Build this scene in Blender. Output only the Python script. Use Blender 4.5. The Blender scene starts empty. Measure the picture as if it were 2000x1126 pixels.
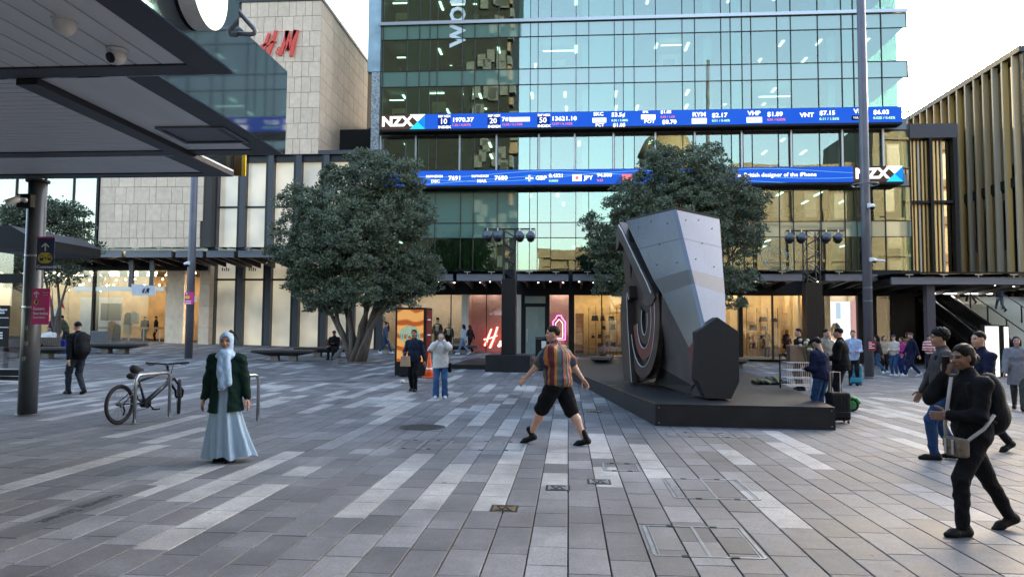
import bpy, bmesh, math, random
import numpy as np
from mathutils import Vector, Matrix
R = math.radians
random.seed(7); RNG = np.random.default_rng(7)
SC = bpy.context.scene
COL = SC.collection

# ------------------------------------------------------------------ camera
F = 1420.0
CAMZ = 1.65
cam_d = bpy.data.cameras.new('camera'); cam = bpy.data.objects.new('camera', cam_d); COL.objects.link(cam)
cam_d.sensor_width = 36; cam_d.lens = F / 2000 * 36; cam_d.clip_start = 0.05; cam_d.clip_end = 3000
CAM_R = Matrix.Rotation(R(4.45), 3, 'Z') @ Matrix.Rotation(R(90 + 3.48), 3, 'X') @ Matrix.Rotation(R(0.4), 3, 'Z')
cam.matrix_world = Matrix.Translation((0, 0, CAMZ)) @ CAM_R.to_4x4()
SC.camera = cam
# ------------------------------------------------------------------ sky and sun
SUN_EL, SUN_AZ = 17.0, 32.0          # low afternoon sun behind the office block, towards +Y and +X
w = bpy.data.worlds.new('World'); SC.world = w; w.use_nodes = True
nt = w.node_tree; nt.nodes.clear()
sky = nt.nodes.new('ShaderNodeTexSky'); sky.sky_type = 'NISHITA'; sky.sun_disc = False
sky.sun_elevation = R(SUN_EL); sky.sun_rotation = R(SUN_AZ); sky.altitude = 0
sky.air_density = 1.0; sky.dust_density = 3.6; sky.ozone_density = 0.6
bg = nt.nodes.new('ShaderNodeBackground'); bg.inputs[1].default_value = 0.15
wo = nt.nodes.new('ShaderNodeOutputWorld')
nt.links.new(sky.outputs[0], bg.inputs[0]); nt.links.new(bg.outputs[0], wo.inputs[0])
sd = bpy.data.lights.new('sun', 'SUN'); sd.energy = 2.0; sd.angle = R(0.53); sd.color = (1.0, 0.84, 0.62)
sun = bpy.data.objects.new('sun', sd); COL.objects.link(sun)
sdir = Vector((math.sin(R(SUN_AZ)) * math.cos(R(SUN_EL)), math.cos(R(SUN_AZ)) * math.cos(R(SUN_EL)), math.sin(R(SUN_EL))))
sun.rotation_euler = sdir.to_track_quat('Z', 'Y').to_euler(); sun.location = (60, 90, 60)
# ------------------------------------------------------------------ exposure
vs = SC.view_settings; vs.view_transform = 'Standard'; vs.look = 'None'; vs.gamma = 1.0; vs.exposure = 2.92
vs.use_curve_mapping = False
SC.render.engine = 'CYCLES'; SC.cycles.use_denoising = True
SC.cycles.max_bounces = 8; SC.cycles.transparent_max_bounces = 12; SC.cycles.glossy_bounces = 4
SC.cycles.diffuse_bounces = 3; SC.cycles.transmission_bounces = 4
SC.cycles.caustics_reflective = False; SC.cycles.caustics_refractive = False
SC.cycles.sample_clamp_indirect = 6.0

# ------------------------------------------------------------------ measuring helpers
def ray(u, v):
    return CAM_R @ Vector(((u - 1000) / F, -(v - 563) / F, -1.0))
def P(u, v, Y):                      # world point seen at photo pixel (u, v) at depth Y
    d = ray(u, v); t = Y / d.y
    return Vector((d.x * t, Y, CAMZ + d.z * t))
def gz(x, y):                        # the square rises gently towards the shops on the left
    return min(max((y - 12) / 28, 0), 1.25) * min(max(0.3 - 0.022 * x, 0.0), 1.0)
def G(u, v):                         # ground point under a photo pixel
    d = ray(u, v); lo, hi = 2.0, 80.0
    for _ in range(50):
        m = (lo + hi) / 2; t = m / d.y
        if CAMZ + d.z * t > gz(d.x * t, m): lo = m
        else: hi = m
    return P(u, v, lo)
def PX(u, v, X):
    d = ray(u, v); t = X / d.x
    return Vector((X, d.y * t, CAMZ + d.z * t))
def PZ(u, v, z):
    d = ray(u, v); t = (z - CAMZ) / d.z
    return Vector((d.x * t, d.y * t, z))

# ------------------------------------------------------------------ materials
MATS = {}
def mat(name, col, rough=0.6, metal=0.0, var=0.12, scale=6.0, bump=0.0, bscale=60.0, spec=0.5, coat=0.0, stretch=None):
    if name in MATS: return MATS[name]
    m = bpy.data.materials.new(name); m.use_nodes = True; t = m.node_tree; n = t.nodes; b = n['Principled BSDF']
    b.inputs['Roughness'].default_value = rough; b.inputs['Metallic'].default_value = metal
    b.inputs['Specular IOR Level'].default_value = spec
    if coat: b.inputs['Coat Weight'].default_value = coat; b.inputs['Coat Roughness'].default_value = 0.08
    tc = n.new('ShaderNodeTexCoord'); vec = tc.outputs['Object']
    if stretch:
        mp = n.new('ShaderNodeMapping'); mp.inputs['Scale'].default_value = stretch
        t.links.new(vec, mp.inputs[0]); vec = mp.outputs[0]
    nz = n.new('ShaderNodeTexNoise'); nz.inputs['Scale'].default_value = scale; nz.inputs['Detail'].default_value = 6
    t.links.new(vec, nz.inputs['Vector'])
    mr = n.new('ShaderNodeMapRange'); mr.inputs[1].default_value = 0.25; mr.inputs[2].default_value = 0.75
    mr.inputs[3].default_value = 1 - var; mr.inputs[4].default_value = 1 + var
    t.links.new(nz.outputs[0], mr.inputs[0])
    mx = n.new('ShaderNodeVectorMath'); mx.operation = 'SCALE'; mx.inputs[0].default_value = col[:3]
    t.links.new(mr.outputs[0], mx.inputs['Scale']); t.links.new(mx.outputs[0], b.inputs['Base Color'])
    if bump:
        n2 = n.new('ShaderNodeTexNoise'); n2.inputs['Scale'].default_value = bscale; n2.inputs['Detail'].default_value = 4
        t.links.new(vec, n2.inputs['Vector'])
        bp = n.new('ShaderNodeBump'); bp.inputs['Strength'].default_value = bump; bp.inputs['Distance'].default_value = 0.01
        t.links.new(n2.outputs[0], bp.inputs['Height']); t.links.new(bp.outputs[0], b.inputs['Normal'])
    MATS[name] = m; return m
def emat(name, col, strength):
    if name in MATS: return MATS[name]
    m = bpy.data.materials.new(name); m.use_nodes = True; t = m.node_tree; n = t.nodes; n.clear()
    e = n.new('ShaderNodeEmission'); e.inputs[0].default_value = (*col, 1); e.inputs[1].default_value = strength
    o = n.new('ShaderNodeOutputMaterial'); t.links.new(e.outputs[0], o.inputs[0])
    MATS[name] = m; return m
def glass(name, tint, refl, fac, rough=0.0, wob=0.0, wscale=0.5):
    """thin architectural glass: tinted see-through plus a mirror part that grows towards grazing"""
    if name in MATS: return MATS[name]
    m = bpy.data.materials.new(name); m.use_nodes = True; t = m.node_tree; n = t.nodes; n.clear()
    tr = n.new('ShaderNodeBsdfTransparent'); tr.inputs[0].default_value = (*tint, 1)
    gl = n.new('ShaderNodeBsdfGlossy'); gl.inputs['Color'].default_value = (*refl, 1); gl.inputs['Roughness'].default_value = rough
    lw = n.new('ShaderNodeLayerWeight'); lw.inputs[0].default_value = 0.25
    mr = n.new('ShaderNodeMapRange'); mr.inputs[3].default_value = fac; mr.inputs[4].default_value = 0.95
    t.links.new(lw.outputs['Fresnel'], mr.inputs[0])
    if wob:
        tc = n.new('ShaderNodeTexCoord'); nz = n.new('ShaderNodeTexNoise'); nz.inputs['Scale'].default_value = wscale
        nz.inputs['Detail'].default_value = 1
        oi = n.new('ShaderNodeObjectInfo'); va = n.new('ShaderNodeVectorMath'); va.operation = 'ADD'
        vm = n.new('ShaderNodeVectorMath'); vm.operation = 'SCALE'; vm.inputs[0].default_value = (37, 11, 23)
        t.links.new(oi.outputs['Random'], vm.inputs['Scale']); geo = n.new('ShaderNodeNewGeometry')
        t.links.new(geo.outputs['Position'], va.inputs[0]); t.links.new(vm.outputs[0], va.inputs[1])
        t.links.new(va.outputs[0], nz.inputs['Vector'])
        bp = n.new('ShaderNodeBump'); bp.inputs['Strength'].default_value = wob; bp.inputs['Distance'].default_value = 0.02
        t.links.new(nz.outputs[0], bp.inputs['Height']); t.links.new(bp.outputs[0], gl.inputs['Normal'])
    mx = n.new('ShaderNodeMixShader'); o = n.new('ShaderNodeOutputMaterial')
    t.links.new(mr.outputs[0], mx.inputs[0]); t.links.new(tr.outputs[0], mx.inputs[1]); t.links.new(gl.outputs[0], mx.inputs[2])
    t.links.new(mx.outputs[0], o.inputs[0]); MATS[name] = m; return m

# ------------------------------------------------------------------ mesh helpers
class MB:
    def __init__(s): s.v = []; s.f = []; s.m = []
    def add(s, vs, fs, mi=0):
        o = len(s.v); s.v += [tuple(q) for q in vs]; s.f += [tuple(i + o for i in q) for q in fs]; s.m += [mi] * len(fs); return s
    def box(s, x0, x1, y0, y1, z0, z1, mi=0, M=None):
        vs = [Vector((x, y, z)) for z in (z0, z1) for y in (y0, y1) for x in (x0, x1)]
        if M is not None: vs = [M @ q for q in vs]
        return s.add(vs, [(0, 2, 3, 1), (4, 5, 7, 6), (0, 1, 5, 4), (2, 6, 7, 3), (0, 4, 6, 2), (1, 3, 7, 5)], mi)
    def cbox(s, x0, x1, y0, y1, z0, z1, c=0.01, mi=0, M=None):      # chamfered box
        vs = []; ring = []
        def rect(i, z):
            a, b, d, e = x0 + i, x1 - i, y0 + i, y1 - i
            return [(a + c, d, z), (b - c, d, z), (b, d + c, z), (b, e - c, z), (b - c, e, z), (a + c, e, z), (a, e - c, z), (a, d + c, z)]
        for i, z in ((c, z0), (0, z0 + c), (0, z1 - c), (c, z1)): vs += rect(i, z)
        fs = [tuple(range(7, -1, -1)), tuple(range(24, 32))]
        for k in range(3):
            for j in range(8): fs.append((k * 8 + j, k * 8 + (j + 1) % 8, k * 8 + 8 + (j + 1) % 8, k * 8 + 8 + j))
        vs = [Vector(q) for q in vs]
        if M is not None: vs = [M @ q for q in vs]
        return s.add(vs, fs, mi)
    def prism(s, poly, d, mi=0):         # poly: 3d points, extruded by vector d
        n = len(poly); d = Vector(d); a = [Vector(q) for q in poly]; b = [q + d for q in a]
        nrm = Vector((0, 0, 0))
        for i in range(n): nrm += (a[i] - a[0]).cross(a[(i + 1) % n] - a[0])
        if nrm.dot(d) > 0: a.reverse(); b.reverse()
        fs = [tuple(range(n)), tuple(range(2 * n - 1, n - 1, -1))] + [(i, i + n, (i + 1) % n + n, (i + 1) % n) for i in range(n)]
        return s.add(a + b, fs, mi)
    def tube(s, pts, rad, seg=8, mi=0, cap=True, flat=1.0):
        pts = [Vector(q) for q in pts]; n = len(pts)
        if not hasattr(rad, '__len__'): rad = [rad] * n
        up = None; vs = []; fs = []
        for i in range(n):
            d = (pts[min(i + 1, n - 1)] - pts[max(i - 1, 0)])
            d = d.normalized() if d.length > 1e-9 else Vector((0, 0, 1))
            if up is None: up = d.orthogonal().normalized()
            else:
                up = up - d * up.dot(d)
                up = up.normalized() if up.length > 1e-6 else d.orthogonal().normalized()
            sd_ = d.cross(up)
            for k in range(seg):
                a = 2 * math.pi * k / seg; vs.append(pts[i] + (up * math.cos(a) + sd_ * math.sin(a) * flat) * rad[i])
        for i in range(n - 1):
            for k in range(seg): fs.append((i * seg + k, i * seg + (k + 1) % seg, (i + 1) * seg + (k + 1) % seg, (i + 1) * seg + k))
        if cap: fs += [tuple(range(seg - 1, -1, -1)), tuple(range((n - 1) * seg, n * seg))]
        return s.add(vs, fs, mi)
    def bar(s, a, b, w, h, up=(0, 0, 1), mi=0):
        a = Vector(a); b = Vector(b); d = (b - a).normalized(); u = Vector(up); sx = d.cross(u)
        sx = sx.normalized() if sx.length > 1e-6 else d.orthogonal().normalized(); uz = sx.cross(d)
        q = []
        for p in (a, b):
            for i, j in ((-1, -1), (1, -1), (1, 1), (-1, 1)): q.append(p + sx * (i * w / 2) + uz * (j * h / 2))
        return s.add(q, [(0, 3, 2, 1)[::-1], (4, 5, 6, 7)[::-1], (0, 1, 5, 4)[::-1], (1, 2, 6, 5)[::-1], (2, 3, 7, 6)[::-1], (3, 0, 4, 7)[::-1]], mi)
    def lathe(s, prof, seg=16, c=(0, 0, 0), mi=0, M=None):
        vs = []; fs = []; n = len(prof)
        for r, z in prof:
            for k in range(seg):
                a = 2 * math.pi * k / seg; vs.append(Vector((r * math.cos(a), r * math.sin(a), z)))
        vs = [(M @ q if M is not None else q) + Vector(c) for q in vs]
        for i in range(n - 1):
            for k in range(seg): fs.append((i * seg + k, i * seg + (k + 1) % seg, (i + 1) * seg + (k + 1) % seg, (i + 1) * seg + k))
        fs += [tuple(range(seg - 1, -1, -1)), tuple(range((n - 1) * seg, n * seg))]
        return s.add(vs, fs, mi)
    def ell(s, c, r, seg=14, rings=9, mi=0, M=None):
        if not hasattr(r, '__len__'): r = (r, r, r)
        vs = []; fs = []
        for i in range(rings + 1):
            t = math.pi * i / rings
            for k in range(seg):
                a = 2 * math.pi * k / seg; q = Vector((r[0] * math.sin(t) * math.cos(a), r[1] * math.sin(t) * math.sin(a), -r[2] * math.cos(t)))
                vs.append((M @ q if M is not None else q) + Vector(c))
        for i in range(rings):
            for k in range(seg): fs.append((i * seg + k, i * seg + (k + 1) % seg, (i + 1) * seg + (k + 1) % seg, (i + 1) * seg + k))
        return s.add(vs, fs, mi)
    def mesh(s, name, mats, smooth=False):
        me = bpy.data.meshes.new(name); me.from_pydata(s.v, [], s.f)
        if not isinstance(mats, (list, tuple)): mats = [mats]
        for m in mats: me.materials.append(m)
        if any(s.m): me.polygons.foreach_set('material_index', s.m)
        if smooth: me.polygons.foreach_set('use_smooth', [True] * len(me.polygons))
        me.update(); return me
    def build(s, name, mats, parent=None, smooth=False, loc=None, rz=0):
        o = bpy.data.objects.new(name, s.mesh(name, mats, smooth)); COL.objects.link(o)
        if parent is not None: o.parent = parent
        if loc is not None: o.location = loc
        if rz: o.rotation_euler.z = rz
        return o
def tag(o, label=None, cat=None, group=None, kind=None):
    if label: o['label'] = label
    if cat: o['category'] = cat
    if group: o['group'] = group
    if kind: o['kind'] = kind
    return o
def thing(name, label, cat, loc=(0, 0, 0), rz=0, group=None):
    o = bpy.data.objects.new(name, None); COL.objects.link(o); o.location = loc; o.rotation_euler.z = rz
    o.empty_display_size = 0.2
    return tag(o, label, cat, group)
def inst(name, me, parent, loc=(0, 0, 0), scale=(1, 1, 1), rz=0):
    o = bpy.data.objects.new(name, me); COL.objects.link(o); o.parent = parent; o.location = loc; o.scale = scale; o.rotation_euler.z = rz
    return o
def copy_tree(o, parent=None):
    c = o.copy(); COL.objects.link(c); c.parent = parent
    for ch in [q for q in ALLCH.get(o.name, [])] or list(o.children): copy_tree(ch, c)
    return c
ALLCH = {}
def unit_box(name, m):
    return MB().box(-.5, .5, -.5, .5, -.5, .5).mesh(name, m)
def text(name, body, size, m, loc, parent, rot=None, bold=0.0, ext=0.004, align='LEFT', sx=1.0, shear=0.0):
    cu = bpy.data.curves.new('txt', 'FONT'); cu.body = body; cu.size = size; cu.offset = bold * size; cu.extrude = ext
    cu.align_x = align; cu.align_y = 'CENTER'; cu.resolution_u = 2; cu.shear = shear
    t = bpy.data.objects.new('txt', cu); COL.objects.link(t)
    dg = bpy.context.evaluated_depsgraph_get(); me = bpy.data.meshes.new_from_object(t.evaluated_get(dg))
    bpy.data.objects.remove(t); bpy.data.curves.remove(cu)
    me.materials.clear(); me.materials.append(m); me.name = name
    o = bpy.data.objects.new(name, me); COL.objects.link(o); o.parent = parent
    o.matrix_local = Matrix.Translation(loc) @ (rot if rot is not None else Matrix.Rotation(R(90), 4, 'X')) @ Matrix.Diagonal((sx, 1, 1, 1))
    return o

# common materials
M_black = mat('black_steel', (0.007, 0.0075, 0.009), 0.5, 0.0, spec=.25)
M_dark = mat('charcoal_steel', (0.035, 0.037, 0.042), 0.42, 0.3)
M_frame = mat('bronze_grey_frame', (0.05, 0.048, 0.05), 0.5, 0.2)
M_grey = mat('grey_painted_steel', (0.16, 0.165, 0.18), 0.45, 0.2)
M_steel = mat('brushed_stainless', (0.55, 0.55, 0.56), 0.28, 1.0, stretch=(1, 1, 12))
M_white = mat('white_plastic', (0.78, 0.78, 0.77), 0.4)
M_wtext = mat('white_print', (0.85, 0.85, 0.85), 0.5)
M_rubber = mat('black_rubber', (0.012, 0.012, 0.013), 0.8)
# ================================================================== GROUND
def stone(name, col, rough=0.66, speck=0.25, big=0.24):
    m = bpy.data.materials.new(name); m.use_nodes = True; t = m.node_tree; n = t.nodes; b = n['Principled BSDF']
    g = n.new('ShaderNodeNewGeometry')
    a = n.new('ShaderNodeTexNoise'); a.inputs['Scale'].default_value = 130; a.inputs['Detail'].default_value = 2
    c = n.new('ShaderNodeTexNoise'); c.inputs['Scale'].default_value = 1.3; c.inputs['Detail'].default_value = 6; c.inputs['Roughness'].default_value = .65
    d = n.new('ShaderNodeTexNoise'); d.inputs['Scale'].default_value = 9; d.inputs['Detail'].default_value = 5
    for q in (a, c, d): t.links.new(g.outputs['Position'], q.inputs['Vector'])
    def rng(src, lo, hi, f0=.3, f1=.7):
        r = n.new('ShaderNodeMapRange'); r.inputs[1].default_value = f0; r.inputs[2].default_value = f1
        r.inputs[3].default_value = lo; r.inputs[4].default_value = hi; t.links.new(src, r.inputs[0]); return r.outputs[0]
    def mul(x, y):
        r = n.new('ShaderNodeMath'); r.operation = 'MULTIPLY'; t.links.new(x, r.inputs[0]); t.links.new(y, r.inputs[1]); return r.outputs[0]
    oi = n.new('ShaderNodeObjectInfo')
    e_ = n.new('ShaderNodeTexNoise'); e_.inputs['Scale'].default_value = 38; e_.inputs['Detail'].default_value = 3; t.links.new(g.outputs['Position'], e_.inputs['Vector'])
    k = mul(mul(mul(rng(a.outputs[0], 1 - speck, 1 + speck), rng(e_.outputs[0], .82, 1.18)), rng(c.outputs[0], 1 - big, 1 + big)), rng(d.outputs[0], .9, 1.1))
    # dropped gum: small dark spots
    vo = n.new('ShaderNodeTexVoronoi'); vo.inputs['Scale'].default_value = 2.2; t.links.new(g.outputs['Position'], vo.inputs['Vector'])
    k = mul(k, rng(vo.outputs['Distance'], .45, 1.0, .035, .06))
    v2 = n.new('ShaderNodeTexVoronoi'); v2.inputs['Scale'].default_value = 1.15; t.links.new(g.outputs['Position'], v2.inputs['Vector'])
    k = mul(k, rng(v2.outputs['Distance'], .55, 1.0, .03, .045))
    st_ = n.new('ShaderNodeTexNoise'); st_.inputs['Scale'].default_value = .33; st_.inputs['Detail'].default_value = 7; st_.inputs['Roughness'].default_value = .7; t.links.new(g.outputs['Position'], st_.inputs['Vector'])
    k = mul(k, rng(st_.outputs[0], .74, 1.14, .38, .6))
    s = n.new('ShaderNodeVectorMath'); s.operation = 'SCALE'; s.inputs[0].default_value = col; t.links.new(k, s.inputs['Scale'])
    t.links.new(s.outputs[0], b.inputs['Base Color'])
    t.links.new(rng(c.outputs[0], rough - .1, rough + .12), b.inputs['Roughness'])
    bp = n.new('ShaderNodeBump'); bp.inputs['Strength'].default_value = .25; bp.inputs['Distance'].default_value = .003
    t.links.new(a.outputs[0], bp.inputs['Height']); t.links.new(bp.outputs[0], b.inputs['Normal'])
    MATS[name] = m; return m
PAV = [stone('basalt_a', (.096, .098, .105)), stone('basalt_b', (.112, .114, .121)), stone('basalt_c', (.079, .081, .087)),
       stone('basalt_d', (.128, .130, .137)), stone('granite_mid', (.165, .168, .176)), stone('granite_light', (.27, .268, .262), .66, .2),
       stone('basalt_warm', (.100, .096, .100))]
M_joint = mat('dark_joint_sand', (.018, .018, .02), .9)
gx = [-300, -80, -45] + [x * 2.0 for x in range(-17, 9)] + [22, 40, 120, 300]
gy = [-120, -40, -10, 0] + [12 + 2.0 * i for i in range(0, 19)] + [60, 100, 200, 500]
mb = MB(); vs = [(x, y, gz(x, y) - .03) for y in gy for x in gx]; nx = len(gx)
mb.add(vs, [(j * nx + i, j * nx + i + 1, (j + 1) * nx + i + 1, (j + 1) * nx + i) for j in range(len(gy) - 1) for i in range(nx - 1)])
ground = mb.build('ground', M_joint); tag(ground, 'dark bedding under the stone paving of the square', kind='structure')
plaza = thing('plaza_paving', 'square paved with long rows of grey and pale granite setts', 'paving'); del plaza['category']; plaza['kind'] = 'structure'

CW = .30
STR = [((641,1014),(804,892)),((827,981),(914,879)),((954,982),(1007,872)),((1093,900),(1094,822)),((1088,942),(1089,919)),
 ((1192,897),(1170,846)),((1207,953),(1192,912)),((1308,928),(1258,866)),((982,851),(999,816)),((929,827),(961,789)),((857,828),(891,799)),
 ((747,826),(823,787)),((721,806),(789,780)),((687,793),(747,775)),((657,777),(740,757)),((575,930),(626,907)),((375,1054),(545,951)),
 ((350,980),(570,890)),((235,968),(400,915)),((-20,965),(330,872)),((260,866),(400,834)),((218,846),(396,811)),((100,820),(198,799)),
 ((79,803),(198,778)),((1440,908),(1400,880)),((1576,912),(1510,870)),((1530,1004),(1450,950)),((1600,880),(1538,848)),((1765,850),(1680,808)),
 ((1840,840),(1750,800)),((1790,880),(1760,860)),((1010,760),(1018,750))]
MID = [((755,1056),(770,1012)),((675,1105),(730,1056)),((630,1126),(660,1106)),((1072,1126),(1078,1033)),((1345,1012),(1325,980)),((1420,1126),(1395,1076)),
 ((1230,870),(1213,849)),((1480,965),(1440,925)),((60,1060),(140,1020)),((880,905),(960,850)),((640,870),(720,835)),((1900,1000),(1800,940))]
def strips(L):
    out = []
    for b, t in L:
        B = G(*b); T = G(*t); k = math.floor(((B.x + T.x) / 2) / CW); out.append((k, B.y - .12, T.y + .12))
    return out
SL, SM = strips(STR), strips(MID)
pav = []
for k in range(-112, 84):
    x0 = k * CW; y = 2.2 + random.random() * .5; run = 0; wait = random.uniform(0, 6)
    ymax = 42.9 if x0 < -11.7 else 43.9
    while y < ymax:
        L = random.choice((.45, .6, .6, .6, .75)); yc = y + L / 2; xc = x0 + CW / 2
        mi = random.choices((0, 1, 2, 3, 4, 6), (30, 30, 16, 16, 4, 8 if xc < -2 else 2))[0]
        if yc > 13.5:
            if run > 0: mi = 5 if random.random() < .85 else 4; run -= L
            else:
                wait -= L
                if wait < 0: run = random.uniform(.9, 2.6); wait = random.uniform(4, 11) * (2.2 if xc > 3 else 1)
        for kk, a, b in SL:
            if kk == k and a <= yc <= b: mi = 5
        for kk, a, b in SM:
            if kk == k and a <= yc <= b: mi = 4
        # project
        d = CAM_R.transposed() @ Vector((xc, yc, -CAMZ)); area = 0
        if d.z < 0:
            u = 1000 + F * d.x / -d.z; v = 563 - F * d.y / -d.z
            if -40 < u < 2040 and v < 1160: area = CW * L / yc ** 3
        pav.append((area, x0, y, L, mi)); y += L
pav.sort(key=lambda q: -q[0])
ch = .004
PM = []
for m in PAV:
    me = MB(); h = .5; c = .012
    vs = [(-h, -h, -1), (h, -h, -1), (h, h, -1), (-h, h, -1), (-h, -h, -.15), (h, -h, -.15), (h, h, -.15), (-h, h, -.15),
          (-h + c, -h + c / 2, 0), (h - c, -h + c / 2, 0), (h - c, h - c / 2, 0), (-h + c, h - c / 2, 0)]
    me.add(vs, [(0, 1, 5, 4), (1, 2, 6, 5), (2, 3, 7, 6), (3, 0, 4, 7), (4, 5, 9, 8), (5, 6, 10, 9), (6, 7, 11, 10), (7, 4, 8, 11), (8, 9, 10, 11)])
    PM.append(me.mesh('paver', m))
for a, x0, y, L, mi in pav[:300]:
    o = inst('paver', PM[mi], plaza, (x0 + CW / 2, y + L / 2, random.uniform(-.0015, .0015)), (CW - .011, L - .007, .028))
    o.rotation_euler = (random.uniform(-.002, .002), random.uniform(-.003, .003), 0)
fm = MB()
for a, x0, y, L, mi in pav[300:]:
    xa, xb, ya, yb = x0 + .006, x0 + CW - .006, y + .004, y + L - .004; dz = random.uniform(-.0015, .0015)
    q = [(xa, ya), (xb, ya), (xb, yb), (xa, yb)]
    top = [(x, yy, gz(x, yy) + dz) for x, yy in q]; bot = [(x, yy, z - .028) for x, yy, z in top]
    fm.add(bot + top, [(4, 5, 6, 7), (0, 1, 5, 4), (1, 2, 6, 5), (2, 3, 7, 6), (3, 0, 4, 7)], mi)
pf = fm.build('paver_field', PAV, plaza); pf['kind'] = 'stuff'

# drains, covers and plates let into the paving
M_alu = mat('worn_aluminium_edge', (.30, .31, .32), .4, .8, .3)
M_brass = mat('worn_brass', (.28, .18, .06), .38, .9, .5, 30)
M_iron = mat('cast_iron', (.045, .042, .042), .55, .6, .3, 20, .5, 80)
dr = MB(); ys = 21.4
for i in range(0, 48):
    x = -30 + i
    dr.add([(x, ys, gz(x, ys) + .004), (x + 1, ys, gz(x + 1, ys) + .004), (x + 1, ys + .09, gz(x + 1, ys) + .0045), (x, ys + .09, gz(x, ys) + .0045)], [(0, 1, 2, 3)])
tag(dr.build('slot_drain', M_black), kind='structure')
def cover(name, label, x0, x1, y0, y1, splits=(), m=M_alu, t=.014, inner=None, cat='cover'):
    o = thing(name, label, cat, ((x0 + x1) / 2, (y0 + y1) / 2, gz((x0 + x1) / 2, (y0 + y1) / 2)), group=None)
    a, b = (x1 - x0) / 2, (y1 - y0) / 2
    f = MB()
    for yy in (-b, b): f.box(-a, a, yy - t, yy + t, -.02, .005)
    for xx in (-a, a):
        f.box(xx - t * 1.0, xx + t * 1.0, -b + t, b - t, -.02, .0045)
        f.box(xx - t * .35 + (.035 if xx < 0 else -.035), xx + t * .35 + (.035 if xx < 0 else -.035), -b + t, b - t, -.02, .004)
    f.build('cover_frame', m, o)
    for s in splits: MB().box(s * a - t, s * a + t, -b + t, b - t, -.02, .004).build('dividing_bar', m, o)
    for xx in (-.45, .45):
        for yy in (-b, b): MB().box(xx * a - .03, xx * a + .03, yy - .02, yy + .02, 0, .0065).build('lifting_key', M_black, o)
    if inner: MB().box(-a + .05, a - .05, -b + t, b - t, -.02, .003).build('cover_plate', inner, o)
    return o
cover('access_cover', 'large metal framed double access cover nearest the camera in the paving', .65, 1.46, 5.6, 6.45, (0,))
cover('access_cover', 'smaller metal framed double access cover beyond the nearest large one', 1.08, 1.92, 7.55, 8.55, (0,))
cover('access_cover', 'narrow single access cover let into a pale paving strip', .44, .86, 8.95, 9.45)
cover('access_cover', 'pair of covers in the paving by the striped shirt man, left one', -2.55, -1.75, 10.3, 11.1, (0,))
cover('access_cover', 'pair of covers in the paving by the striped shirt man, right one', -1.45, -.65, 10.3, 11.1, (-.3, .3))
cover('access_cover', 'access cover with metal edges in the paving in front of the black platform', 1.6, 2.9, 12.0, 12.5, (-.3, .3))
for (u, v, wdt, m, m2, lab) in ((985, 992, .26, M_black, M_brass, 'square brass utility plate with dark lettering in the paving'),
                         (1090, 952, .26, M_black, M_alu, 'square silver utility plate set left of its twin in the paving'),
                         (1170, 940, .26, M_black, M_alu, 'square silver utility plate by the pale strip right of its twin'),
                         (1160, 803, .3, M_black, M_brass, 'small worn brass plate in the paving beside the platform edge')):
    g = G(u, v); o = thing('utility_plate', lab, 'plate', (g.x, g.y, g.z)); h = wdt / 2
    MB().box(-h, h, -h, h, -.02, .003).build('rim', m, o)
    MB().box(-h * .82, h * .82, -h * .75, h * .75, 0, .005).build('plate', m2, o)
    mk = MB()
    for a, b in (((-.55, .5), (-.15, -.5)), ((-.15, -.5), (.1, .3)), ((.1, .3), (.4, -.5)), ((-.6, .62), (.6, .62)), ((-.6, -.62), (.6, -.62))):
        mk.bar((a[0] * h, a[1] * h, .0055), (b[0] * h, b[1] * h, .0055), .022, .003)
    mk.build('raised_mark', M_black, o)
g = G(825, 833); mh = thing('manhole_cover', 'round dark iron manhole cover in the middle of the paving', 'manhole', (g.x, g.y, g.z))
f = MB(); f.lathe([(.37, -.02), (.40, .004), (.36, .006)], 40); f.build('cover_rim', M_iron, mh)
f = MB(); f.lathe([(.35, -.02), (.35, .007)], 40); f.build('lid', M_iron, mh)
f = MB()
for i in range(-5, 6):
    for j in range(-5, 6):
        if i * i + j * j < 28: f.box(i * .06 - .018, i * .06 + .018, j * .06 - .018, j * .06 + .018, .006, .010)
f.build('tread_studs', M_iron, mh)['kind'] = 'stuff'
# engraved street name
en = thing('engraved_street_name', 'street name engraved upside down in a dark paving strip', 'lettering', (-4.5, 6.55, 0))
MB().box(-.145, .145, -1.0, 1.0, -.02, .0035).build('name_slab', PAV[2], en)
text('lettering', 'Galway Street', .19, M_black, (0, 0, .004), en, Matrix.Rotation(R(-90), 4, 'Z'), .01, .0005, 'CENTER')

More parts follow.
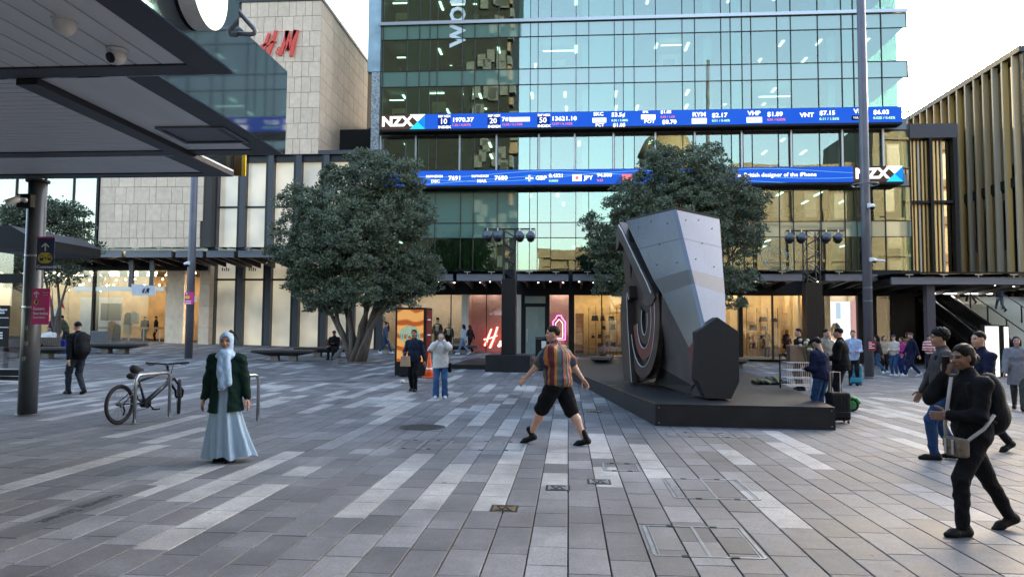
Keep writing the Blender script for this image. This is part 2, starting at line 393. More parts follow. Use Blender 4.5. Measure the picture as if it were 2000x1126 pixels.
# ================================================================== SCULPTURE PLATFORM
M_deck = mat('black_deck_sheet', (.012, .0125, .015), .5, 0, .35, 3, .1, 40, spec=.3)
M_edge = mat('rusty_gold_edge', (.20, .12, .04), .4, .6)
plat = thing('platform', 'long low black platform with a pointed front carrying the sculpture', 'platform', (0, 0, 0))
PT = [(1.55, 13.25), (4.62, 13.1), (5.75, 21.4), (6.2, 30), (5.6, 36), (-4.6, 36), (-4.6, 28.2), (-.45, 28.2)]
ZT = .40
MB().prism([(x, y, ZT - .02) for x, y in PT], (0, 0, .02)).build('deck', M_deck, plat)
for i in range(len(PT)):
    a = Vector((*PT[i], 0)); b = Vector((*PT[(i + 1) % len(PT)], 0)); d = (b - a).normalized(); nrm = Vector((d.y, -d.x, 0))
    n = max(1, round((b - a).length / 2.4))
    for j in range(n):
        p = a + (b - a) * (j / n) + d * .004; q = a + (b - a) * ((j + 1) / n) - d * .004
        MB().prism([p - nrm * .03, q - nrm * .03, q - nrm * .003, p - nrm * .003], (0, 0, ZT - .024)).build('skirt_panel', M_deck, plat)
        for s in (p + d * .06, q - d * .06):
            for z in (.06, ZT - .07): MB().box(s.x - .008, s.x + .008, s.y - .008, s.y + .008, z, z + .016).build('screw', M_alu, plat) if i < 2 else None
e = MB()
e.bar((PT[7][0], PT[7][1], ZT + .004), (PT[0][0], PT[0][1], ZT + .004), .02, .008); e.bar((PT[6][0], PT[6][1] - .01, ZT + .004), (PT[7][0], PT[7][1] - .01, ZT + .004), .03, .012)
e.build('edge_trim', M_edge, plat)
for (u, v) in ((1195, 752), (1140, 735)):
    g = PZ(u, v, ZT); MB().box(g.x - .12, g.x + .12, g.y - .05, g.y + .05, ZT + .001, ZT + .008).build('edge_plate', M_brass, plat)
# ================================================================== BUILDINGS
def wb(mb, name, m, t, smooth=False):          # world-coordinate geometry parented to a placed thing
    o = mb.build(name, m, t, smooth)
    if t is not None and t.parent is None and t.type == 'EMPTY': o.matrix_parent_inverse = Matrix.Translation(t.location).inverted()
    return o
def wi(name, me, t, x0, x1, y0, y1, z0, z1):    # shared unit box stretched between world limits
    o = bpy.data.objects.new(name, me); COL.objects.link(o); o.parent = t
    o.matrix_parent_inverse = Matrix.Translation(t.location).inverted()
    o.location = ((x0 + x1) / 2, (y0 + y1) / 2, (z0 + z1) / 2); o.scale = (abs(x1 - x0), abs(y1 - y0), abs(z1 - z0)); return o
def wt(t, *a, **k):                              # world-coordinate text
    o = text(*a, t, **k); o.matrix_parent_inverse = Matrix.Translation(t.location).inverted(); return o
XF = lambda u, Y, v=450: P(u, v, Y).x
ZF = lambda v, Y, u=1000: P(u, v, Y).z
U = {}
def ub(m):
    if m.name not in U: U[m.name] = unit_box('piece', m)
    return U[m.name]
M_pane = glass('teal_curtain_glass', (.58, .82, .76), (.51, .52, .45), .32, 0.0, .10, .55)
M_shopglass = glass('clear_shop_glass', (.95, .96, .95), (.9, .92, .92), .07)
M_cglass = glass('canopy_glass', (.45, .52, .52), (.7, .8, .8), .15)
def spandrel(name, col, fac):
    m = bpy.data.materials.new(name); m.use_nodes = True; t = m.node_tree; n = t.nodes; n.clear()
    d = n.new('ShaderNodeBsdfDiffuse'); d.inputs[0].default_value = (*col, 1)
    g = n.new('ShaderNodeBsdfGlossy'); g.inputs[0].default_value = (.51, .52, .45, 1); g.inputs['Roughness'].default_value = .03
    mx = n.new('ShaderNodeMixShader'); mx.inputs[0].default_value = fac; o = n.new('ShaderNodeOutputMaterial')
    t.links.new(d.outputs[0], mx.inputs[1]); t.links.new(g.outputs[0], mx.inputs[2]); t.links.new(mx.outputs[0], o.inputs[0]); MATS[name] = m; return m
M_span = spandrel('teal_spandrel_glass', (.12, .25, .21), .36)
M_mull = mat('dark_bronze_mullion', (.022, .02, .02), .4, .4)
M_silver = mat('silver_cap', (.42, .42, .43), .35, .7)
M_ceil = mat('office_ceiling', (.26, .30, .30), .8)
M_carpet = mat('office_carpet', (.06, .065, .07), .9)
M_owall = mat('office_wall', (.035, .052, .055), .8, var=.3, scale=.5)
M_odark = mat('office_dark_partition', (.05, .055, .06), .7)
M_olight = emat('office_light_tube', (1, .93, .75), .9)
M_desk = mat('office_desk', (.35, .36, .35), .6)

YF = 44.0
XL, XR = XF(738, YF), XF(1781, YF)
office = thing('office_block', 'tall teal glass office block with two blue ticker bands', 'building', ((XL + XR) / 2, YF, .3))
UL = [738, 747, 793.5, 818, 838, 853, 902, 926.5, 973, 1013, 1035.5, 1050.6, 1076.6, 1125, 1150, 1200, 1217.5, 1238.6, 1281, 1333, 1357.6, 1409, 1427.6, 1450, 1468, 1519, 1546, 1599, 1645.5, 1668.6, 1723.6, 1781]
XS = [XF(u, YF, 200) for u in UL]; XS[0] = XL; XS[-1] = XR
rows = [(5.45, 7.42, 0), (7.42, 8.35, 1), (8.35, 10.35, 0), (11.5, 13.72, 0), (14.85, 16.93, 0), (16.93, 17.92, 1), (17.92, 19.95, 0), (19.95, 20.85, 1), (21.08, 23.2, 0)]
solid = {2, 3, 9, 14, 16, 22, 28}        # narrow back-painted columns
rr = random.Random(3)
for zi, (z0, z1, sp) in enumerate(rows):
    for i in range(len(XS) - 1):
        back = sp or (zi == 2 and i < 9)
        wi('window_pane', ub(M_span if back else M_pane), office, XS[i] + .02, XS[i + 1] - .02, YF, YF + .014, z0 + .015, z1 - .015).rotation_euler = (rr.uniform(-.0022, .0022), 0, rr.uniform(-.0035, .0035))
        if i in solid and not back: wi('back_panel', ub(M_span), office, XS[i] + .02, XS[i + 1] - .02, YF + .03, YF + .06, z0, z1)
for i, x in enumerate(XS): wi('mullion', ub(M_mull), office, x - .019, x + .019, YF - .07, YF + .03, 5.42, 23.4)
for z in (7.42, 8.35, 16.93, 17.92, 19.95): wi('transom', ub(M_mull), office, XL, XR, YF - .04, YF + .035, z - .022, z + .022)
for z in (11.45, 13.75, 14.83, 10.4): wi('transom', ub(M_mull), office, XL, XR, YF - .03, YF + .035, z - .05, z + .05)
wi('floor_band', ub(M_silver), office, XL - .1, XR + .05, YF - .16, YF + .06, 20.86, 21.06)
for u in (742, 811, 897, 969, 1052, 1122, 1198, 1280, 1357, 1449, 1546, 1646, 1726):     # silver posts between the tickers
    x = XF(u, YF); wi('post', ub(M_silver), office, x - .05, x + .05, YF - .25, YF - .1, 11.4, 13.8)
# storeys behind the glass
for zs in (7.45, 10.4, 13.75, 16.95, 19.97, 23.1):
    wi('floor_slab', ub(M_ceil), office, XL + .1, XR - .1, YF + .12, YF + 12, zs + .05, zs + .75)
    wi('carpet', ub(M_carpet), office, XL + .1, XR - .1, YF + .12, YF + 12, zs + .752, zs + .77)
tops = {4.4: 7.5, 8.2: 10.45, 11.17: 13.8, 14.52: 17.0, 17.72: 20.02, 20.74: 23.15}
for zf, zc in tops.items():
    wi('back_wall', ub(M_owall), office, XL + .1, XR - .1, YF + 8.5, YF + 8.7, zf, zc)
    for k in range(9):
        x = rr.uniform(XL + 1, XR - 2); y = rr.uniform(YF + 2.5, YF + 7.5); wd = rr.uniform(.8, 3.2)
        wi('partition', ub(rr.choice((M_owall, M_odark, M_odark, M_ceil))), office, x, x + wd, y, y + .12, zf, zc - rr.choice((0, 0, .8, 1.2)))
    for k in range(10):
        x = rr.uniform(XL + .5, XR - 2); wi('desk', ub(M_desk), office, x, x + 1.5, YF + 1.0, YF + 1.7, zf + .68, zf + .74)
        wi('monitor', ub(M_odark), office, x + .4, x + 1.0, YF + 1.2, YF + 1.25, zf + .85, zf + 1.2)
    for k in range(12):
        x = XL + 1.3 + k * 2.6 + rr.uniform(-.3, .3)
        for y in (YF + 1.6, YF + 4.6):
            if rr.random() < .62: lw_ = rr.uniform(.6, 1.4); ox = rr.uniform(-.5, .5); wi('ceiling_light', ub(M_olight), office, x + ox, x + ox + .15, y, y + lw_, zc - .06, zc - .02)
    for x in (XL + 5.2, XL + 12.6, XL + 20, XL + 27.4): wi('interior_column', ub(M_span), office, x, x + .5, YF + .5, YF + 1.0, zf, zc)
# a few furnished rooms close to the glass
M_room = mat('beige_room_wall', (.55, .46, .27), .8)
for u0, u1, zf, zc in ((762, 790, 14.52, 16.2), (840, 868, 14.52, 16.6), (905, 925, 14.52, 16.5), (765, 800, 20.74, 22.6), (880, 930, 20.74, 22.4), (775, 792, 17.72, 19.0), (1060, 1120, 17.72, 19.2), (1290, 1330, 17.72, 19.4), (1480, 1540, 14.52, 16.0)):
    a_, b_ = XF(u0, YF + 2), XF(u1, YF + 2); wi('room_wall', ub(M_room), office, a_, b_, YF + 2.0, YF + 2.1, zf, zc); wi('room_light', ub(M_olight), office, a_, b_, YF + 1.2, YF + 1.35, zc + .3, zc + .34); wi('room_screen', ub(M_odark), office, a_ + .2, a_ + .9, YF + 1.8, YF + 1.85, zf + .75, zf + 1.3)
# curtains and teal blinds behind the first floor glass
M_curt = mat('olive_gold_curtain', (.30, .26, .08), .8, var=.5, scale=7, stretch=(1, 1, .05))
for a, b in ((838, 902), (905, 985)):
    cu = MB(); xa, xb = XF(a, YF + .4), XF(b, YF + .4); n = 60
    vs = [(xa + (xb - xa) * i / n, YF + .4 + .07 * math.sin(i * 1.9) + .03 * math.sin(i * .7), z) for z in (5.5, 7.4) for i in range(n + 1)]
    cu.add(vs, [(i, i + 1, n + 2 + i, n + 1 + i) for i in range(n)]); wb(cu, 'curtain', M_curt, office, True)
# everything above the picture and the flanks
up = MB(); up.box(XL, XR, YF, YF + 22, 23.4, 38); wb(up, 'upper_storeys', M_span, office)
fl = MB(); fl.box(XL + .02, XL + .12, YF + .1, YF + 12, 0, 23.4); wb(fl, 'side_wall', M_frame, office)
fr = MB(); fr.box(XR - .1, XR - .02, YF + 1.3, YF + 12, 5.4, 23.4); wb(fr, 'side_glazing', M_pane, office)
bk = MB(); bk.box(XL, XR, YF + 12, YF + 22, 0, 23.4); wb(bk, 'rear_storeys', M_frame, office)
lc = MB(); lc.box(XL - .55, XL - .03, YF - .05, YF + .5, 0, 17.9); wb(lc, 'corner_column', mat('speckled_corner_panel', (.30, .33, .34), .4, .2, .8, 9), office)
lc = MB(); lc.box(XL - .85, XL - .03, YF - .02, YF + .5, 17.95, 30); wb(lc, 'corner_glazing', mat('pale_corner_glass', (.45, .62, .72), .1, .3, .3, 1), office)
M_wf = mat('white_window_film', (.62, .70, .68), .6)
o = wt(office, 'window_lettering', 'wor', 2.1, M_wf, Vector((XF(884, YF), YF - .012, ZF(93, YF, 880))), rot=Matrix.Rotation(R(90), 4, 'X') @ Matrix.Rotation(R(90), 4, 'Z'), bold=.01, ext=.002)

# etched curl motif on the first floor glass
M_etch = mat('etched_film', (.42, .52, .48), .7)
ce = P(1522, 497, YF - .02); sc_ = YF / F
for rx, a0, a1, dx, dz in ((34, 0, 360, 0, 0), (31, 20, 330, 0, 0), (20, 60, 400, -6, -2), (13, 0, 300, -8, 0), (8, 120, 430, -4, 4), (12, 200, 480, 12, -12), (7, 100, 400, 14, 10), (9, 0, 280, -16, -16), (5, 0, 320, 4, -18)):
    q = MB(); q.tube([(ce.x + (dx + rx * math.cos(R(a0 + (a1 - a0) * k / 28))) * sc_, YF - .012, ce.z + (dz + rx * math.sin(R(a0 + (a1 - a0) * k / 28))) * sc_) for k in range(29)], .014, 4); wb(q, 'etched_curl', M_etch, office)
# ------------------------------------------------------------------ tickers
def led(name, col, strength):
    m = bpy.data.materials.new(name); m.use_nodes = True; t = m.node_tree; n = t.nodes; n.clear()
    tc = n.new('ShaderNodeNewGeometry'); sx = n.new('ShaderNodeSeparateXYZ'); t.links.new(tc.outputs['Position'], sx.inputs[0])
    # thin pale curves drifting over the blue
    acc = None
    for fq, am, z0, ph in ((.32, .28, .55, 0), (.21, .36, .3, 1.3), (.5, .16, .72, 2.2)):
        a = n.new('ShaderNodeMath'); a.operation = 'MULTIPLY_ADD'; a.inputs[1].default_value = fq; a.inputs[2].default_value = ph; t.links.new(sx.outputs[0], a.inputs[0])
        s = n.new('ShaderNodeMath'); s.operation = 'SINE'; t.links.new(a.outputs[0], s.inputs[0])
        b = n.new('ShaderNodeMath'); b.operation = 'MULTIPLY_ADD'; b.inputs[1].default_value = am; t.links.new(s.outputs[0], b.inputs[0]); b.inputs[2].default_value = z0 + 10.45
        d = n.new('ShaderNodeMath'); d.operation = 'SUBTRACT'; t.links.new(sx.outputs[2], d.inputs[0]); t.links.new(b.outputs[0], d.inputs[1])
        p = n.new('ShaderNodeMath'); p.operation = 'PINGPONG'; p.inputs[1].default_value = 3.375; t.links.new(d.outputs[0], p.inputs[0])
        q = n.new('ShaderNodeMath'); q.operation = 'LESS_THAN'; q.inputs[1].default_value = .014; t.links.new(p.outputs[0], q.inputs[0])
        if acc is None: acc = q.outputs[0]
        else:
            mm = n.new('ShaderNodeMath'); mm.operation = 'MAXIMUM'; t.links.new(acc, mm.inputs[0]); t.links.new(q.outputs[0], mm.inputs[1]); acc = mm.outputs[0]
    nz = n.new('ShaderNodeTexNoise'); nz.inputs['Scale'].default_value = .35; t.links.new(tc.outputs['Position'], nz.inputs['Vector'])
    cr = n.new('ShaderNodeMix'); cr.data_type = 'RGBA'; cr.inputs[6].default_value = (*col, 1); cr.inputs[7].default_value = (col[0] * .7 + .02, col[1] * 1.4 + .02, col[2] * 1.15, 1)
    t.links.new(nz.outputs[0], cr.inputs[0])
    mx = n.new('ShaderNodeMix'); mx.data_type = 'RGBA'; t.links.new(acc, mx.inputs[0]); t.links.new(cr.outputs[2], mx.inputs[6]); mx.inputs[7].default_value = (.2, .5, .8, 1)
    e = n.new('ShaderNodeEmission'); e.inputs[1].default_value = strength; t.links.new(mx.outputs[2], e.inputs[0])
    o = n.new('ShaderNodeOutputMaterial'); t.links.new(e.outputs[0], o.inputs[0]); MATS[name] = m; return m
LEDK = .13
M_led = led('blue_led_screen', (.012, .085, .62), LEDK * 1.25)
E_w = emat('led_white', (1, 1, 1), LEDK * 2.0); E_r = emat('led_red', (1, .22, .25), LEDK * 1.3); E_g = emat('led_green', (.55, 1, .45), LEDK * 1.5)
E_c = emat('led_cyan', (.03, .62, .95), LEDK * 1.4); E_b = emat('led_midblue', (.01, .22, .75), LEDK * 1.5); E_k = emat('led_black', (.01, .01, .03), .1)
M_plate = emat('led_deep_blue', (.006, .03, .22), .2); M_nzbg = emat('led_brown', (.055, .038, .032), LEDK * 1.6); E_gold = emat('led_gold', (.8, .6, .15), LEDK)
YT = YF - .9
def ticker(label, u0, u1, zlo, zhi, logo_left):
    xa, xb = XF(u0, YT, 240), XF(u1, YT, 240)
    t = thing('ticker_display', label, 'screen', ((xa + xb) / 2, YT, zlo))
    c = MB(); c.box(xa, xb, YT, YF - .12, zlo - .12, zhi); wb(c, 'casing', M_black, t)
    wid = (zhi - zlo) * 2.85 + .2
    s = MB(); s.box(xa + (wid if logo_left else 0), xb - (0 if logo_left else wid), YT - .03, YT - .004, zlo, zhi - .02); wb(s, 'led_screen', M_led, t)
    s = MB(); lx = xa if logo_left else xb - wid; s.box(lx, lx + wid, YT - .032, YT - .004, zlo, zhi - .02); lg = wb(s, 'logo_panel', M_nzbg, t)
    h = zhi - zlo; wt(t, 'logo_letters', 'NZX', h * .88, E_w, Vector((lx + .12, YT - .036, zlo + h * .5)), bold=.045, ext=.001, sx=1.08)
    sq = lx + wid - h * 1.05; cx, cz = sq + h * .5, zlo + h * .49; a = h * .52; b = h * .49
    for pts, mm in (((( -a, b), (a, b), (0, 0)), E_w), (((-a, -b), (0, 0), (a, -b)), E_c), (((a, b), (a, -b), (0, 0)), E_b)):
        q = MB(); q.prism([(cx + x * .99, YT - .034, cz + z) for x, z in pts], (0, -.003, 0)); wb(q, 'logo_triangle', mm, t)
    return t
def tx(t, s, u, v, px, m=E_w, bold=.02, sx=1.0):     # ticker text by the height it has in the photo
    p = P(u, v, YT); return wt(t, 'ticker_text', s, px * 1.38 * YT / F, m, Vector((p.x, YT - .037, p.z)), bold=bold, ext=.001, sx=sx)
def rect(t, name, u0, u1, v0, v1, m, dy=.038):
    a = P(u0, v1, YT); b = P(u1, v0, YT); q = MB(); q.box(a.x, b.x, YT - dy, YT - dy + .003, a.z, b.z); return wb(q, name, m, t)
z1l, z1h = ZF(246, YT, 1250), ZF(216, YT, 1250)
T1 = ticker('upper blue stock ticker with share prices across the glass block', 742, 1762, z1l, z1h, True)
z2l, z2h = ZF(359, YT, 1250), ZF(329, YT, 1250)
T2 = ticker('lower blue stock ticker with currency prices behind the tree crowns', 745, 1762, z2l, z2h, False)
for n_, u, a, b in (('10', 856, '1970.37', '1.32 / 0.057%'), ('20', 953, '769', '13.55 / 0.176%'), ('50', 1050, '13621.10', '13.97 / 0.102%')):
    dv = -(u - 856) * .012
    rect(T1, 'index_plate', u - 1, u + 24, 225.5 + dv, 252.5 + dv, M_plate, .0365)
    tx(T1, 'S&P NZX', u, 228 + dv, 4.6, bold=.03, sx=.98); tx(T1, n_, u + 3, 238 + dv, 11, bold=.01); tx(T1, 'INDEX', u, 249 + dv, 5.2, bold=.03, sx=1.2)
    tx(T1, a, u + 27, 235 + dv, 8.5, bold=.03, sx=1.15); tx(T1, b, u + 27, 245 + dv, 4.6, E_r, .02, 1.1)
rect(T1, 'blank_patch', 995, 1035, 229, 238, E_w, .039)
for u, v, s, px, m in ((1159, 223.5, 'SKC', 7, E_w), (1194, 225, '53.5¢', 8, E_w), (1194, 236, '0.02 / 3.88%', 4.2, E_g), (1163, 245, 'PCT', 6, E_w), (1197, 245, '$1.05', 7, E_w),
                       (1255, 219.5, 'SPK', 4.5, E_w), (1290, 219.5, '$1.85', 6, E_w), (1290, 229, '0.03 / 1.6%', 4, E_r), (1258, 238, 'POT', 7, E_w), (1293, 239, '$8.70', 8, E_w),
                       (1352, 224.5, 'RYM', 8.5, E_w), (1390, 226, '$2.17', 8.5, E_w), (1390, 236.5, '0.01 / 0.46%', 4.5, E_g), (1460, 222, 'VHP', 8.5, E_w), (1498, 224, '$1.89', 8.5, E_w),
                       (1498, 234.5, '0.01 / 0.53%', 4.5, E_r), (1562, 225.5, 'VNT', 8.5, E_w), (1600, 221.5, '$7.15', 8.5, E_w), (1600, 233, '0.11 / 1.56%', 4.8, E_g), (1667, 218, 'VSL', 8.5, E_w), (1705, 220, '$6.03', 8.5, E_w), (1705, 231, '0.025 / 0.42%', 4.8, E_g)):
    tx(T1, s, u, v, px, m, .03, 1.12)
for a, b, c, d, m in ((1157, 1184, 230.5, 240, E_w), (1252, 1280, 224, 233.5, E_w), (1351, 1380, 231, 242, E_w), (1458, 1488, 229, 240, E_w), (1663, 1693, 226, 235, E_k)): rect(T1, 'company_plate', a, b, c, d, m)
tx(T1, 'SKYCITY', 1159, 235.5, 4, E_k, .02, .95); tx(T1, 'RYMAN', 1356, 237, 4, E_gold, .0, 1); tx(T1, 'VULCAN', 1666, 230.5, 4, E_w, .02, 1)
for u, v, s, px, m in ((796, 349, '660', 8, E_w), (832, 345, 'S&P/NZX20', 4.5, E_w), (842, 354.5, 'DEC', 6, E_w), (876, 348.5, '7691', 8.5, E_w), (921, 344.5, 'S&P/NZX20', 4.5, E_w), (932, 354, 'MAR', 6, E_w), (966, 348, '7680', 8.5, E_w),
                       (1046, 348, 'GBP', 8, E_w), (1072, 343.5, '0.4321', 7, E_w), (1072, 353.5, '0.0003', 4.5, E_g), (1141, 347.5, 'JPY', 8, E_w), (1166, 342.5, '94.800', 7, E_w), (1166, 352.5, '0.63', 4.5, E_r)):
    tx(T2, s, u, v, px, m, .03, 1.1)
tx(T2, 'the British designer of the iPhone', 1434, 342.5, 8, E_w, .015, 1.03)
rect(T2, 'flag', 1118, 1136, 341, 354, E_w); q = MB(); p = P(1127, 347.5, YT); q.lathe([(.11, 0), (.11, .004)], 20, (p.x, YT - .042, p.z), M=Matrix.Rotation(R(90), 3, 'X')); wb(q, 'flag_disc', E_r, T2)
rect(T2, 'flag', 1026, 1042, 342, 354.5, E_b); rect(T2, 'flag_cross', 1026, 1042, 346.7, 349.7, E_w, .040); rect(T2, 'flag_cross', 1032.4, 1035.6, 342, 354.5, E_w, .0405)
rect(T2, 'flag_cross', 1026, 1042, 347.5, 349, E_r, .042); rect(T2, 'flag_cross', 1033.2, 1034.8, 342, 354.5, E_r, .0425)
rect(T2, 'flag', 1215, 1235, 340, 353, E_r)

# ------------------------------------------------------------------ shop rooms in the office block
ZS0, ZS1 = .18, 3.95
M_warm = emat('shop_light_warm', (1, .80, .52), 3.7); M_warmw = emat('shop_light_soft', (1, .86, .70), 2.6)
M_cream = mat('cream_shop_wall', (.74, .63, .50), .7, var=.08); M_pinkw = mat('dusty_pink_wall', (.52, .34, .31), .6, var=.1)
M_gold = mat('honey_wood_wall', (.70, .52, .27), .6, var=.15, scale=3); M_floor = mat('pale_shop_floor', (.50, .42, .33), .5)
fas = MB(); fas.box(XL - .1, XR + .3, YF - .1, YF + .3, ZS1, 5.42); wb(fas, 'fascia', M_black, office)
fas = MB(); fas.box(XL, XR, YF + 4.0, YF + 12, 0, 4.4); wb(fas, 'ground_floor_core', M_black, office)
def room(u0, u1, wall, light, k=1.0, depth=3.6, glassed=True, name='shop_room', sill=.28):
    x0, x1 = XF(u0, YF), XF(u1, YF); f = MB()
    f.box(x0, x1, YF + depth, YF + depth + .1, sill, ZS1 + .3); f.box(x0 - .06, x0, YF + .32, YF + depth, sill, ZS1 + .3); f.box(x1, x1 + .06, YF + .32, YF + depth, sill, ZS1 + .3)
    wb(f, name, wall, office)
    f = MB(); f.box(x0, x1, YF + .1, YF + depth, sill - .1, sill); wb(f, 'shop_floor', M_floor, office)
    f = MB(); f.box(x0, x1, YF + .1, YF + depth, ZS1 + .30, ZS1 + .36); wb(f, 'shop_ceiling', M_ceil, office)
    n = max(2, int((x1 - x0) / .9))
    for i in range(n):
        xx = x0 + (x1 - x0) * (i + .5) / n
        wi('shop_light', ub(light), office, xx - .2 * k, xx + .2 * k, YF + .6, YF + .9, ZS1 + .22, ZS1 + .27)
        wi('shop_light', ub(light), office, xx - .2 * k, xx + .2 * k, YF + 1.0 if depth < 2 else YF + 2.4, YF + 1.15 if depth < 2 else YF + 2.7, ZS1 + .22, ZS1 + .27)
    if glassed: wi('shop_window', ub(M_shopglass), office, x0, x1, YF - .02, YF - .005, sill - .02, ZS1)
    return x0, x1
def post(u0, u1, m=M_black, z0=.0, z1=ZS1, y0=-.12, y1=.25): wi('shopfront_post', ub(m), office, XF(u0, YF), XF(u1, YF), YF + y0, YF + y1, z0, z1)
room(742, 904, M_cream, M_warmw, 1.0); room(917, 1010, M_pinkw, M_warmw, .5, 1.2); room(1074, 1111, M_pinkw, M_warmw, .5, 1.2)
room(1122, 1222, M_gold, M_warm, 1.1); room(1240, 1440, M_gold, M_warm, .9); room(1448, 1561, M_gold, M_warm, 1.1); room(1562, 1574, M_gold, M_warm, .5)
room(1600, 1672, M_cream, M_warmw, .5, 1.4); room(1706, 1735, mat('olive_panel', (.16, .15, .09), .5), M_warmw, .12, .5)
for a, b in ((882, 884), (951, 952.5), (1504, 1508), (1174, 1176)): post(a, b, M_mull, .2, ZS1, -.06, .02)
for a, b in ((1111, 1122), (1222, 1240), (1440, 1448), (1574, 1601), (1671, 1690), (1690, 1707), (1735, 1781), (738, 744)): post(a, b)
post(904, 917, mat('white_shop_column', (.62, .60, .56), .6)); post(1009, 1019, M_silver)
# door with grey-green glass
wi('door_frame', ub(M_black), office, XF(1019, YF), XF(1074, YF), YF - .03, YF + .08, .18, ZS1)
M_frost = mat('grey_green_frosted', (.22, .29, .28), .3, coat=.5)
dg = wi('door', ub(M_frost), office, XF(1028, YF), XF(1065, YF), YF - .06, YF - .034, .30, ZF(599, YF, 1045)); wi('transom_light', ub(M_frost), office, XF(1026, YF), XF(1066, YF), YF - .06, YF - .034, ZF(592, YF, 1045), ZS1 - .08)
wi('door_handle', ub(M_steel), office, XF(1030, YF), XF(1031.5, YF), YF - .12, YF - .07, 1.1, 1.9)
# plinths, shelves, bags, mannequins
M_plinth = mat('white_plinth', (.75, .70, .62), .5)
for a, b, h in ((745, 765, .55), (838, 900, .45)): wi('display_plinth', ub(M_plinth), office, XF(a, YF), XF(b, YF), YF + .5, YF + 1.4, .28, .28 + h)
M_skinm = mat('mannequin_white', (.75, .70, .62), .5)
def mannequin(u, jacket, trousers, zb, label, hat=None):
    x = XF(u, YF + .9); t = thing('mannequin', label, 'mannequin', (x, YF + .9, zb), group='shop window mannequins')
    b = MB(); b.lathe([(.06, 1.42), (.055, 1.52), (.085, 1.58), (.10, 1.68), (.08, 1.79), (.02, 1.83)], 12); b.lathe([(.15, .82), (.17, 1.1), (.2, 1.35), (.06, 1.45)], 12)
    for s in (-1, 1): b.tube([(s * .2, 0, 1.38), (s * .28, -.02, 1.1), (s * .27, -.08, .82), (s * .26, -.09, .74)], [.05, .045, .035, .03], 8)
    for s in (-1, 1): b.tube([(s * .09, 0, .85), (s * .1, 0, .45), (s * .1, 0, .05), (s * .1, -.1, .02)], [.085, .06, .04, .035], 8)
    b.build('body', M_skinm, t, True)
    j = MB(); j.lathe([(.20, .76), (.23, .82), (.2, 1.05), (.23, 1.3), (.17, 1.42), (.07, 1.47)], 14, M=Matrix.Diagonal((1.05, .75, 1)))
    for s in (-1, 1): j.tube([(s * .19, 0, 1.4), (s * .28, -.02, 1.12), (s * .28, -.08, .84)], [.075, .065, .055], 8)
    j.build('jacket', jacket, t, True)
    l = MB()
    for s in (-1, 1): l.tube([(s * .085, 0, .86), (s * .11, 0, .45), (s * .12, 0, .08)], [.11, .085, .09], 8)
    l.build('trousers', trousers, t, True)
    h = MB(); h.lathe([(.1, 0), (.1, .012), (.015, .02)], 14); h.build('stand', M_steel, t)
    if hat: q = MB(); q.lathe([(.108, 1.69), (.105, 1.77), (.06, 1.84), (.01, 1.85)], 12); q.build('cap', hat, t, True)
M_clblk = mat('black_wool', (.012, .012, .014), .85); M_clbrn = mat('dark_brown_leather', (.03, .018, .012), .5); M_clred = mat('maroon_knit', (.06, .012, .012), .9)
mannequin(857, M_clbrn, M_clbrn, .73, 'taller mannequin in brown jacket and black cap in shop window', M_clblk)
mannequin(879, M_clblk, M_clblk, .50, 'shorter mannequin in long black coat beside the capped one')
mannequin(754, M_clred, M_clblk, .83, 'mannequin in maroon cardigan in window behind the tree trunk')
M_shelf = mat('pale_shelf', (.62, .45, .25), .5); M_bag = mat('dark_leather_bag', (.02, .015, .012), .4)
def shelves(u0, u1, seedn):
    r = random.Random(seedn); x0, x1 = XF(u0, YF + 2.6), XF(u1, YF + 2.6)
    t = thing('shelf_unit', {1: 'lit handbag shelves in the shop left of the sculpture', 2: 'lit handbag shelves in the shop behind the flowers', 3: 'lit shelves seen behind the sculpture'}[seedn], 'shelves', ((x0 + x1) / 2, YF + 2.6, .28))
    for i in range(6):
        x = x0 + (x1 - x0) * i / 5; wi('upright', ub(M_black), t, x - .015, x + .015, YF + 2.5, YF + 2.53, .28, 3.3)
    for z in (.75, 1.3, 1.85, 2.4, 2.95): wi('shelf', ub(M_shelf), t, x0, x1, YF + 2.45, YF + 2.9, z, z + .04)
    for zn, z in enumerate((.79, 1.34, 1.89, 2.44)):
        x = x0 + .15; cnt_ = 0
        while x < x1 - .4:
            wd = r.uniform(.22, .5); hh = r.uniform(.18, .36)
            if r.random() < .75:
                b = MB(); b.prism([(x, YF + 2.5, z), (x + wd, YF + 2.5, z), (x + wd * .88, YF + 2.5, z + hh), (x + wd * .12, YF + 2.5, z + hh)], (0, .15, 0))
                b.tube([(x + wd * .25, YF + 2.56, z + hh), (x + wd * .3, YF + 2.56, z + hh + .14), (x + wd * .7, YF + 2.56, z + hh + .14), (x + wd * .75, YF + 2.56, z + hh)], .012, 5)
                bo = wb(b, 'handbag', M_bag if r.random() < .75 else M_clbrn, None); tag(bo, None, 'handbag', 'handbags on the shop shelves')
                cnt_ += 1; bo['label'] = ('first', 'second', 'third', 'fourth', 'fifth', 'sixth', 'seventh', 'eighth', 'ninth')[cnt_ - 1] + ' handbag from left on the ' + ('lowest', 'second lowest', 'second highest', 'highest')[zn] + (' lit shelf left of sculpture' if seedn == 1 else ' lit shelf behind the flowers')
            x += wd + r.uniform(.1, .3)
shelves(1150, 1218, 1); shelves(1455, 1556, 2)
wi('wood_slat_wall', ub(mat('brown_slats', (.30, .14, .06), .6, var=.6, scale=4, stretch=(.2, .2, 6))), office, XF(1124, YF + 2), XF(1140, YF + 2), YF + 2.0, YF + 2.1, .3, 2.9)
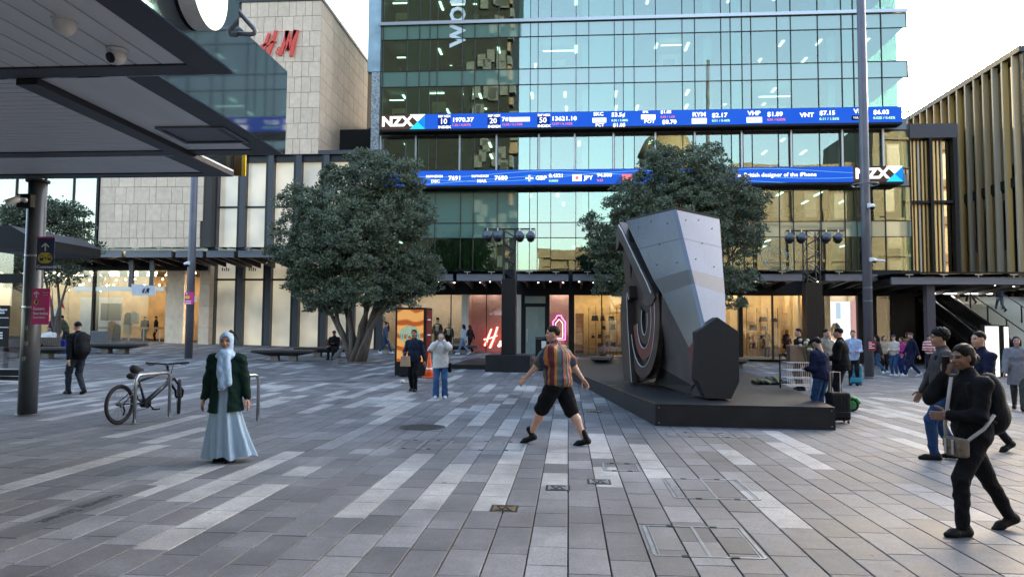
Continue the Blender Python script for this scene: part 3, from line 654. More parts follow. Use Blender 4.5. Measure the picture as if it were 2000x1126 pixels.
# neon letters and neon outline in the pink window
def brush_logo(t, u0, u1, v0, v1, Y, m, dep, core=None):
    """slanted brush letters H & M between photo limits"""
    a = P(u0, v1, Y); b = P(u1, v0, Y); W = b.x - a.x; H = b.z - a.z
    def stroke(name, pts, w0, w1, mm=m, yy=0.0):
        q = MB(); n = len(pts); L = []; Rr = []
        for i, (x, z) in enumerate(pts):
            p0 = pts[max(i - 1, 0)]; p1 = pts[min(i + 1, n - 1)]; dx, dz = p1[0] - p0[0], p1[1] - p0[1]; l = math.hypot(dx, dz); wv = w0 + (w1 - w0) * i / (n - 1)
            L.append((a.x + (x - dz / l * wv / 2) * W, Y + yy, a.z + (z + dx / l * wv / 2) * H)); Rr.append((a.x + (x + dz / l * wv / 2) * W, Y + yy, a.z + (z - dx / l * wv / 2) * H))
        for i in range(n - 1): q.prism([L[i], L[i + 1], Rr[i + 1], Rr[i]], (0, -dep, 0))
        return wb(q, name, mm, t)
    def both(nm, pts, w0, w1):
        stroke(nm, pts, w0, w1)
        if core: stroke(nm + '_core', pts, w0 * .45, w1 * .45, core, -dep - .004)
    both('letter_h', [(.03, .08), (.12, .45), (.22, .9)], .10, .07); both('letter_h', [(.18, -.02), (.29, .42), (.40, 1.0)], .10, .08); both('letter_h', [(0, .38), (.2, .46), (.40, .58)], .10, .06)
    both('letter_m', [(.53, .0), (.63, .45), (.72, .98)], .08, .10); both('letter_m', [(.70, .98), (.725, .5), (.73, .2)], .12, .08); both('letter_m', [(.73, .2), (.82, .6), (.93, 1.0)], .07, .10); both('letter_m', [(.95, 1.0), (.89, .5), (.83, -.04)], .13, .09)
    o = wt(t, 'ampersand', '&', H * .42, core or m, Vector((a.x + W * .39, Y - dep, a.z + H * .17)), bold=.02, ext=.005, shear=.25)
M_neonr = emat('neon_red', (1, .06, .04), .55); M_neonw = emat('neon_core', (1, .78, .62), .6)
sg = thing('neon_sign', 'glowing red and white neon letters in the pink shop window', 'sign', (XF(975, YF), YF + .3, 1.0)); brush_logo(sg, 945, 1012, 638, 678, YF + .3, M_neonr, .03, M_neonw)
nl = thing('neon_outline', 'pink neon lantern outline hanging in the narrow shop window', 'sign', (XF(1092, YF), YF + .3, 1.0))
def uvpts(L, Y): return [P(u, v, Y) for u, v in L]
q = MB(); q.tube(uvpts([(1081, 663), (1080, 628), (1086, 621), (1088, 616), (1096, 616), (1098, 621), (1104, 628), (1104, 663), (1081, 663)], YF + .3), .03, 6); wb(q, 'neon_tube', emat('neon_pink', (1, .12, .45), 1.0), nl)
q = MB(); q.tube(uvpts([(1086, 660), (1085, 631), (1092, 623), (1099, 631), (1099, 660), (1086, 660)], YF + .3), .022, 6); wb(q, 'inner_tube', M_neonw, nl)
# screen in the right-hand window with a portrait poster
scn = thing('shop_screen', 'tall bright screen with a pale fashion portrait in shop window', 'screen', (XF(1640, YF), YF + .2, .3))
wi('screen_panel', ub(emat('screen_white', (.9, .95, 1), .2)), scn, XF(1622, YF), XF(1660, YF), YF + .2, YF + .25, .4, ZF(588, YF, 1640))
wi('screen_panel', ub(emat('screen_pink', (.8, .45, .45), .14)), scn, XF(1662, YF), XF(1672, YF), YF + .2, YF + .25, .4, ZF(588, YF, 1640))
wi('screen_panel', ub(emat('screen_blue', (.45, .62, .8), .18)), scn, XF(1632, YF), XF(1641, YF), YF + .19, YF + .198, 2.6, ZF(590, YF, 1640))
wi('screen_panel', ub(M_odark), scn, XF(1600, YF), XF(1621, YF), YF + .2, YF + .25, .4, ZS1)
q = MB(); c = P(1630, 652, YF + .18); q.lathe([(.33, 0), (.33, .01)], 20, c, M=Matrix.Rotation(R(90), 3, 'X') @ Matrix.Diagonal((.8, 1.15, 1))); wb(q, 'portrait_face', emat('print_skin', (.8, .50, .40), .13), scn)
q = MB(); q.prism([P(u, v, YF + .165) for u, v in ((1623, 655), (1622, 640), (1627, 631), (1635, 630), (1641, 637), (1641, 644), (1634, 640), (1628, 643), (1626, 656))], (0, -.01, 0)); wb(q, 'portrait_hair', emat('print_black', (.01, .01, .015), .1), scn)
q = MB(); q.prism([P(u, v, YF + .165) for u, v in ((1622, 690), (1624, 672), (1632, 668), (1641, 674), (1644, 690))], (0, -.01, 0)); wb(q, 'portrait_shoulders', emat('print_peach', (.85, .62, .45), .12), scn)
q = MB(); q.prism([P(u, v, YF + .160) for u, v in ((1633, 659), (1636, 658), (1639, 659), (1636, 661.5))], (0, -.01, 0)); wb(q, 'portrait_lips', emat('print_red', (.6, .03, .03), .13), scn)
# ================================================================== DEPARTMENT STORE (left)
def stone_panel_mat():
    m = bpy.data.materials.new('travertine_panel'); m.use_nodes = True; t = m.node_tree; n = t.nodes; b = n['Principled BSDF']
    g = n.new('ShaderNodeNewGeometry'); oi = n.new('ShaderNodeObjectInfo')
    va = n.new('ShaderNodeVectorMath'); va.operation = 'MULTIPLY_ADD'; va.inputs[1].default_value = (1, 1, 1)
    vm = n.new('ShaderNodeVectorMath'); vm.operation = 'SCALE'; vm.inputs[0].default_value = (31, 17, 43); t.links.new(oi.outputs['Random'], vm.inputs['Scale'])
    t.links.new(g.outputs['Position'], va.inputs[0]); t.links.new(vm.outputs[0], va.inputs[2])
    a = n.new('ShaderNodeTexNoise'); a.inputs['Scale'].default_value = 3.0; a.inputs['Detail'].default_value = 8; a.inputs['Roughness'].default_value = .7; t.links.new(va.outputs[0], a.inputs['Vector'])
    cr = n.new('ShaderNodeValToRGB'); cr.color_ramp.elements[0].position = .3; cr.color_ramp.elements[0].color = (.70, .51, .36, 1); cr.color_ramp.elements[1].position = .7; cr.color_ramp.elements[1].color = (.90, .69, .50, 1)
    t.links.new(a.outputs[0], cr.inputs[0])
    mr = n.new('ShaderNodeMapRange'); mr.inputs[3].default_value = .90; mr.inputs[4].default_value = 1.04; t.links.new(oi.outputs['Random'], mr.inputs[0])
    s = n.new('ShaderNodeVectorMath'); s.operation = 'SCALE'; t.links.new(cr.outputs[0], s.inputs[0]); t.links.new(mr.outputs[0], s.inputs['Scale'])
    t.links.new(s.outputs[0], b.inputs['Base Color']); b.inputs['Roughness'].default_value = .55; return m
M_trav = stone_panel_mat(); PB = unit_box('stone_panel', M_trav)
M_back = mat('panel_joint_dark', (.06, .05, .045), .8)
YB = 42.5; XC = XF(628, YB, 20); ZB0, ZB1 = ZF(301, YB, 600), ZF(1, YB, 628)
store = thing('department_store', 'stone clad department store with dark fins and red letters', 'building', (-20, 43, .7))
bx = MB(); bx.box(-40, XC - .06, YB + .05, 62, ZB0, ZB1); wb(bx, 'upper_box', M_back, store)
cp = MB(); cp.box(-40, XC + .05, YB - .06, 62, ZB1, ZB1 + .22); wb(cp, 'parapet_cap', M_dark, store)
rp = random.Random(5); NR = 10; RH = (ZB1 - ZB0) / NR
for r_ in range(NR):
    z0 = ZB0 + r_ * RH; x = XC; wide = r_ % 2
    while x > -20.2:
        wd = .72 if wide else .44; wide = not wide
        if rp.random() < .3: wd = .58
        wi('stone_panel', PB, store, x - wd + .012, x - .012, YB - rp.uniform(.0, .006), YB + .05, z0 + .012, z0 + RH - .012); x -= wd
    y = YB + .06
    while y < 52.5:
        wd = 1.15; wi('stone_panel', PB, store, XC - .055, XC - .005 + rp.uniform(0, .005), y + .012, y + wd - .012, z0 + .012, z0 + RH - .012); y += wd
M_hmred = mat('coral_red_letter', (.80, .07, .045), .4, coat=.3)
hs = thing('wall_sign', 'red slanted letters mounted on the stone wall', 'sign', (XF(545, YB), YB - .1, 17))
brush_logo(hs, 510, 583, 60, 110, YB - .02, M_hmred, .12)
# dark recess between store and office block
rc = MB(); rc.box(XC + .02, XL - .6, 46.5, 46.7, 0, ZF(253, 46.5, 690)); wb(rc, 'recess_wall', M_black, store)
rc = MB(); rc.box(XC + .1, XL - .6, 53, 53.3, 0, 17); wb(rc, 'recess_back_wall', M_frame, store)
# fin facade
YH = 43.0
M_lit = bpy.data.materials.new('backlit_cream_window'); M_lit.use_nodes = True
_t = M_lit.node_tree; _n = _t.nodes; _b = _n['Principled BSDF']; _b.inputs['Base Color'].default_value = (.66, .62, .54, 1); _b.inputs['Roughness'].default_value = .12
_g = _n.new('ShaderNodeNewGeometry'); _z = _n.new('ShaderNodeTexNoise'); _z.inputs['Scale'].default_value = .6; _t.links.new(_g.outputs['Position'], _z.inputs['Vector'])
_r = _n.new('ShaderNodeMapRange'); _r.inputs[1].default_value = .3; _r.inputs[2].default_value = .7; _r.inputs[3].default_value = .025; _r.inputs[4].default_value = .07; _t.links.new(_z.outputs[0], _r.inputs[0])
_b.inputs['Emission Color'].default_value = (1, .86, .58, 1); _t.links.new(_r.outputs[0], _b.inputs['Emission Strength'])
M_fin = mat('dark_fin_steel', (.065, .065, .075), .45, .3)
M_finb = mat('black_fin_side', (.012, .012, .016), .5)
zt = ZF(306, YH, 560); zg = .55
fins = [XF(416 + 54.2 * k, YH, 600) for k in range(7)]
for i, x in enumerate(fins):
    wi('fin', ub(M_fin), store, x - .06, x + .28, YH - .45, YH - .08, zg, zt)
    wi('fin_return', ub(M_finb), store, x - .22, x - .062, YH - .40, YH - .08, zg, zt)
    if i < 6:
        xa, xb = x + .282, fins[i + 1] - .222
        ztr = ZF(405, YH, 500); zca = ZF(490, YH, 500); zl = ZF(546, YH, 480)
        wi('lit_window', ub(M_lit), store, xa, xb, YH - .07, YH - .03, zl + .06, zt - .4); wi('lit_window', ub(M_lit), store, xa, xb, YH - .07, YH - .03, zg + .1, zl - .06)
        wi('window_bar', ub(M_finb), store, xa, xb, YH - .13, YH - .072, ztr - .06, ztr + .06); wi('window_bar', ub(M_finb), store, xa, xb, YH - .13, YH - .072, zl - .06, zl + .06)
        wi('window_head', ub(M_finb), store, xa, xb, YH - .3, YH - .072, zt - .4, zt)
wi('top_frame', ub(M_fin), store, fins[0] - .3, fins[-1] + .4, YH - .5, YH - .05, zt + .002, zt + .25)
wi('fin_backing', ub(M_back), store, fins[0] - .2, XL - .6, YH - .02, YH + .2, 0, zt + .2)
for u in (443, 495):
    for k in range(4): wi('window_notice', ub(M_finb), store, XF(u - 6 + k * 4, YH), XF(u - 4 + k * 4, YH), YH - .08, YH - .0715, ZF(529, YH, u), ZF(522 + k % 2 * 2, YH, u))
# left stone wall over the shop
YL = 42.0; xw0, xw1 = XF(193, YL, 420), XF(396, YL, 420); zw0, zw1 = ZF(486, YL, 300), ZF(300, YL, 300)
wi('wall_backing', ub(M_back), store, xw0, xw1 + .5, YL + .06, YL + .8, zw0 - .1, ZB0)
zr = [zw0, ZF(465, YL, 300), ZF(432, YL, 300), ZF(398, YL, 300), ZF(365, YL, 300), ZF(333, YL, 300), zw1]
for j in range(6):
    x = xw0 + .02; k = j
    while x < xw1 - .2:
        wd = (.5, .98, .42, .98, .7)[k % 5] if j > 2 else (.52, .5, .98, .5, .46)[k % 5]; k += 1; xe = min(x + wd, xw1)
        wi('stone_panel', PB, store, x + .012, xe - .012, YL - rp.uniform(0, .01), YL + .055, zr[j] + .012, zr[j + 1] - .012); x = xe
    wi('stone_panel', PB, store, xw1 + .012, xw1 + .46, YL + .1, YL + .16, zr[j] + .012, zr[j + 1] - .012)
xp0, xp1 = XF(388, YL, 600), XF(408, YL, 600)
for k in range(4): wi('pier_block', PB, store, xp0, xp1, YL + .02, YL + .6, .55 + k * 1.3, .55 + k * 1.3 + 1.285)
# far-left curtain wall
xg0 = -38.0
M_skyglass = spandrel('pale_curtain_glass', (.50, .44, .32), .45)
for k in range(5):
    a, b = xg0 + k * (xw0 - xg0) / 5, xg0 + (k + 1) * (xw0 - xg0) / 5
    wi('curtain_pane', ub(M_skyglass), store, a + .03, b - .03, YL + .3, YL + .33, 6.2, 11); wi('curtain_mullion', ub(M_mull), store, b - .03, b + .03, YL + .2, YL + .32, 4.5, 12)
wi('edge_frame', ub(M_black), store, xw0 - .16, xw0 - .02, YL - .1, YL + .4, .5, 12.5)
wi('curtain_head', ub(M_frame), store, xg0, xw0 - .18, YL + .2, YL + .5, 11, 12.6)
# left shop room
zc0 = .85; zc1 = ZF(528, YL, 250)
lm = MB(); lm.box(-38, XF(386, YL), YL + 4.8, YL + 4.9, zc0, zc1); wb(lm, 'shop_back_wall', mat('amber_shop_wall', (.55, .36, .17), .6, var=.35, scale=1.2), store)
lm = MB(); lm.box(-38, XF(386, YL), YL + .1, YL + 4.8, zc0 - .4, zc0); wb(lm, 'shop_floor', M_floor, store)
lm = MB(); lm.box(-38, XF(408, YL), YL - .1, YL + 4.8, zc1, zc1 + .9); wb(lm, 'shop_head', M_black, store)
wi('stone_pillar', PB, store, XF(327, YL), XF(362, YL), YL + .1, YL + .5, .6, zc1)
for k in range(12):
    x = -36 + k * 1.25
    for y in (YL + 1, YL + 3): wi('shop_light', ub(M_warm), store, x, x + .5, y, y + .25, zc1 - .08, zc1 - .02)
M_bulb = emat('warm_bulb', (1, .72, .35), 8)
bl = MB(); bl.ell((0, 0, 0), .05, 8, 6); bulb = bl.mesh('bulb', M_bulb)
for k in range(26):
    o = inst('pendant_bulb', bulb, store, (0, 0, 0)); o.matrix_parent_inverse = Matrix.Translation(store.location).inverted()
    o.location = (XF(140 + k * 9 + rp.uniform(-2, 2), YL + 1.5), YL + 1.5 + rp.uniform(-.5, .8), zc1 - .45 - (k % 3) * .32)
for k in range(5):
    x0, x1 = -38 + k * 2.55, -38 + (k + 1) * 2.55
    if x1 < XF(388, YL): wi('shop_window', ub(M_shopglass), store, x0 + .02, x1 - .02, YL, YL + .014, zc0 - .1, zc1)
wi('window_rail', ub(M_silver), store, XF(150, YL), XF(326, YL), YL - .03, YL + .05, ZF(568, YL, 250), ZF(560, YL, 250))
# shop fittings: white screen wall, rails with clothes, tables
M_wht = mat('white_display', (.62, .64, .68), .5)
wi('display_screen', ub(M_wht), store, XF(163, YL + 2), XF(244, YL + 2), YL + 2, YL + 2.08, zc0, ZF(580, YL + 2, 200))
wi('display_doorway', ub(M_odark), store, XF(204, YL + 2), XF(243, YL + 2), YL + 1.95, YL + 1.995, ZF(625, YL + 2, 200), ZF(592, YL + 2, 200))
M_wood2 = mat('shop_table_wood', (.5, .33, .16), .5)
for u0, u1 in ((190, 226), (256, 320)): wi('display_table', ub(M_wood2), store, XF(u0, YL + 1.2), XF(u1, YL + 1.2), YL + .9, YL + 1.6, ZF(642, YL + 1.2, 260), ZF(638, YL + 1.2, 260))
for u in (192, 224, 258, 318, 287): wi('table_leg', ub(M_wht), store, XF(u, YL + 1), XF(u + 1.6, YL + 1), YL + 1, YL + 1.05, zc0, ZF(642, YL + 1.2, 260))
gc = [(.36, .14, .04), (.02, .018, .016), (.55, .45, .32), (.03, .03, .035), (.4, .38, .33)]
for i, (u, v0, v1) in enumerate(((217, 626, 668), (226, 632, 668), (247, 632, 652), (249, 610, 634), (262, 608, 632))):
    m = mat('garment_%d' % i, gc[i], .9); g_ = MB(); a = P(u - 5, v1, YL + .7); b = P(u + 5, v0, YL + .7); c_ = (a.x + b.x) / 2
    g_.prism([(c_ - .06, YL + .7, b.z), (c_ + .06, YL + .7, b.z), (c_ + .2, YL + .7, b.z - .12), (c_ + .22, YL + .7, a.z), (c_ - .22, YL + .7, a.z), (c_ - .2, YL + .7, b.z - .12)], (0, .16, 0))
    o = wb(g_, 'garment', m, None); tag(o, ('long tan coat', 'black dress', 'cream cardigan', 'grey top', 'pale hanging jumper')[i] + ' on display in the left shop window', 'garment', 'garments in the left shop')
hb = thing('balloon_sign', 'cluster of red balloon letters hanging in left shop window', 'sign', (XF(193, YL + .5), YL + .5, 4.2))
brush_logo(hb, 179, 208, 538, 556, YL + .5, mat('red_balloon_foil', (.75, .02, .03), .25, coat=.5), .15)

# ------------------------------------------------------------------ glass canopies over the footpath
M_canb = mat('canopy_grey_beam', (.17, .17, .19), .5, .2); M_rafter = mat('canopy_rafter', (.05, .035, .032), .5); M_clip = mat('canopy_clip', (.5, .5, .48), .4, .5)
M_dl = emat('downlight_glow', (1, .93, .8), 2.2)
def canopy(label, u0, u1, vt, vb, Yf, Yb, raft=3, x=None, back_drop=0.25, lights=3):
    um = (u0 + u1) / 2; x0, x1 = XF(u0, Yf, vb), XF(u1, Yf, vb); z1, z0 = ZF(vt, Yf, um), ZF(vb, Yf, um)
    t = thing('glass_canopy', label, 'canopy', ((x0 + x1) / 2, Yf, z0), group='glass canopies over the shop fronts')
    wi('fascia_beam', ub(M_canb), t, x0 + .05, x1 - .05, Yf, Yf + .14, z0, z1)
    n = max(1, round((x1 - x0) / 1.6))
    for i in range(n):
        a, b = x0 + (x1 - x0) * i / n, x0 + (x1 - x0) * (i + 1) / n
        q = MB(); q.prism([(a + .015, Yf - .25, z1 + .14), (b - .015, Yf - .25, z1 + .14), (b - .015, Yb, z1 + .30), (a + .015, Yb, z1 + .30)], (0, 0, .02)); wb(q, 'glass_panel', M_cglass, t)
        q = MB(); q.box((a + b) / 2 - .18, (a + b) / 2 + .18, Yf - .2, Yf - .1, z1 + .09, z1 + .13); q.box((a + b) / 2 - .02, (a + b) / 2 + .02, Yf - .16, Yf - .12, z1 - .02, z1 + .09); wb(q, 'glass_clip', M_clip, t)
    for i in range(raft):
        a = x0 + (x1 - x0) * (i + .5) / raft
        q = MB(); q.prism([(a - .06, Yf + .15, z0 + .02), (a - .06, Yf + .15, z1 + .02), (a - .06, Yb, z1 + .1), (a - .06, Yb, z0 - back_drop)], (.12, 0, 0)); wb(q, 'rafter', M_rafter, t)
    q = MB(); q.box(x0, x1, Yf + 1.4, Yb, z0 + .12, z0 + .16); wb(q, 'soffit', M_black, t)
    for i in range(lights):
        a = x0 + (x1 - x0) * (i + .5) / lights; yy = Yf + 2.2 + (i % 2) * .8
        q = MB(); q.lathe([(.035, 0), (.04, .03)], 8, (a, yy, z0 + .085)); wb(q, 'downlight', M_dl, t)
W_ = 'glass footpath canopy with grey edge beam, '
for lab, u0, u1 in (('behind the left tree crown', 768, 886), ('left of the first lighting truss', 890, 984), ('right of the first lighting truss', 1008, 1112), ('left of the sculpture behind leaves', 1117, 1240), ('behind the sculpture', 1245, 1475), ('left of the second lighting truss', 1484, 1569), ('between second truss and tall pole', 1611, 1716)):
    canopy(W_ + lab, u0, u1, 535, 548, 40.0, 43.88, 3 if u1 - u0 < 150 else 6, lights=4)
canopy(W_ + 'long one over the escalator', 1740, 2080, 541, 555, 38.0, 46.5, 7, lights=6)
for lab, u0, u1 in (('over the left shop by the leafy tree', 60, 239), ('with a hanging banner below', 243, 336), ('left of the slim grey pole', 341, 397), ('right of the slim grey pole', 401, 458), ('touching the big tree crown', 463, 560), ('hidden behind the big tree crown', 566, 730)):
    canopy(W_ + lab, u0, u1, 489, 502, 38.6, 42.6 if u0 > 400 else 41.8, 3, lights=3)
bn = thing('hanging_banner', 'white hanging banner with black brush letters under left canopy', 'banner', (XF(279, 39.5), 39.5, 3.8))
q = MB(); q.prism(uvpts([(257, 554), (303, 558), (303, 577), (257, 576)], 39.5), (0, .03, 0)); wb(q, 'banner_panel', M_wht, bn)
brush_logo(bn, 277, 292, 562, 572, 39.49, M_black, .01)
for u in (260, 300): wi('hanger', ub(M_fin), bn, XF(u - 4, 39.6), XF(u + 4, 39.6), 39.54, 39.7, ZF(560, 39.6, u), ZF(508, 39.6, u))

# ================================================================== FIN BUILDING, STAIRS, ESCALATOR (right)
XG = 27.0; ZG = 18.6
finb = thing('finned_building', 'long glass building with tall gold and bronze vertical fins', 'building', (XG, 45, 0))
M_goldfin = mat('gold_anodised_fin', (.90, .58, .21), .45, .15, .12, .4); M_greyfin = mat('grey_bronze_fin', (.62, .52, .38), .5, .1)
M_fglass = glass('amber_dark_glass', (.30, .28, .22), (.75, .66, .50), .40, 0, .1, .4)
fg = MB(); fg.box(XG + .3, XG + .33, 45.2, 76, 0, ZG); wb(fg, 'side_glazing', M_fglass, finb)
fg = MB(); fg.box(XG + .4, 62, 47, 77, 0, ZG - .3); wb(fg, 'core', M_owall, finb)
fg = MB(); fg.box(XG - .25, 62, 44.6, 77, ZG, ZG + .35); wb(fg, 'roof_edge', M_frame, finb)
rg = random.Random(9); M_tanfin = mat('tan_fin', (.66, .46, .24), .5, .1)
for k in range(30):
    y = 45.3 + k * 1.05
    wi('fin', ub(rg.choice((M_goldfin, M_goldfin, M_goldfin, M_tanfin, M_greyfin))), finb, XG - .20, XG + .10, y, y + .10, 4.4, ZG - .01)
    wi('fin_edge', ub(M_greyfin), finb, XG - .26, XG - .202, y - .02, y + .12, 4.4, ZG - .02)
    if rg.random() < .2: wi('fin_screen', ub(rg.choice((M_goldfin, M_goldfin, M_greyfin, M_black))), finb, XG - .05, XG + .2, y + .16, y + .45, rg.uniform(4.4, 8), rg.uniform(9, 16))
    wi('cross_rail', ub(M_black), finb, XG + .02, XG + .28, y + .105, y + 1.045, 10.7, 11.3)
for x in (XG, XG + 1.3, XG + 7, XG + 13, XG + 19): wi('front_column', ub(M_frame), finb, x, x + .38, 44.7, 45.1, 0, ZG - .02)
fg = MB(); fg.box(XG + .4, 62, 45.0, 45.03, 0, ZG - .6); wb(fg, 'front_glazing', M_fglass, finb)
wi('front_rail', ub(M_frame), finb, XG + .4, 62, 44.8, 44.98, 16.9, 17.6)
# dark link frame between the two buildings
lk = thing('link_bridge', 'dark steel link frame between glass block and finned building', 'bridge', (23, 47, 0))
xk0, xk1 = XR + .25, XF(1870, 47); zk1, zk0 = ZF(245, 47, 1820), ZF(272, 47, 1820)
wi('top_beam', ub(mat('dark_violet_cladding', (.03, .028, .038), .4)), lk, xk0, xk1, 46.6, 50, zk0, zk1)
for u, w_ in ((1868, .24), (1819, .16)): wi('column', ub(M_black), lk, XF(u, 47) - w_, XF(u, 47), 46.6, 47.0, 4.5, zk0)
wi('cross_beam', ub(M_black), lk, xk0, xk1, 46.7, 46.95, ZF(398, 47, 1820), ZF(393, 47, 1820))
wi('link_glazing', ub(M_fglass), lk, xk0, xk1, 47.1, 47.13, 4.5, zk0)
for k in range(13): wi('link_fin', ub(M_goldfin if k % 3 else M_greyfin), lk, xk0 + .15 + k * .235, xk0 + .26 + k * .235, 46.98, 47.08, 4.5, zk0 - .1)
wi('link_back_wall', ub(mat('tan_stone_far', (.46, .34, .19), .7, var=.3, scale=.8)), lk, xk0, XG, 52, 52.4, 0, 16)
# stairs
YS0, YS1, ZST = 37.2, 46.0, 4.0; XS0, XS1 = 23.2, 33
st = thing('stairway', 'wide pale stone stairs climbing beneath the right canopy', 'stairs', (XS0, YS0, 0))
M_step = mat('pale_stair_stone', (.45, .43, .35), .6, var=.12); NS = 25
for k in range(NS):
    a = YS0 + (YS1 - YS0) * k / NS; z = ZST * (k + 1) / NS
    wi('step', ub(M_step), st, XS0, XS1, a, a + (YS1 - YS0) / NS + .02, z - .19, z - .004 * (k % 2))
wi('landing', ub(M_step), st, XS0, XS1, YS1 + .02, 49, ZST - .2, ZST)
for x in (XS0 + .1, XS0 + 1.9, XS0 + 3.7, XS0 + 6):
    q = MB(); q.tube([(x, YS0, .95), (x, YS1, ZST + .95), (x, YS1 + 1, ZST + .95)], .03, 6); wb(q, 'handrail', M_steel, st)
    for k in range(6):
        f_ = k / 5; q = MB(); yy = YS0 + .1 + (YS1 - YS0 - .2) * f_; zz = ZST * f_; q.box(x - .03, x + .03, yy - .03, yy + .03, zz - .05, zz + .95); wb(q, 'baluster', M_black, st)
en = thing('entrance_hall', 'dark entrance hall with timber panels above the stairs', 'building', (26, 49, 0))
wi('back_wall', ub(M_black), en, XR + .3, 36, 49.2, 49.4, 0, 5.3)
wi('hall_soffit', ub(M_black), en, XR + .3, 36, 44.5, 49.2, 5.32, 5.4)
M_brownp = mat('brown_timber_panel', (.22, .10, .05), .5, var=.3, scale=3)
for u0, u1, v0, v1, m in ((1936, 1972, 606, 640, M_brownp), (1912, 1926, 608, 632, mat('grey_screen', (.3, .3, .28), .5)), (1944, 1960, 624, 645, MATS['grey_screen']), (1976, 1984, 600, 640, M_brownp)):
    wi('wall_panel', ub(m), en, XF(u0, 48.8), XF(u1, 48.8), 48.8, 48.95, ZF(v1, 48.8, 1950), ZF(v0, 48.8, 1950))
for k in range(9):
    wi('hanging_fin', ub(M_goldfin if k % 3 else M_greyfin), en, XF(1832 + k * 17, 47.5), XF(1839 + k * 17, 47.5), 47.5, 47.8, ZF(584, 47.5, 1900), ZF(572, 47.5, 1900))
wi('strip_light', ub(emat('strip_white', (1, .97, .9), 1.6)), en, XF(1802, 44.6), XF(1932, 44.6), 44.5, 44.6, ZF(574, 44.6, 1870), ZF(572.5, 44.6, 1870))
for u, v in ((1975, 668), (1930, 620), (1982, 602)): wi('glow_lamp', ub(M_bulb), en, XF(u, 48.7), XF(u + 6, 48.7), 48.6, 48.7, ZF(v + 3, 48.7, u), ZF(v, 48.7, u))
# escalator
es = thing('escalator', 'steep dark escalator with shining handrails beside the stairs', 'escalator', (21.8, 38, 0))
M_esc = mat('escalator_tread', (.10, .10, .11), .4, .6)
for k in range(22):
    a = YS0 + 1.0 + (YS1 - YS0) * k / 22; z = 4.1 * (k + .6) / 22
    wi('tread', ub(M_esc), es, 21.25, 22.35, a, a + .42, z - .18, z)
for x in (21.1, 22.45):
    q = MB(); q.prism([(x, YS0 + .6, .0), (x, YS0 + .6, .9), (x, YS1 + 1, 5.0), (x, YS1 + 1, 3.9)], (.05, 0, 0)); wb(q, 'balustrade', M_shopglass, es)
    q = MB(); q.tube([(x + .025, YS0 + .2, .75), (x + .025, YS0 + .6, .95), (x + .025, YS1 + 1, 5.08)], .05, 6); wb(q, 'handrail', M_steel, es)
    q = MB(); q.prism([(x - .01, YS0 + .6, -.02), (x - .01, YS0 + .6, .22), (x - .01, YS1 + 1, 4.05), (x - .01, YS1 + 1, 3.8)], (.08, 0, 0)); wb(q, 'skirting', M_black, es)
# canopy column
cl = thing('canopy_column', 'dark violet steel column holding the right canopy', 'column', (XF(1811, 38.6), 38.6, 0))
wi('shaft', ub(mat('violet_grey_steel', (.06, .055, .07), .5, .2)), cl, XF(1803, 38.6), XF(1819, 38.6), 38.4, 38.8, 0, 4.7); wi('cap_plate', ub(M_black), cl, XF(1800, 38.6), XF(1822, 38.6), 38.35, 38.85, 4.7, 4.78); wi('foot_plate', ub(M_black), cl, XF(1800, 38.6), XF(1822, 38.6), 38.35, 38.85, 0, .03)

# ================================================================== THE SIDE OF THE SQUARE BEHIND THE CAMERA (seen mirrored in the glass)
M_sand = mat('golden_sandstone', (.125, .105, .075), .7, var=.3, scale=.6); M_win = mat('dark_old_window', (.03, .03, .035), .2)
def oldblock(label, x0, x1, y1, h, storeys, dome=None):
    t = thing('stone_building', label, 'building', ((x0 + x1) / 2, y1, 0))
    wi('wall', ub(M_sand), t, x0, x1, y1 - 18, y1, 0, h)
    wi('cornice', ub(M_sand), t, x0 - .6, x1 + .6, y1 + .003, y1 + .7, h - 1.2, h + .3); wi('plinth', ub(M_sand), t, x0 - .2, x1 + .2, y1 + .003, y1 + .25, 0, 1.5)
    n = int((x1 - x0) / 4)
    for s in range(storeys):
        z = 2.5 + s * (h - 4.5) / storeys; hh = (h - 4.5) / storeys * .68
        wi('string_course', ub(M_sand), t, x0 - .1, x1 + .1, y1 + .003, y1 + .3, z + hh + .5, z + hh + .8)
        for i in range(n):
            x = x0 + (x1 - x0) * (i + .5) / n; wi('window', ub(M_win), t, x - .8, x + .8, y1 + .004, y1 + .03, z, z + hh)
    for i in range(n + 1):
        x = x0 + (x1 - x0) * i / n; wi('pilaster', ub(M_sand), t, x - .35, x + .35, y1 + .005, y1 + .45, 1.5, h - 1.2)
    if dome:
        q = MB(); q.lathe([(3.6, h), (3.6, h + 3), (3.9, h + 3.1), (3.4, h + 4), (2.6, h + 5.6), (1.4, h + 6.7), (.3, h + 7.1), (.25, h + 8.5)], 20, (dome, y1 - 5, 0)); wb(q, 'dome', mat('weathered_copper', (.16, .14, .08), .6), t, True)
    return t
oldblock('golden old stone building with a dome mirrored in the office glass', 9.5, 38, -11, 24, 4, 14)
oldblock('taller golden stone building mirrored at the right end of the office glass', 39, 62, -8, 30, 5)
oldblock('low stone building mirrored between tower and domed building', -4, 4, -22, 14, 3)
tw = thing('dark_tower', 'tall dark tower with pale window boxes mirrored in the office glass', 'building', (-26, -22, 0))
wi('shaft', ub(mat('dark_tower_cladding', (.006, .010, .012), .7, spec=.2)), tw, -48, -9.5, -50, -22, 0, 72)
M_tw = mat('tower_window_box', (.045, .062, .068), .3)
for k in range(70):
    x = -9.9 - rg.random() ** 1.6 * 5; z = rg.uniform(4, 66); wi('window_box', ub(M_tw), tw, x - .9, x + .3, -21.99, -21.6, z, z + 1.9)
M_tb = mat('tower_edge_brown', (.10, .08, .05), .6)
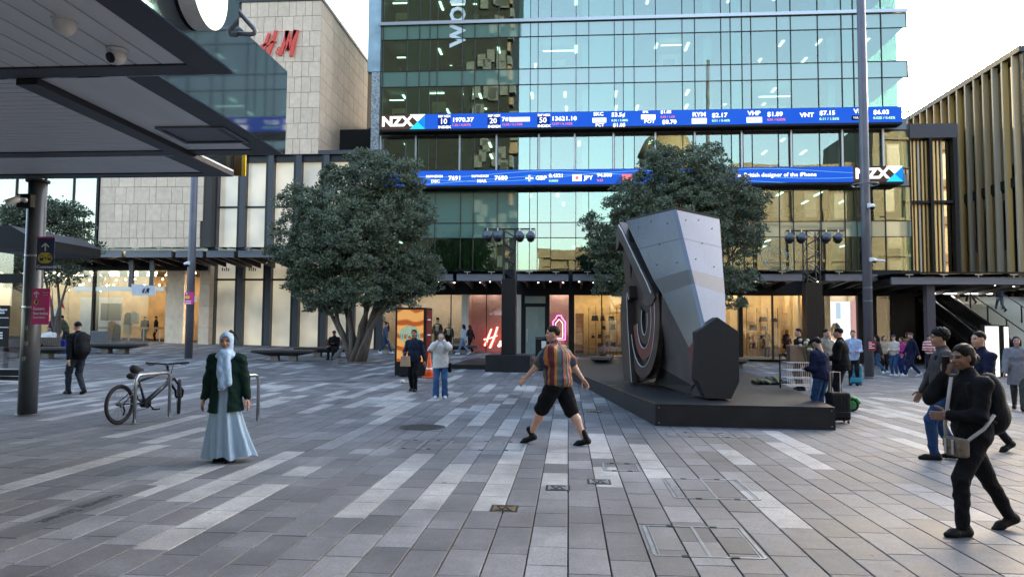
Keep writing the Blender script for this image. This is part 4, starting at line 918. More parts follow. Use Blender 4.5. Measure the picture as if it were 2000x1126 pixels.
for k in range(34):
    z = 3 + k * 2.0; wd_ = rg.uniform(.2, 1.3); wi('edge_box', ub(M_tb if k % 2 else M_tw), tw, -9.49, -9.5 + wd_, -24, -22.1, z, z + rg.uniform(1.0, 1.9))
# ================================================================== TREES
def leaf_mat(name, c1, c2):
    m = bpy.data.materials.new(name); m.use_nodes = True; t = m.node_tree; n = t.nodes; b = n['Principled BSDF']
    at = n.new('ShaderNodeAttribute'); at.attribute_name = 'tint'
    cr = n.new('ShaderNodeValToRGB'); e = cr.color_ramp.elements; e[0].color = (*c1, 1); e[1].color = (*c2, 1); t.links.new(at.outputs['Fac'], cr.inputs[0])
    g = n.new('ShaderNodeNewGeometry'); mx = n.new('ShaderNodeMix'); mx.data_type = 'RGBA'
    t.links.new(g.outputs['Backfacing'], mx.inputs[0]); t.links.new(cr.outputs[0], mx.inputs[6])
    mx.inputs[7].default_value = (.12, .15, .10, 1)
    t.links.new(mx.outputs[2], b.inputs['Base Color']); b.inputs['Roughness'].default_value = .5; b.inputs['Specular IOR Level'].default_value = .4
    MATS[name] = m; return m
M_leaf = leaf_mat('pohutukawa_leaf', (.055, .082, .048), (.25, .29, .175))
M_leaf2 = leaf_mat('street_tree_leaf', (.03, .05, .024), (.13, .155, .07))
M_bark = mat('grey_brown_bark', (.105, .082, .066), .9, 0, .4, 5, .9, 22, stretch=(1, 1, .25))
def leaves_mesh(name, cl, per, L, W, seed, m, droop=.0):
    """cl: (n,4) clump centres + radius; each clump is a spray of rosettes of small pointed leaves"""
    r = np.random.default_rng(seed); n = len(cl); N = n * per
    c = np.repeat(cl, per, axis=0)
    d = r.normal(size=(N, 3)); d /= np.linalg.norm(d, axis=1)[:, None]; d[:, 2] = np.abs(d[:, 2]) * .9 + d[:, 2] * .1
    rad = r.uniform(.15, 1, N) ** .5
    p = c[:, :3] + d * (c[:, 3] * rad)[:, None]
    a = d + r.normal(scale=.55, size=(N, 3)); a[:, 2] += .25 - droop; a /= np.linalg.norm(a, axis=1)[:, None]       # leaf axis
    u = np.cross(a, r.normal(size=(N, 3))); u /= np.linalg.norm(u, axis=1)[:, None]; nn = np.cross(a, u)
    flip = np.where(nn[:, 2] < -.2, -1, 1)[:, None]; u *= flip; nn *= flip
    l = (L * r.uniform(.7, 1.25, N))[:, None]; w_ = (W * r.uniform(.7, 1.2, N))[:, None]
    v = np.stack([p, p + a * l * .45 + u * w_ + nn * l * .06, p + a * l, p + a * l * .45 - u * w_ + nn * l * .06], 1).reshape(-1, 3)
    me = bpy.data.meshes.new(name); me.vertices.add(4 * N); me.vertices.foreach_set('co', v.astype(np.float32).ravel())
    me.loops.add(4 * N); me.loops.foreach_set('vertex_index', np.arange(4 * N, dtype=np.int32))
    me.polygons.add(N); me.polygons.foreach_set('loop_start', np.arange(0, 4 * N, 4, dtype=np.int32))
    ct = np.repeat(r.uniform(0, 1, n), per); tint = np.clip(.68 * ct + .32 * r.uniform(0, 1, N), 0, 1) ** 1.3
    at = me.attributes.new('tint', 'FLOAT', 'POINT'); at.data.foreach_set('value', np.repeat(tint, 4).astype(np.float32))
    me.update(calc_edges=True); me.materials.append(m); return me
def tree(label, base, lobes, Yc, stems, seed, nclump, per, leaf=(.10, .028), m=M_leaf, spread=.9, trunk_r=.13, zfork=1.4, rad=(.20, .42), depth=.9):
    """lobes are (u, v, ru, rv) ellipses measured in the photo and given real depth around Yc"""
    r = np.random.default_rng(seed); rd = random.Random(seed); B = Vector(base)
    t = thing('broadleaf_tree', label, 'tree', B)
    s = Yc / F; LB = []
    for (u, v, ru, rv, *dy) in lobes:
        c = P(u, v, Yc + (dy[0] if dy else 0)); LB.append((c, ru * s, ru * s * depth, rv * s))
    vol = np.array([q[1] * q[2] * q[3] for q in LB]) ** .8; cnt = (vol / vol.sum() * nclump).astype(int)
    cl = []
    for (c, a, b, h), k in zip(LB, cnt):
        d = r.normal(size=(k, 3)); d /= np.linalg.norm(d, axis=1)[:, None]; q = r.uniform(.12, 1, k) ** .42
        cl.append(np.column_stack([np.array(c) + d * q[:, None] * np.array([a, b, h]), r.uniform(rad[0], rad[1], k)]))
    cl = np.vstack(cl)
    o = bpy.data.objects.new('crown', leaves_mesh('crown', cl, per, leaf[0], leaf[1], seed, m)); COL.objects.link(o); o.parent = t; o.matrix_parent_inverse = Matrix.Translation(B).inverted()
    # stems rise from the root flare to the lobes, forking on the way
    tips = []
    for i in range(stems):
        a = 2 * math.pi * i / stems + rd.uniform(-.3, .3); r0 = trunk_r * (1.9 if stems > 1 else 0)
        c = LB[i % len(LB)][0]; p0 = B + Vector((math.cos(a) * r0, math.sin(a) * r0 * .8, -.05)); e = Vector((c.x, c.y, c.z))
        fork = B + (e - B) * .33 + Vector((math.cos(a) * .35 * spread, math.sin(a) * .35 * spread, .1)); fork.z = max(fork.z, B.z + zfork * rd.uniform(.9, 1.3))
        pts = [p0, p0 + (fork - p0) * .35 + Vector((rd.uniform(-.05, .05), rd.uniform(-.05, .05), .1)), p0 + (fork - p0) * .7 + Vector((rd.uniform(-.07, .07), rd.uniform(-.07, .07), .05)), fork,
               fork + (e - fork) * .5 + Vector((rd.uniform(-.2, .2), rd.uniform(-.2, .2), .15)), e]
        rs = [trunk_r * rd.uniform(1.2, 1.5), trunk_r * rd.uniform(.9, 1.1), trunk_r * .85, trunk_r * .72, trunk_r * .4, trunk_r * .15]
        q = MB(); q.tube(pts, rs, 9); wb(q, 'trunk', M_bark, t, True); tips += [(fork, trunk_r * .55), (pts[4], trunk_r * .35), (e, trunk_r * .2)]
    br = MB()
    for k in range(0, len(cl), max(1, len(cl) // 170)):
        e = Vector(cl[k, :3]); f, rr_ = min(tips, key=lambda q: (q[0] - e).length + (3 if q[0].z > e.z + .4 else 0))
        mid = f + (e - f) * .5 + Vector((rd.uniform(-.15, .15), rd.uniform(-.15, .15), rd.uniform(0, .2)))
        br.tube([f, mid, e], [rr_ * .6, rr_ * .38, .008], 5, cap=False)
    q = wb(br, 'branches', M_bark, t, True); q['kind'] = 'stuff'
    return t
b1 = G(697, 707)
tree('big dense evergreen tree with many stems left of centre', b1,
     [(768, 352, 72, 50), (700, 372, 66, 58), (600, 408, 62, 52), (566, 478, 50, 52), (625, 520, 85, 56), (705, 450, 120, 95), (800, 425, 46, 62), (812, 535, 50, 50), (745, 545, 80, 52), (600, 560, 44, 38), (704, 318, 26, 24), (643, 348, 26, 30), (690, 470, 90, 70, -1.2), (640, 595, 50, 26), (690, 572, 70, 34, -1.0), (770, 592, 52, 26), (600, 592, 34, 22), (830, 565, 34, 30, .3), (745, 320, 26, 18)],
     b1.y, 9, 11, 1500, 84, (.115, .034), rad=(.18, .38), spread=1.1, trunk_r=.125, zfork=1.7)
b2 = G(1335, 716)
tree('big dense evergreen tree rising behind the sculpture', (b2.x, b2.y + .6, gz(b2.x, b2.y) + .1),
     [(1320, 338, 78, 48), (1245, 395, 66, 52), (1180, 478, 42, 40), (1195, 548, 40, 44), (1400, 395, 80, 66), (1452, 455, 48, 62), (1440, 552, 40, 36), (1320, 440, 115, 90), (1392, 316, 34, 32), (1290, 305, 36, 22), (1230, 470, 60, 60), (1470, 400, 34, 36), (1160, 440, 22, 24), (1435, 590, 22, 22), (1240, 590, 26, 22)],
     b2.y + .6, 8, 23, 1500, 84, (.115, .034), rad=(.18, .38), spread=1.0, trunk_r=.125, zfork=1.9)
b3 = G(112, 690)
tree('small loose evergreen tree behind the near left pole', b3,
     [(60, 428, 62, 34), (125, 432, 56, 40), (150, 488, 44, 34), (70, 490, 60, 44), (10, 440, 46, 36), (-20, 500, 50, 40), (120, 540, 40, 26), (95, 410, 40, 24), (20, 540, 40, 30)],
     b3.y, 3, 31, 620, 42, (.13, .036), M_leaf2, .6, .085, 1.9, (.22, .45))
# square of grit round the big tree's foot
q = MB(); g = b1; q.box(g.x - .95, g.x + .95, g.y - .75, g.y + .75, -.02, .0); o = q.build('tree_pit', mat('tree_pit_grit', (.16, .13, .10), .95, 0, .4, 40, .6, 60)); o.location.z = gz(g.x, g.y) + .02
tag(o, 'square grit bed round the foot of the big left tree', 'tree pit')
# ================================================================== NEAR STATION CANOPY (top left)
M_sof = mat('grey_soffit_panel', (.84, .84, .83), .5, 0, .08, 2)
M_fasc = mat('polished_dark_fascia', (.10, .125, .15), .04, .85, .1, 1.5)
M_cdark = mat('canopy_dark_beam', (.03, .032, .04), .5, 0)
H = 4.6
sta = thing('station_canopy', 'large stepped grey station canopy overhead at top left', 'canopy', (-8, 8, 0))
X1 = PZ(463, 146, H).x; Y1 = PZ(463, 146, H).y; X2 = PZ(557, 302, H).x; Y2 = PZ(557, 302, H).y; X3 = PZ(455, 345, H).x; Y3 = PZ(455, 345, H).y
XW = -22.0
# upper bay (nearest), middle bay, far bay
for (xr, ya, yb, zt_, nm) in ((X1, -3, Y1, 7.4, 1), (X2, Y1 + .005, Y2, H + 1.42, 2), (X3, Y2 + .005, Y3, H + .42, 3)):
    q = MB(); q.box(XW, xr - .03, ya, yb - .03, H + .06, zt_ - .02); wb(q, 'canopy_body', M_cdark, sta)
    q = MB(); q.box(xr - .03, xr, ya, yb, H, zt_); wb(q, 'fascia_panel', M_fasc, sta)
    q = MB(); q.box(XW, xr - .032, yb - .03, yb, H, zt_); wb(q, 'end_fascia', M_fasc, sta)
    q = MB(); q.box(xr - .42, xr - .034, ya, yb - .034, H - .0, H + .055); wb(q, 'edge_beam', M_cdark, sta)
    q = MB(); q.box(XW, xr - .424, yb - .32, yb - .034, H - .0, H + .055); wb(q, 'end_beam', M_cdark, sta)
# soffit boards
def boards(x0, x1, y0, y1, along, pitch, z, gap=.022):
    k = 0
    a, b = (y0, y1) if along == 'x' else (x0, x1)
    while a < b - .02:
        e = min(a + pitch, b)
        if along == 'x': wi('soffit_board', ub(M_sof), sta, x0, x1, a + gap / 2, e - gap / 2, z, z + .03)
        else: wi('soffit_board', ub(M_sof), sta, a + gap / 2, e - gap / 2, y0, y1, z, z + .03)
        a = e
boards(X1 - 3.05, X1 - .43, -3, Y1 - .33, 'y', .29, H + .02)
wi('soffit_beam', ub(M_cdark), sta, X1 - 3.3, X1 - 3.06, -3, Y1 - .33, H - .04, H + .05)
boards(XW, X1 - 3.31, -3, Y1 - .33, 'y', 2.4, H + .02)
xm = PZ(340, 290, H).x
wi('soffit_panel', ub(M_sof), sta, xm + .14, X2 - .43, Y1 + .02, Y2 - .33, H + .02, H + .05)
wi('soffit_beam', ub(M_cdark), sta, xm - .14, xm + .13, Y1 + .02, Y3 - .3, H - .06, H + .05)
boards(XW, xm - .145, Y1 + .02, Y3 - .33, 'x', .165, H + .02, .02)
wi('soffit_panel', ub(M_sof), sta, xm + .14, X3 - .43, Y2 + .02, Y3 - .33, H + .02, H + .05)
# recessed hatch in the middle bay
ha = PZ(285, 246, H + .015); hb = PZ(450, 280, H + .015)
q = MB(); x0, x1, y0, y1 = ha.x + .1, ha.x + 1.15, ha.y + .05, hb.y - .1
for a in ((x0, x1, y0, y0 + .05), (x0, x1, y1 - .05, y1), (x0, x0 + .05, y0 + .05, y1 - .05), (x1 - .05, x1, y0 + .05, y1 - .05)): q.box(*a, H - .015, H + .018)
wb(q, 'hatch_frame', M_grey, sta); q = MB(); q.box(x0 + .06, x1 - .06, y0 + .06, y1 - .06, H + .008, H + .018); wb(q, 'hatch_panel', mat('hatch_grey', (.10, .10, .12), .4), sta)
# raised white letter on the near fascia and a bent tube beyond it
lo = PX(392, 6, X1 + .1); q = MB(); n = 40
def ring(rx, rz, x): return [Vector((x, lo.y + rx * math.cos(2 * math.pi * k / n), lo.z + .17 + rz * math.sin(2 * math.pi * k / n))) for k in range(n)]
A = ring(.37, .43, X1 + .02); B = ring(.37, .43, X1 + .2); C = ring(.10, .15, X1 + .2); D = ring(.10, .15, X1 + .02)
q.add(A + B + C + D, [(i, (i + 1) % n, n + (i + 1) % n, n + i) for i in range(n)] + [(n + i, n + (i + 1) % n, 2 * n + (i + 1) % n, 2 * n + i) for i in range(n)] + [(2 * n + i, 2 * n + (i + 1) % n, 3 * n + (i + 1) % n, 3 * n + i) for i in range(n)])
sl = wb(q, 'sign_letter', M_white, None); tag(sl, 'raised white round letter on the shiny canopy fascia', 'letter')
hp = thing('bent_tube', 'bent pale grey tube sticking out beyond the canopy edge', 'tube', PX(470, 50, X1 + .02))
q = MB(); yb = Y1 - .02; q.tube([P(u, v, Y1 + .1) for u, v in ((455, 12), (470, 27), (484, 43), (495, 55), (499, 61), (496, 66), (488, 67.5), (470, 66), (455, 64))], .028, 8); wb(q, 'tube', M_grey, hp, True)
# added panel: the gold fins' reflection in the far fascia, painted as stripes
hz = thing('fin_reflection_panel', 'small yellow and dark striped panel under the canopy corner', 'panel', P(450, 345, Y3 + .1))  # added panel, stands in for the gold fins' reflection in the fascia
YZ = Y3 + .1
for a_, b_, m_ in ((418, 441, mat('reflected_brown', (.16, .08, .02), .4)), (441, 449, mat('reflected_yellow', (.85, .55, .02), .4)), (449, 457, M_black), (457, 472, MATS['reflected_brown']), (472, 480, MATS['reflected_yellow'])):
    p0, p1 = P(a_, 343, YZ), P(b_, 303, YZ); wi('reflected_stripe', ub(m_), hz, p0.x + .002, p1.x - .002, YZ, YZ + .04, p0.z, p1.z)
# lettering on the wall behind, mirrored in the shop windows
ws = thing('shop_lettering', 'white shop name letters seen mirrored in the pink window', 'sign', (-7.4, -.6, 4.3))
wi('sign_board', ub(M_cdark), ws, -10.5, -4.3, -1.0, -.62, 3.6, 4.55)
wt(ws, 'letters', "McDonald's", .95, emat('sign_white_glow', (1, 1, 1), .3), Vector((-5.1, -.6, 4.1)), rot=Matrix.Rotation(R(180), 4, 'Z') @ Matrix.Rotation(R(90), 4, 'X'), bold=.02, ext=.01)
# domes and camera under the soffit
def dome_cam(label, p, r, lens=True):
    t = thing('security_camera', label, 'camera', p)
    q = MB(); q.lathe([(r * .2, -r * .05), (r * .9, -r * .02), (r, r * .25), (r * .95, r * .3)], 20, M=None); q.build('mount_ring', M_white, t)
    q = MB(); q.ell((0, 0, -.25 * r), (r * .8, r * .8, r * .85), 18, 10); q.build('housing', M_white, t, True)
    if lens:
        d_ = Vector((-.35, -.75, -.5)).normalized(); c_ = Vector((0, 0, -.25 * r)); q = MB(); q.tube([c_ + d_ * r * .5, c_ + d_ * r * .86, c_ + d_ * r * .9], [r * .5, r * .46, r * .3], 18); q.build('lens', M_black, t, True)
dome_cam('white eyeball security camera under the canopy beam', PZ(229, 104, H - .02), .115)
dome_cam('pale smoke detector dome on the boarded soffit', PZ(127, 42, H + .01), .13, False)

# ================================================================== POLES
def pole(label, base, r, h, lean=0, m=M_dark, name='pole', rtop=None):
    t = thing(name, label, 'pole', base)
    q = MB(); q.lathe([(r, 0), (r, h * .3), (rtop or r, h)], 28); q.build('shaft', m, t, True)
    return t
M_pole = mat('grey_green_pole_paint', (.075, .08, .085), .38, .2, .15, 2, coat=.2)
M_pole2 = mat('mauve_grey_pole_paint', (.13, .125, .145), .45, .1, .15, 2)
b = G(53, 809); npole = pole('thick dark pole at left carrying navy and pink signs', b, .165, H - b.z - .045, m=M_pole)
q = MB(); q.lathe([(.20, 0), (.20, .012), (.168, .02)], 28); q.build('base_ring', M_pole, npole, True)
q = MB(); q.lathe([(.21, H - b.z - .09), (.21, H - b.z - .05)], 24); q.build('top_collar', M_cdark, npole)
for u_, v_ in ((50, 640), (46, 700), (50, 670)):
    p = P(u_, v_, b.y - .17); q = MB(); q.box(p.x - .03, p.x + .03, b.y - .175, b.y - .16, p.z - .04, p.z + .04); wb(q, 'sticker', M_grey, npole)
def flat(t, name, u0, u1, v0, v1, Y, m, th=.012, dz=0):      # flat board facing the camera side
    a = P(u0, v1, Y); c = P(u1, v0, Y); q = MB(); q.box(a.x, c.x, Y, Y + th, a.z, c.z); return wb(q, name, m, t)
YP = b.y - .30
M_navy = mat('sign_navy', (.018, .030, .105), .4); M_pink = mat('sign_magenta', (.68, .02, .22), .4); M_yel = mat('sign_yellow', (.75, .62, .05), .4)
s1 = thing('street_sign', 'navy sign with arrow and yellow transport pictogram on the left pole', 'sign', P(88, 527, YP))
flat(s1, 'board', 70, 107, 465, 527, YP, M_navy); flat(s1, 'top_stripe', 70, 107, 462, 465, YP, M_pink)
def arrow(t, u, v0, v1, Y, m=M_wtext, dx=7):
    for a, c in (((u, v1), (u, v0)), ((u - dx, v0 + dx), (u, v0)), ((u + dx, v0 + dx), (u, v0))):
        q = MB(); q.bar(P(*a, Y - .004), P(*c, Y - .004), .022, .004, (0, 1, 0)); wb(q, 'arrow_stroke', m, t)
def pill(t, u0, u1, v0, v1, Y, m, dy=.005):
    a = P(u0, v1, Y); c = P(u1, v0, Y); r_ = (c.z - a.z) / 2; zc = (a.z + c.z) / 2; pts = []
    for k in range(11): an = math.pi / 2 + math.pi * k / 10; pts.append((a.x + r_ + r_ * math.cos(an), Y - dy, zc + r_ * math.sin(an)))
    for k in range(11): an = -math.pi / 2 + math.pi * k / 10; pts.append((c.x - r_ + r_ * math.cos(an), Y - dy, zc + r_ * math.sin(an)))
    q = MB(); q.prism(pts, (0, -.002, 0)); return wb(q, 'pictogram_pill', m, t)
arrow(s1, 88.5, 475, 490, YP); pill(s1, 74, 103, 493, 514, YP, M_yel)
flat(s1, 'bus_symbol', 77, 85, 498, 509, YP - .011, M_navy, .002); flat(s1, 'bus_symbol', 93, 100, 497, 508, YP - .011, M_navy, .002); flat(s1, 'plus_symbol', 86.5, 91.5, 503, 504.5, YP - .011, M_navy, .002); flat(s1, 'plus_symbol', 88.3, 89.8, 501, 506.5, YP - .012, M_navy, .002)
flat(s1, 'bus_window', 78.2, 83.8, 499.5, 503, YP - .0125, M_yel, .001); flat(s1, 'bus_window', 94.2, 98.8, 498.5, 504, YP - .0125, M_yel, .001)
wt(s1, 'sign_text', 'Commerce St', .087, M_wtext, Vector((P(71.5, 521, YP).x, YP - .004, P(71, 521, YP).z)), bold=.02, ext=.001)
YQ = b.y - .32
s2 = thing('street_sign', 'magenta sign with arrow and train pictogram lower on the left pole', 'sign', P(78, 633, YQ))
flat(s2, 'board', 60, 98, 563, 633, YQ, M_pink); arrow(s2, 71, 569, 581, YQ, dx=5); pill(s2, 66.5, 75.5, 584, 595, YQ, M_yel)
flat(s2, 'train_symbol', 69, 73.4, 586, 592.5, YQ - .009, M_navy, .002)
for s_, v_, h_ in (('Eastern', 602.5, .075), ('line trains', 611.5, .075), ('Strand Station', 619.5, .042)): wt(s2, 'sign_text', s_, h_, M_wtext, Vector((P(65, v_, YQ).x, YQ - .004, P(65, v_, YQ).z)), bold=.03, ext=.001)
wt(s2, 'sign_text', 'Mon, 3am', .03, M_wtext, Vector((P(84, 571, YQ).x, YQ - .004, P(84, 571, YQ).z)), bold=.0, ext=.001); wt(s2, 'sign_text', 'to Sunday', .025, M_wtext, Vector((P(84, 575.5, YQ).x, YQ - .004, P(84, 575.5, YQ).z)), bold=.0, ext=.001)
for v_ in (500, 600): q = MB(); q.lathe([(.17, -.02), (.173, 0), (.17, .02)], 24, (b.x, b.y, P(60, v_, b.y).z)); wb(q, 'sign_strap', M_steel, npole)
# bullet camera on a black box
cc = thing('security_camera', 'white bullet camera on a black box high on left pole', 'camera', P(58, 394, b.y - .2))
q = MB(); a = P(43, 408, b.y - .15); c = P(72, 381, b.y - .15); q.cbox(a.x, c.x, b.y - .32, b.y - .165, a.z, c.z, .015); wb(q, 'mount_box', M_black, cc)
q = MB(); p0, p1 = P(12, 398, b.y - .5), P(40, 388, b.y - .38); q.tube([p0, p0 + (p1 - p0) * .1, p1], [.05, .055, .055], 14); wb(q, 'camera_body', M_white, cc, True)
q = MB(); q.bar(p0 + Vector((-.03, 0, .06)), p1 + Vector((0, 0, .058)), .12, .012); wb(q, 'sun_shield', M_white, cc)
q = MB(); q.tube([p1, P(50, 390, b.y - .32)], [.03, .03], 10); q.ell(P(49, 391, b.y - .34), .05); wb(q, 'bracket', M_white, cc, True)
# tall pole on the right
b = G(1698, 738); rp_ = pole('very tall mauve grey pole at right with cameras', b, .17, 24, m=M_pole2, rtop=.13)
for z_ in (.02, 2.9, 3.4): q = MB(); q.lathe([(.172, z_), (.175, z_ + .02), (.172, z_ + .04)], 24); q.build('joint_ring', M_grey, rp_)
zr_ = P(1698, 361, b.y).z - b.z; q = MB(); q.tube([(.48 * math.cos(k * math.pi / 16), .48 * math.sin(k * math.pi / 16), zr_) for k in range(33)], .025, 6, cap=False); q.build('halo_ring', M_grey, rp_, True)
for k in range(4): q = MB(); an = k * math.pi / 2 + .5; q.tube([(.14 * math.cos(an), .14 * math.sin(an), zr_ + .02), (.47 * math.cos(an), .47 * math.sin(an), zr_)], .018, 5); q.build('ring_spoke', M_grey, rp_)
def pole_cam(label, u, v, Y, px, arm):
    t = thing('security_camera', label, 'camera', P(u, v, Y)); s_ = px * Y / F
    q = MB(); q.cbox(-.06 + arm * s_ * .8, .06 + arm * s_ * .8, -.05, .05, -s_ * .2, s_ * .9, .01); q.build('wall_bracket', M_white, t)
    q = MB(); q.lathe([(s_ * .15, s_ * .75), (s_ * .7, s_ * .45), (s_ * .75, -.1 * s_), (s_ * .7, -.12 * s_)], 14); q.build('housing', M_white, t, True)
    q = MB(); q.ell((0, 0, -.12 * s_), (s_ * .6, s_ * .6, s_ * .55)); q.build('dark_dome', M_black, t, True); return t
pole_cam('grey dome camera hanging below the pole ring at right', 1703, 404, b.y - .3, 8, -.8)
t = pole_cam('white dome camera on the tall right pole above the canopy', 1708, 509, b.y - .35, 7, -1)
q = MB(); q.tube([(.08, 0, .02), (.35, -.1, -.02)], [.045, .045], 10); q.build('side_camera', M_white, t, True)
rs = thing('notice_board', 'small dark red notice strapped round the tall right pole', 'sign', P(1703, 692, b.y - .2)); flat(rs, 'board', 1695, 1711, 665, 684, b.y - .24, mat('notice_red', (.22, .01, .02), .5))
for k in range(4): flat(rs, 'notice_line', 1697, 1703 + (k % 2) * 5, 668 + k * 3.4, 669.2 + k * 3.4, b.y - .244, M_wtext, .003)
# slim pole left
b = G(368, 699); lp = pole('slim tall grey pole in front of the stone pier', b, .165, 13, m=M_pole2, rtop=.12)
pole_cam('white dome camera on the slim left pole', 364, 516, b.y - .2, 7, .8)
ps = thing('street_sign', 'small magenta transport sign on the slim pole', 'sign', P(368, 594, b.y - .2)); flat(ps, 'board', 360, 378.5, 570, 594, b.y - .24, M_pink); pill(ps, 361.5, 371, 577, 583, b.y - .245, M_yel, .004); arrow(ps, 364, 571.5, 575, b.y - .242, dx=2)
for v_ in (587, 591): flat(ps, 'notice_line', 361.5, 373, v_, v_ + 1.6, b.y - .244, M_wtext, .003)
flat(ps, 'side_box', 379, 383, 577, 590, b.y - .2, M_white, .05)

# ================================================================== LIGHTING TRUSSES
M_truss = mat('black_truss', (.014, .014, .017), .4, .3); M_can = mat('stage_lamp_black', (.02, .022, .03), .35, .3)
def truss(label, ub_, vb, with_base, Yt, ucol0, ucol1, vtop, vcol, ubar0, ubar1, vbar):
    um = (ucol0 + ucol1) / 2; x = XF(um, Yt, vcol); g_ = gz(x, Yt); t = thing('lighting_truss', label, 'lighting tower', (x, Yt, g_))
    wd = (ucol1 - ucol0) * Yt / F / 2; zc = P(um, vcol, Yt).z; ztp = P(um, vtop, Yt).z
    if with_base: q = MB(); q.cbox(x - 1.35 * .62, x + 1.35 * .62, Yt - .6, Yt + .6, g_ - .05, g_ + .62, .01); wb(q, 'ballast_box', M_deck, t)
    q = MB(); q.cbox(x - wd, x + wd, Yt - wd, Yt + wd, g_ + (.61 if with_base else 0), zc, .01); wb(q, 'column_casing', mat('gloss_black_panel', (.008, .008, .010), .35, spec=.3), t)
    r_ = wd * .8; q = MB()
    for sx_ in (-1, 1):
        for sy in (-1, 1): c_ = MB(); c_.tube([(x + sx_ * r_, Yt + sy * r_, zc - .3), (x + sx_ * r_, Yt + sy * r_, ztp)], .026, 6); wb(c_, 'chord', M_truss, t)
    n = 7
    for side in range(4):
        for k in range(n):
            za, zb = zc + (ztp - zc) * k / n, zc + (ztp - zc) * (k + 1) / n; e = 1 if k % 2 else -1
            A_ = [(-e, -1), (e, -1)], [(-e, 1), (e, 1)], [(-1, -e), (-1, e)], [(1, -e), (1, e)]; (ax, ay), (bx_, by) = A_[side]
            c_ = MB(); c_.tube([(x + ax * r_, Yt + ay * r_, za), (x + bx_ * r_, Yt + by * r_, zb)], .014, 5); wb(c_, 'lacing_bar', M_truss, t)
    zb_ = P(um, vbar, Yt).z; xa, xb = XF(ubar0, Yt, vbar), XF(ubar1, Yt, vbar)
    c_ = MB(); c_.tube([(xa, Yt - r_ - .04, zb_), (xb, Yt - r_ - .04, zb_)], .03, 8); wb(c_, 'cross_bar', M_truss, t)
    for k, f_ in enumerate((.07, .27, .70, .91)):
        xl = xa + (xb - xa) * f_; s_ = thing('stage_lamp', label.split(' beside')[0].split(' behind')[0] + ', ' + ('outer left', 'inner left', 'inner right', 'outer right')[k] + ' round black lamp', 'lamp', (xl, Yt - r_ - .04, zb_), group='stage lamps on the trusses')
        s_['label'] = ('outer left', 'inner left', 'inner right', 'outer right')[k] + ' black stage lamp on the ' + ('left' if with_base else 'right') + ' truss bar'
        q = MB(); q.tube([(0, -.05, -.22), (0, .0, -.30), (0, .13, -.36), (0, .17, -.37)], [.165, .17, .15, .1], 16); q.build('lamp_can', M_can, s_, True)
        q = MB(); q.tube([(0, -.058, -.218), (0, -.07, -.212)], [.15, .15], 16); q.build('lens', mat('lamp_lens', (.10, .12, .15), .1, .2), s_)
        q = MB(); q.tube([(-.18, .02, -.3), (-.18, .02, -.06), (.18, .02, -.06), (.18, .02, -.3)], .014, 5); q.build('yoke', M_truss, s_); q = MB(); q.box(-.02, .02, -.03, .03, -.07, .04); q.build('clamp', M_steel, s_)
    return t
Yt1 = 27.6
truss('black lattice lighting tower on a box beside the shop door', 0, 0, True, Yt1, 981, 1009, 450, 545, 947, 1046, 449)
truss('black lattice lighting tower standing behind the flower trolley', 0, 0, False, 28.5, 1571, 1600, 452, 552, 1531, 1642, 452)

# ================================================================== SCULPTURE
def V3(u, v, Y): return P(u, v, Y)
M_sc = [mat('sculpture_blue_grey', (.046, .060, .092), .22, .45, .2, 1.2, spec=.75, bump=.04, bscale=3), mat('sculpture_black', (.010, .0105, .012), .55, spec=.3), mat('sculpture_bronze', (.055, .038, .032), .45, .3, .2, 2), mat('sculpture_brown', (.10, .085, .08), .4, .4, .2, 2)]
M_pipe = mat('white_edge_piping', (.5, .5, .5), .4); M_red = mat('oxide_red_inner', (.12, .03, .022), .5)
scu = thing('sculpture', 'faceted dark metal sculpture with curled side bands on the platform', 'sculpture', (2.8, 16, ZT))
T, R1, L1 = V3(1318, 409, 15.6), V3(1405, 428, 16.6), V3(1222, 432, 17.4)
K3 = V3(1374, 638, 14.5); K1 = T + (K3 - T) * .53; K2 = T + (K3 - T) * .65
def onp(u, v, a, b, c):                 # pixel ray met with the plane of a facet, so every facet is flat
    n_ = (b - a).cross(c - a); o_ = Vector((0, 0, CAMZ)); d_ = ray(u, v); return o_ + d_ * (n_.dot(a - o_) / n_.dot(d_))
RR1, RR2, RR3 = [onp(u, v, T, K3, R1) for u, v in ((1413, 543), (1416, 575), (1418, 640))]
LL1, LL2, LL3 = [onp(u, v, T, K3, L1) for u, v in ((1276, 546), (1293, 574), (1346, 679))]
def facet(name, pts, m, th=.05, smooth=False):
    n_ = (pts[1] - pts[0]).cross(pts[2] - pts[0]).normalized()
    if n_.dot(Vector((0, 0, 1.65)) - pts[0]) > 0: n_ = -n_
    q = MB(); q.prism(pts, n_ * th); return wb(q, name, m, scu)
mid = lambda a, b, f_=.5: a + (b - a) * f_
facet('crown_plate', [L1, T, mid(T, K1, .49), mid(L1, LL1, .49)], M_sc[0]); facet('crown_plate', [mid(L1, LL1, .495), mid(T, K1, .495), K1, LL1], M_sc[0])
facet('crown_plate', [T, R1, mid(R1, RR1, .49), mid(T, K1, .49)], M_sc[0]); facet('crown_plate', [mid(T, K1, .495), mid(R1, RR1, .495), RR1, K1], M_sc[0])
M_band = mat('sculpture_band_grey', (.028, .034, .050), .32, .2)
facet('waist_band', [LL1, K1, K2, LL2], M_band); facet('waist_band', [K1, RR1, RR2, K2], M_band)
facet('shin_plate', [LL2, K2, K3, LL3], M_sc[0]); facet('shin_plate', [K2, RR2, RR3, K3], M_sc[0])
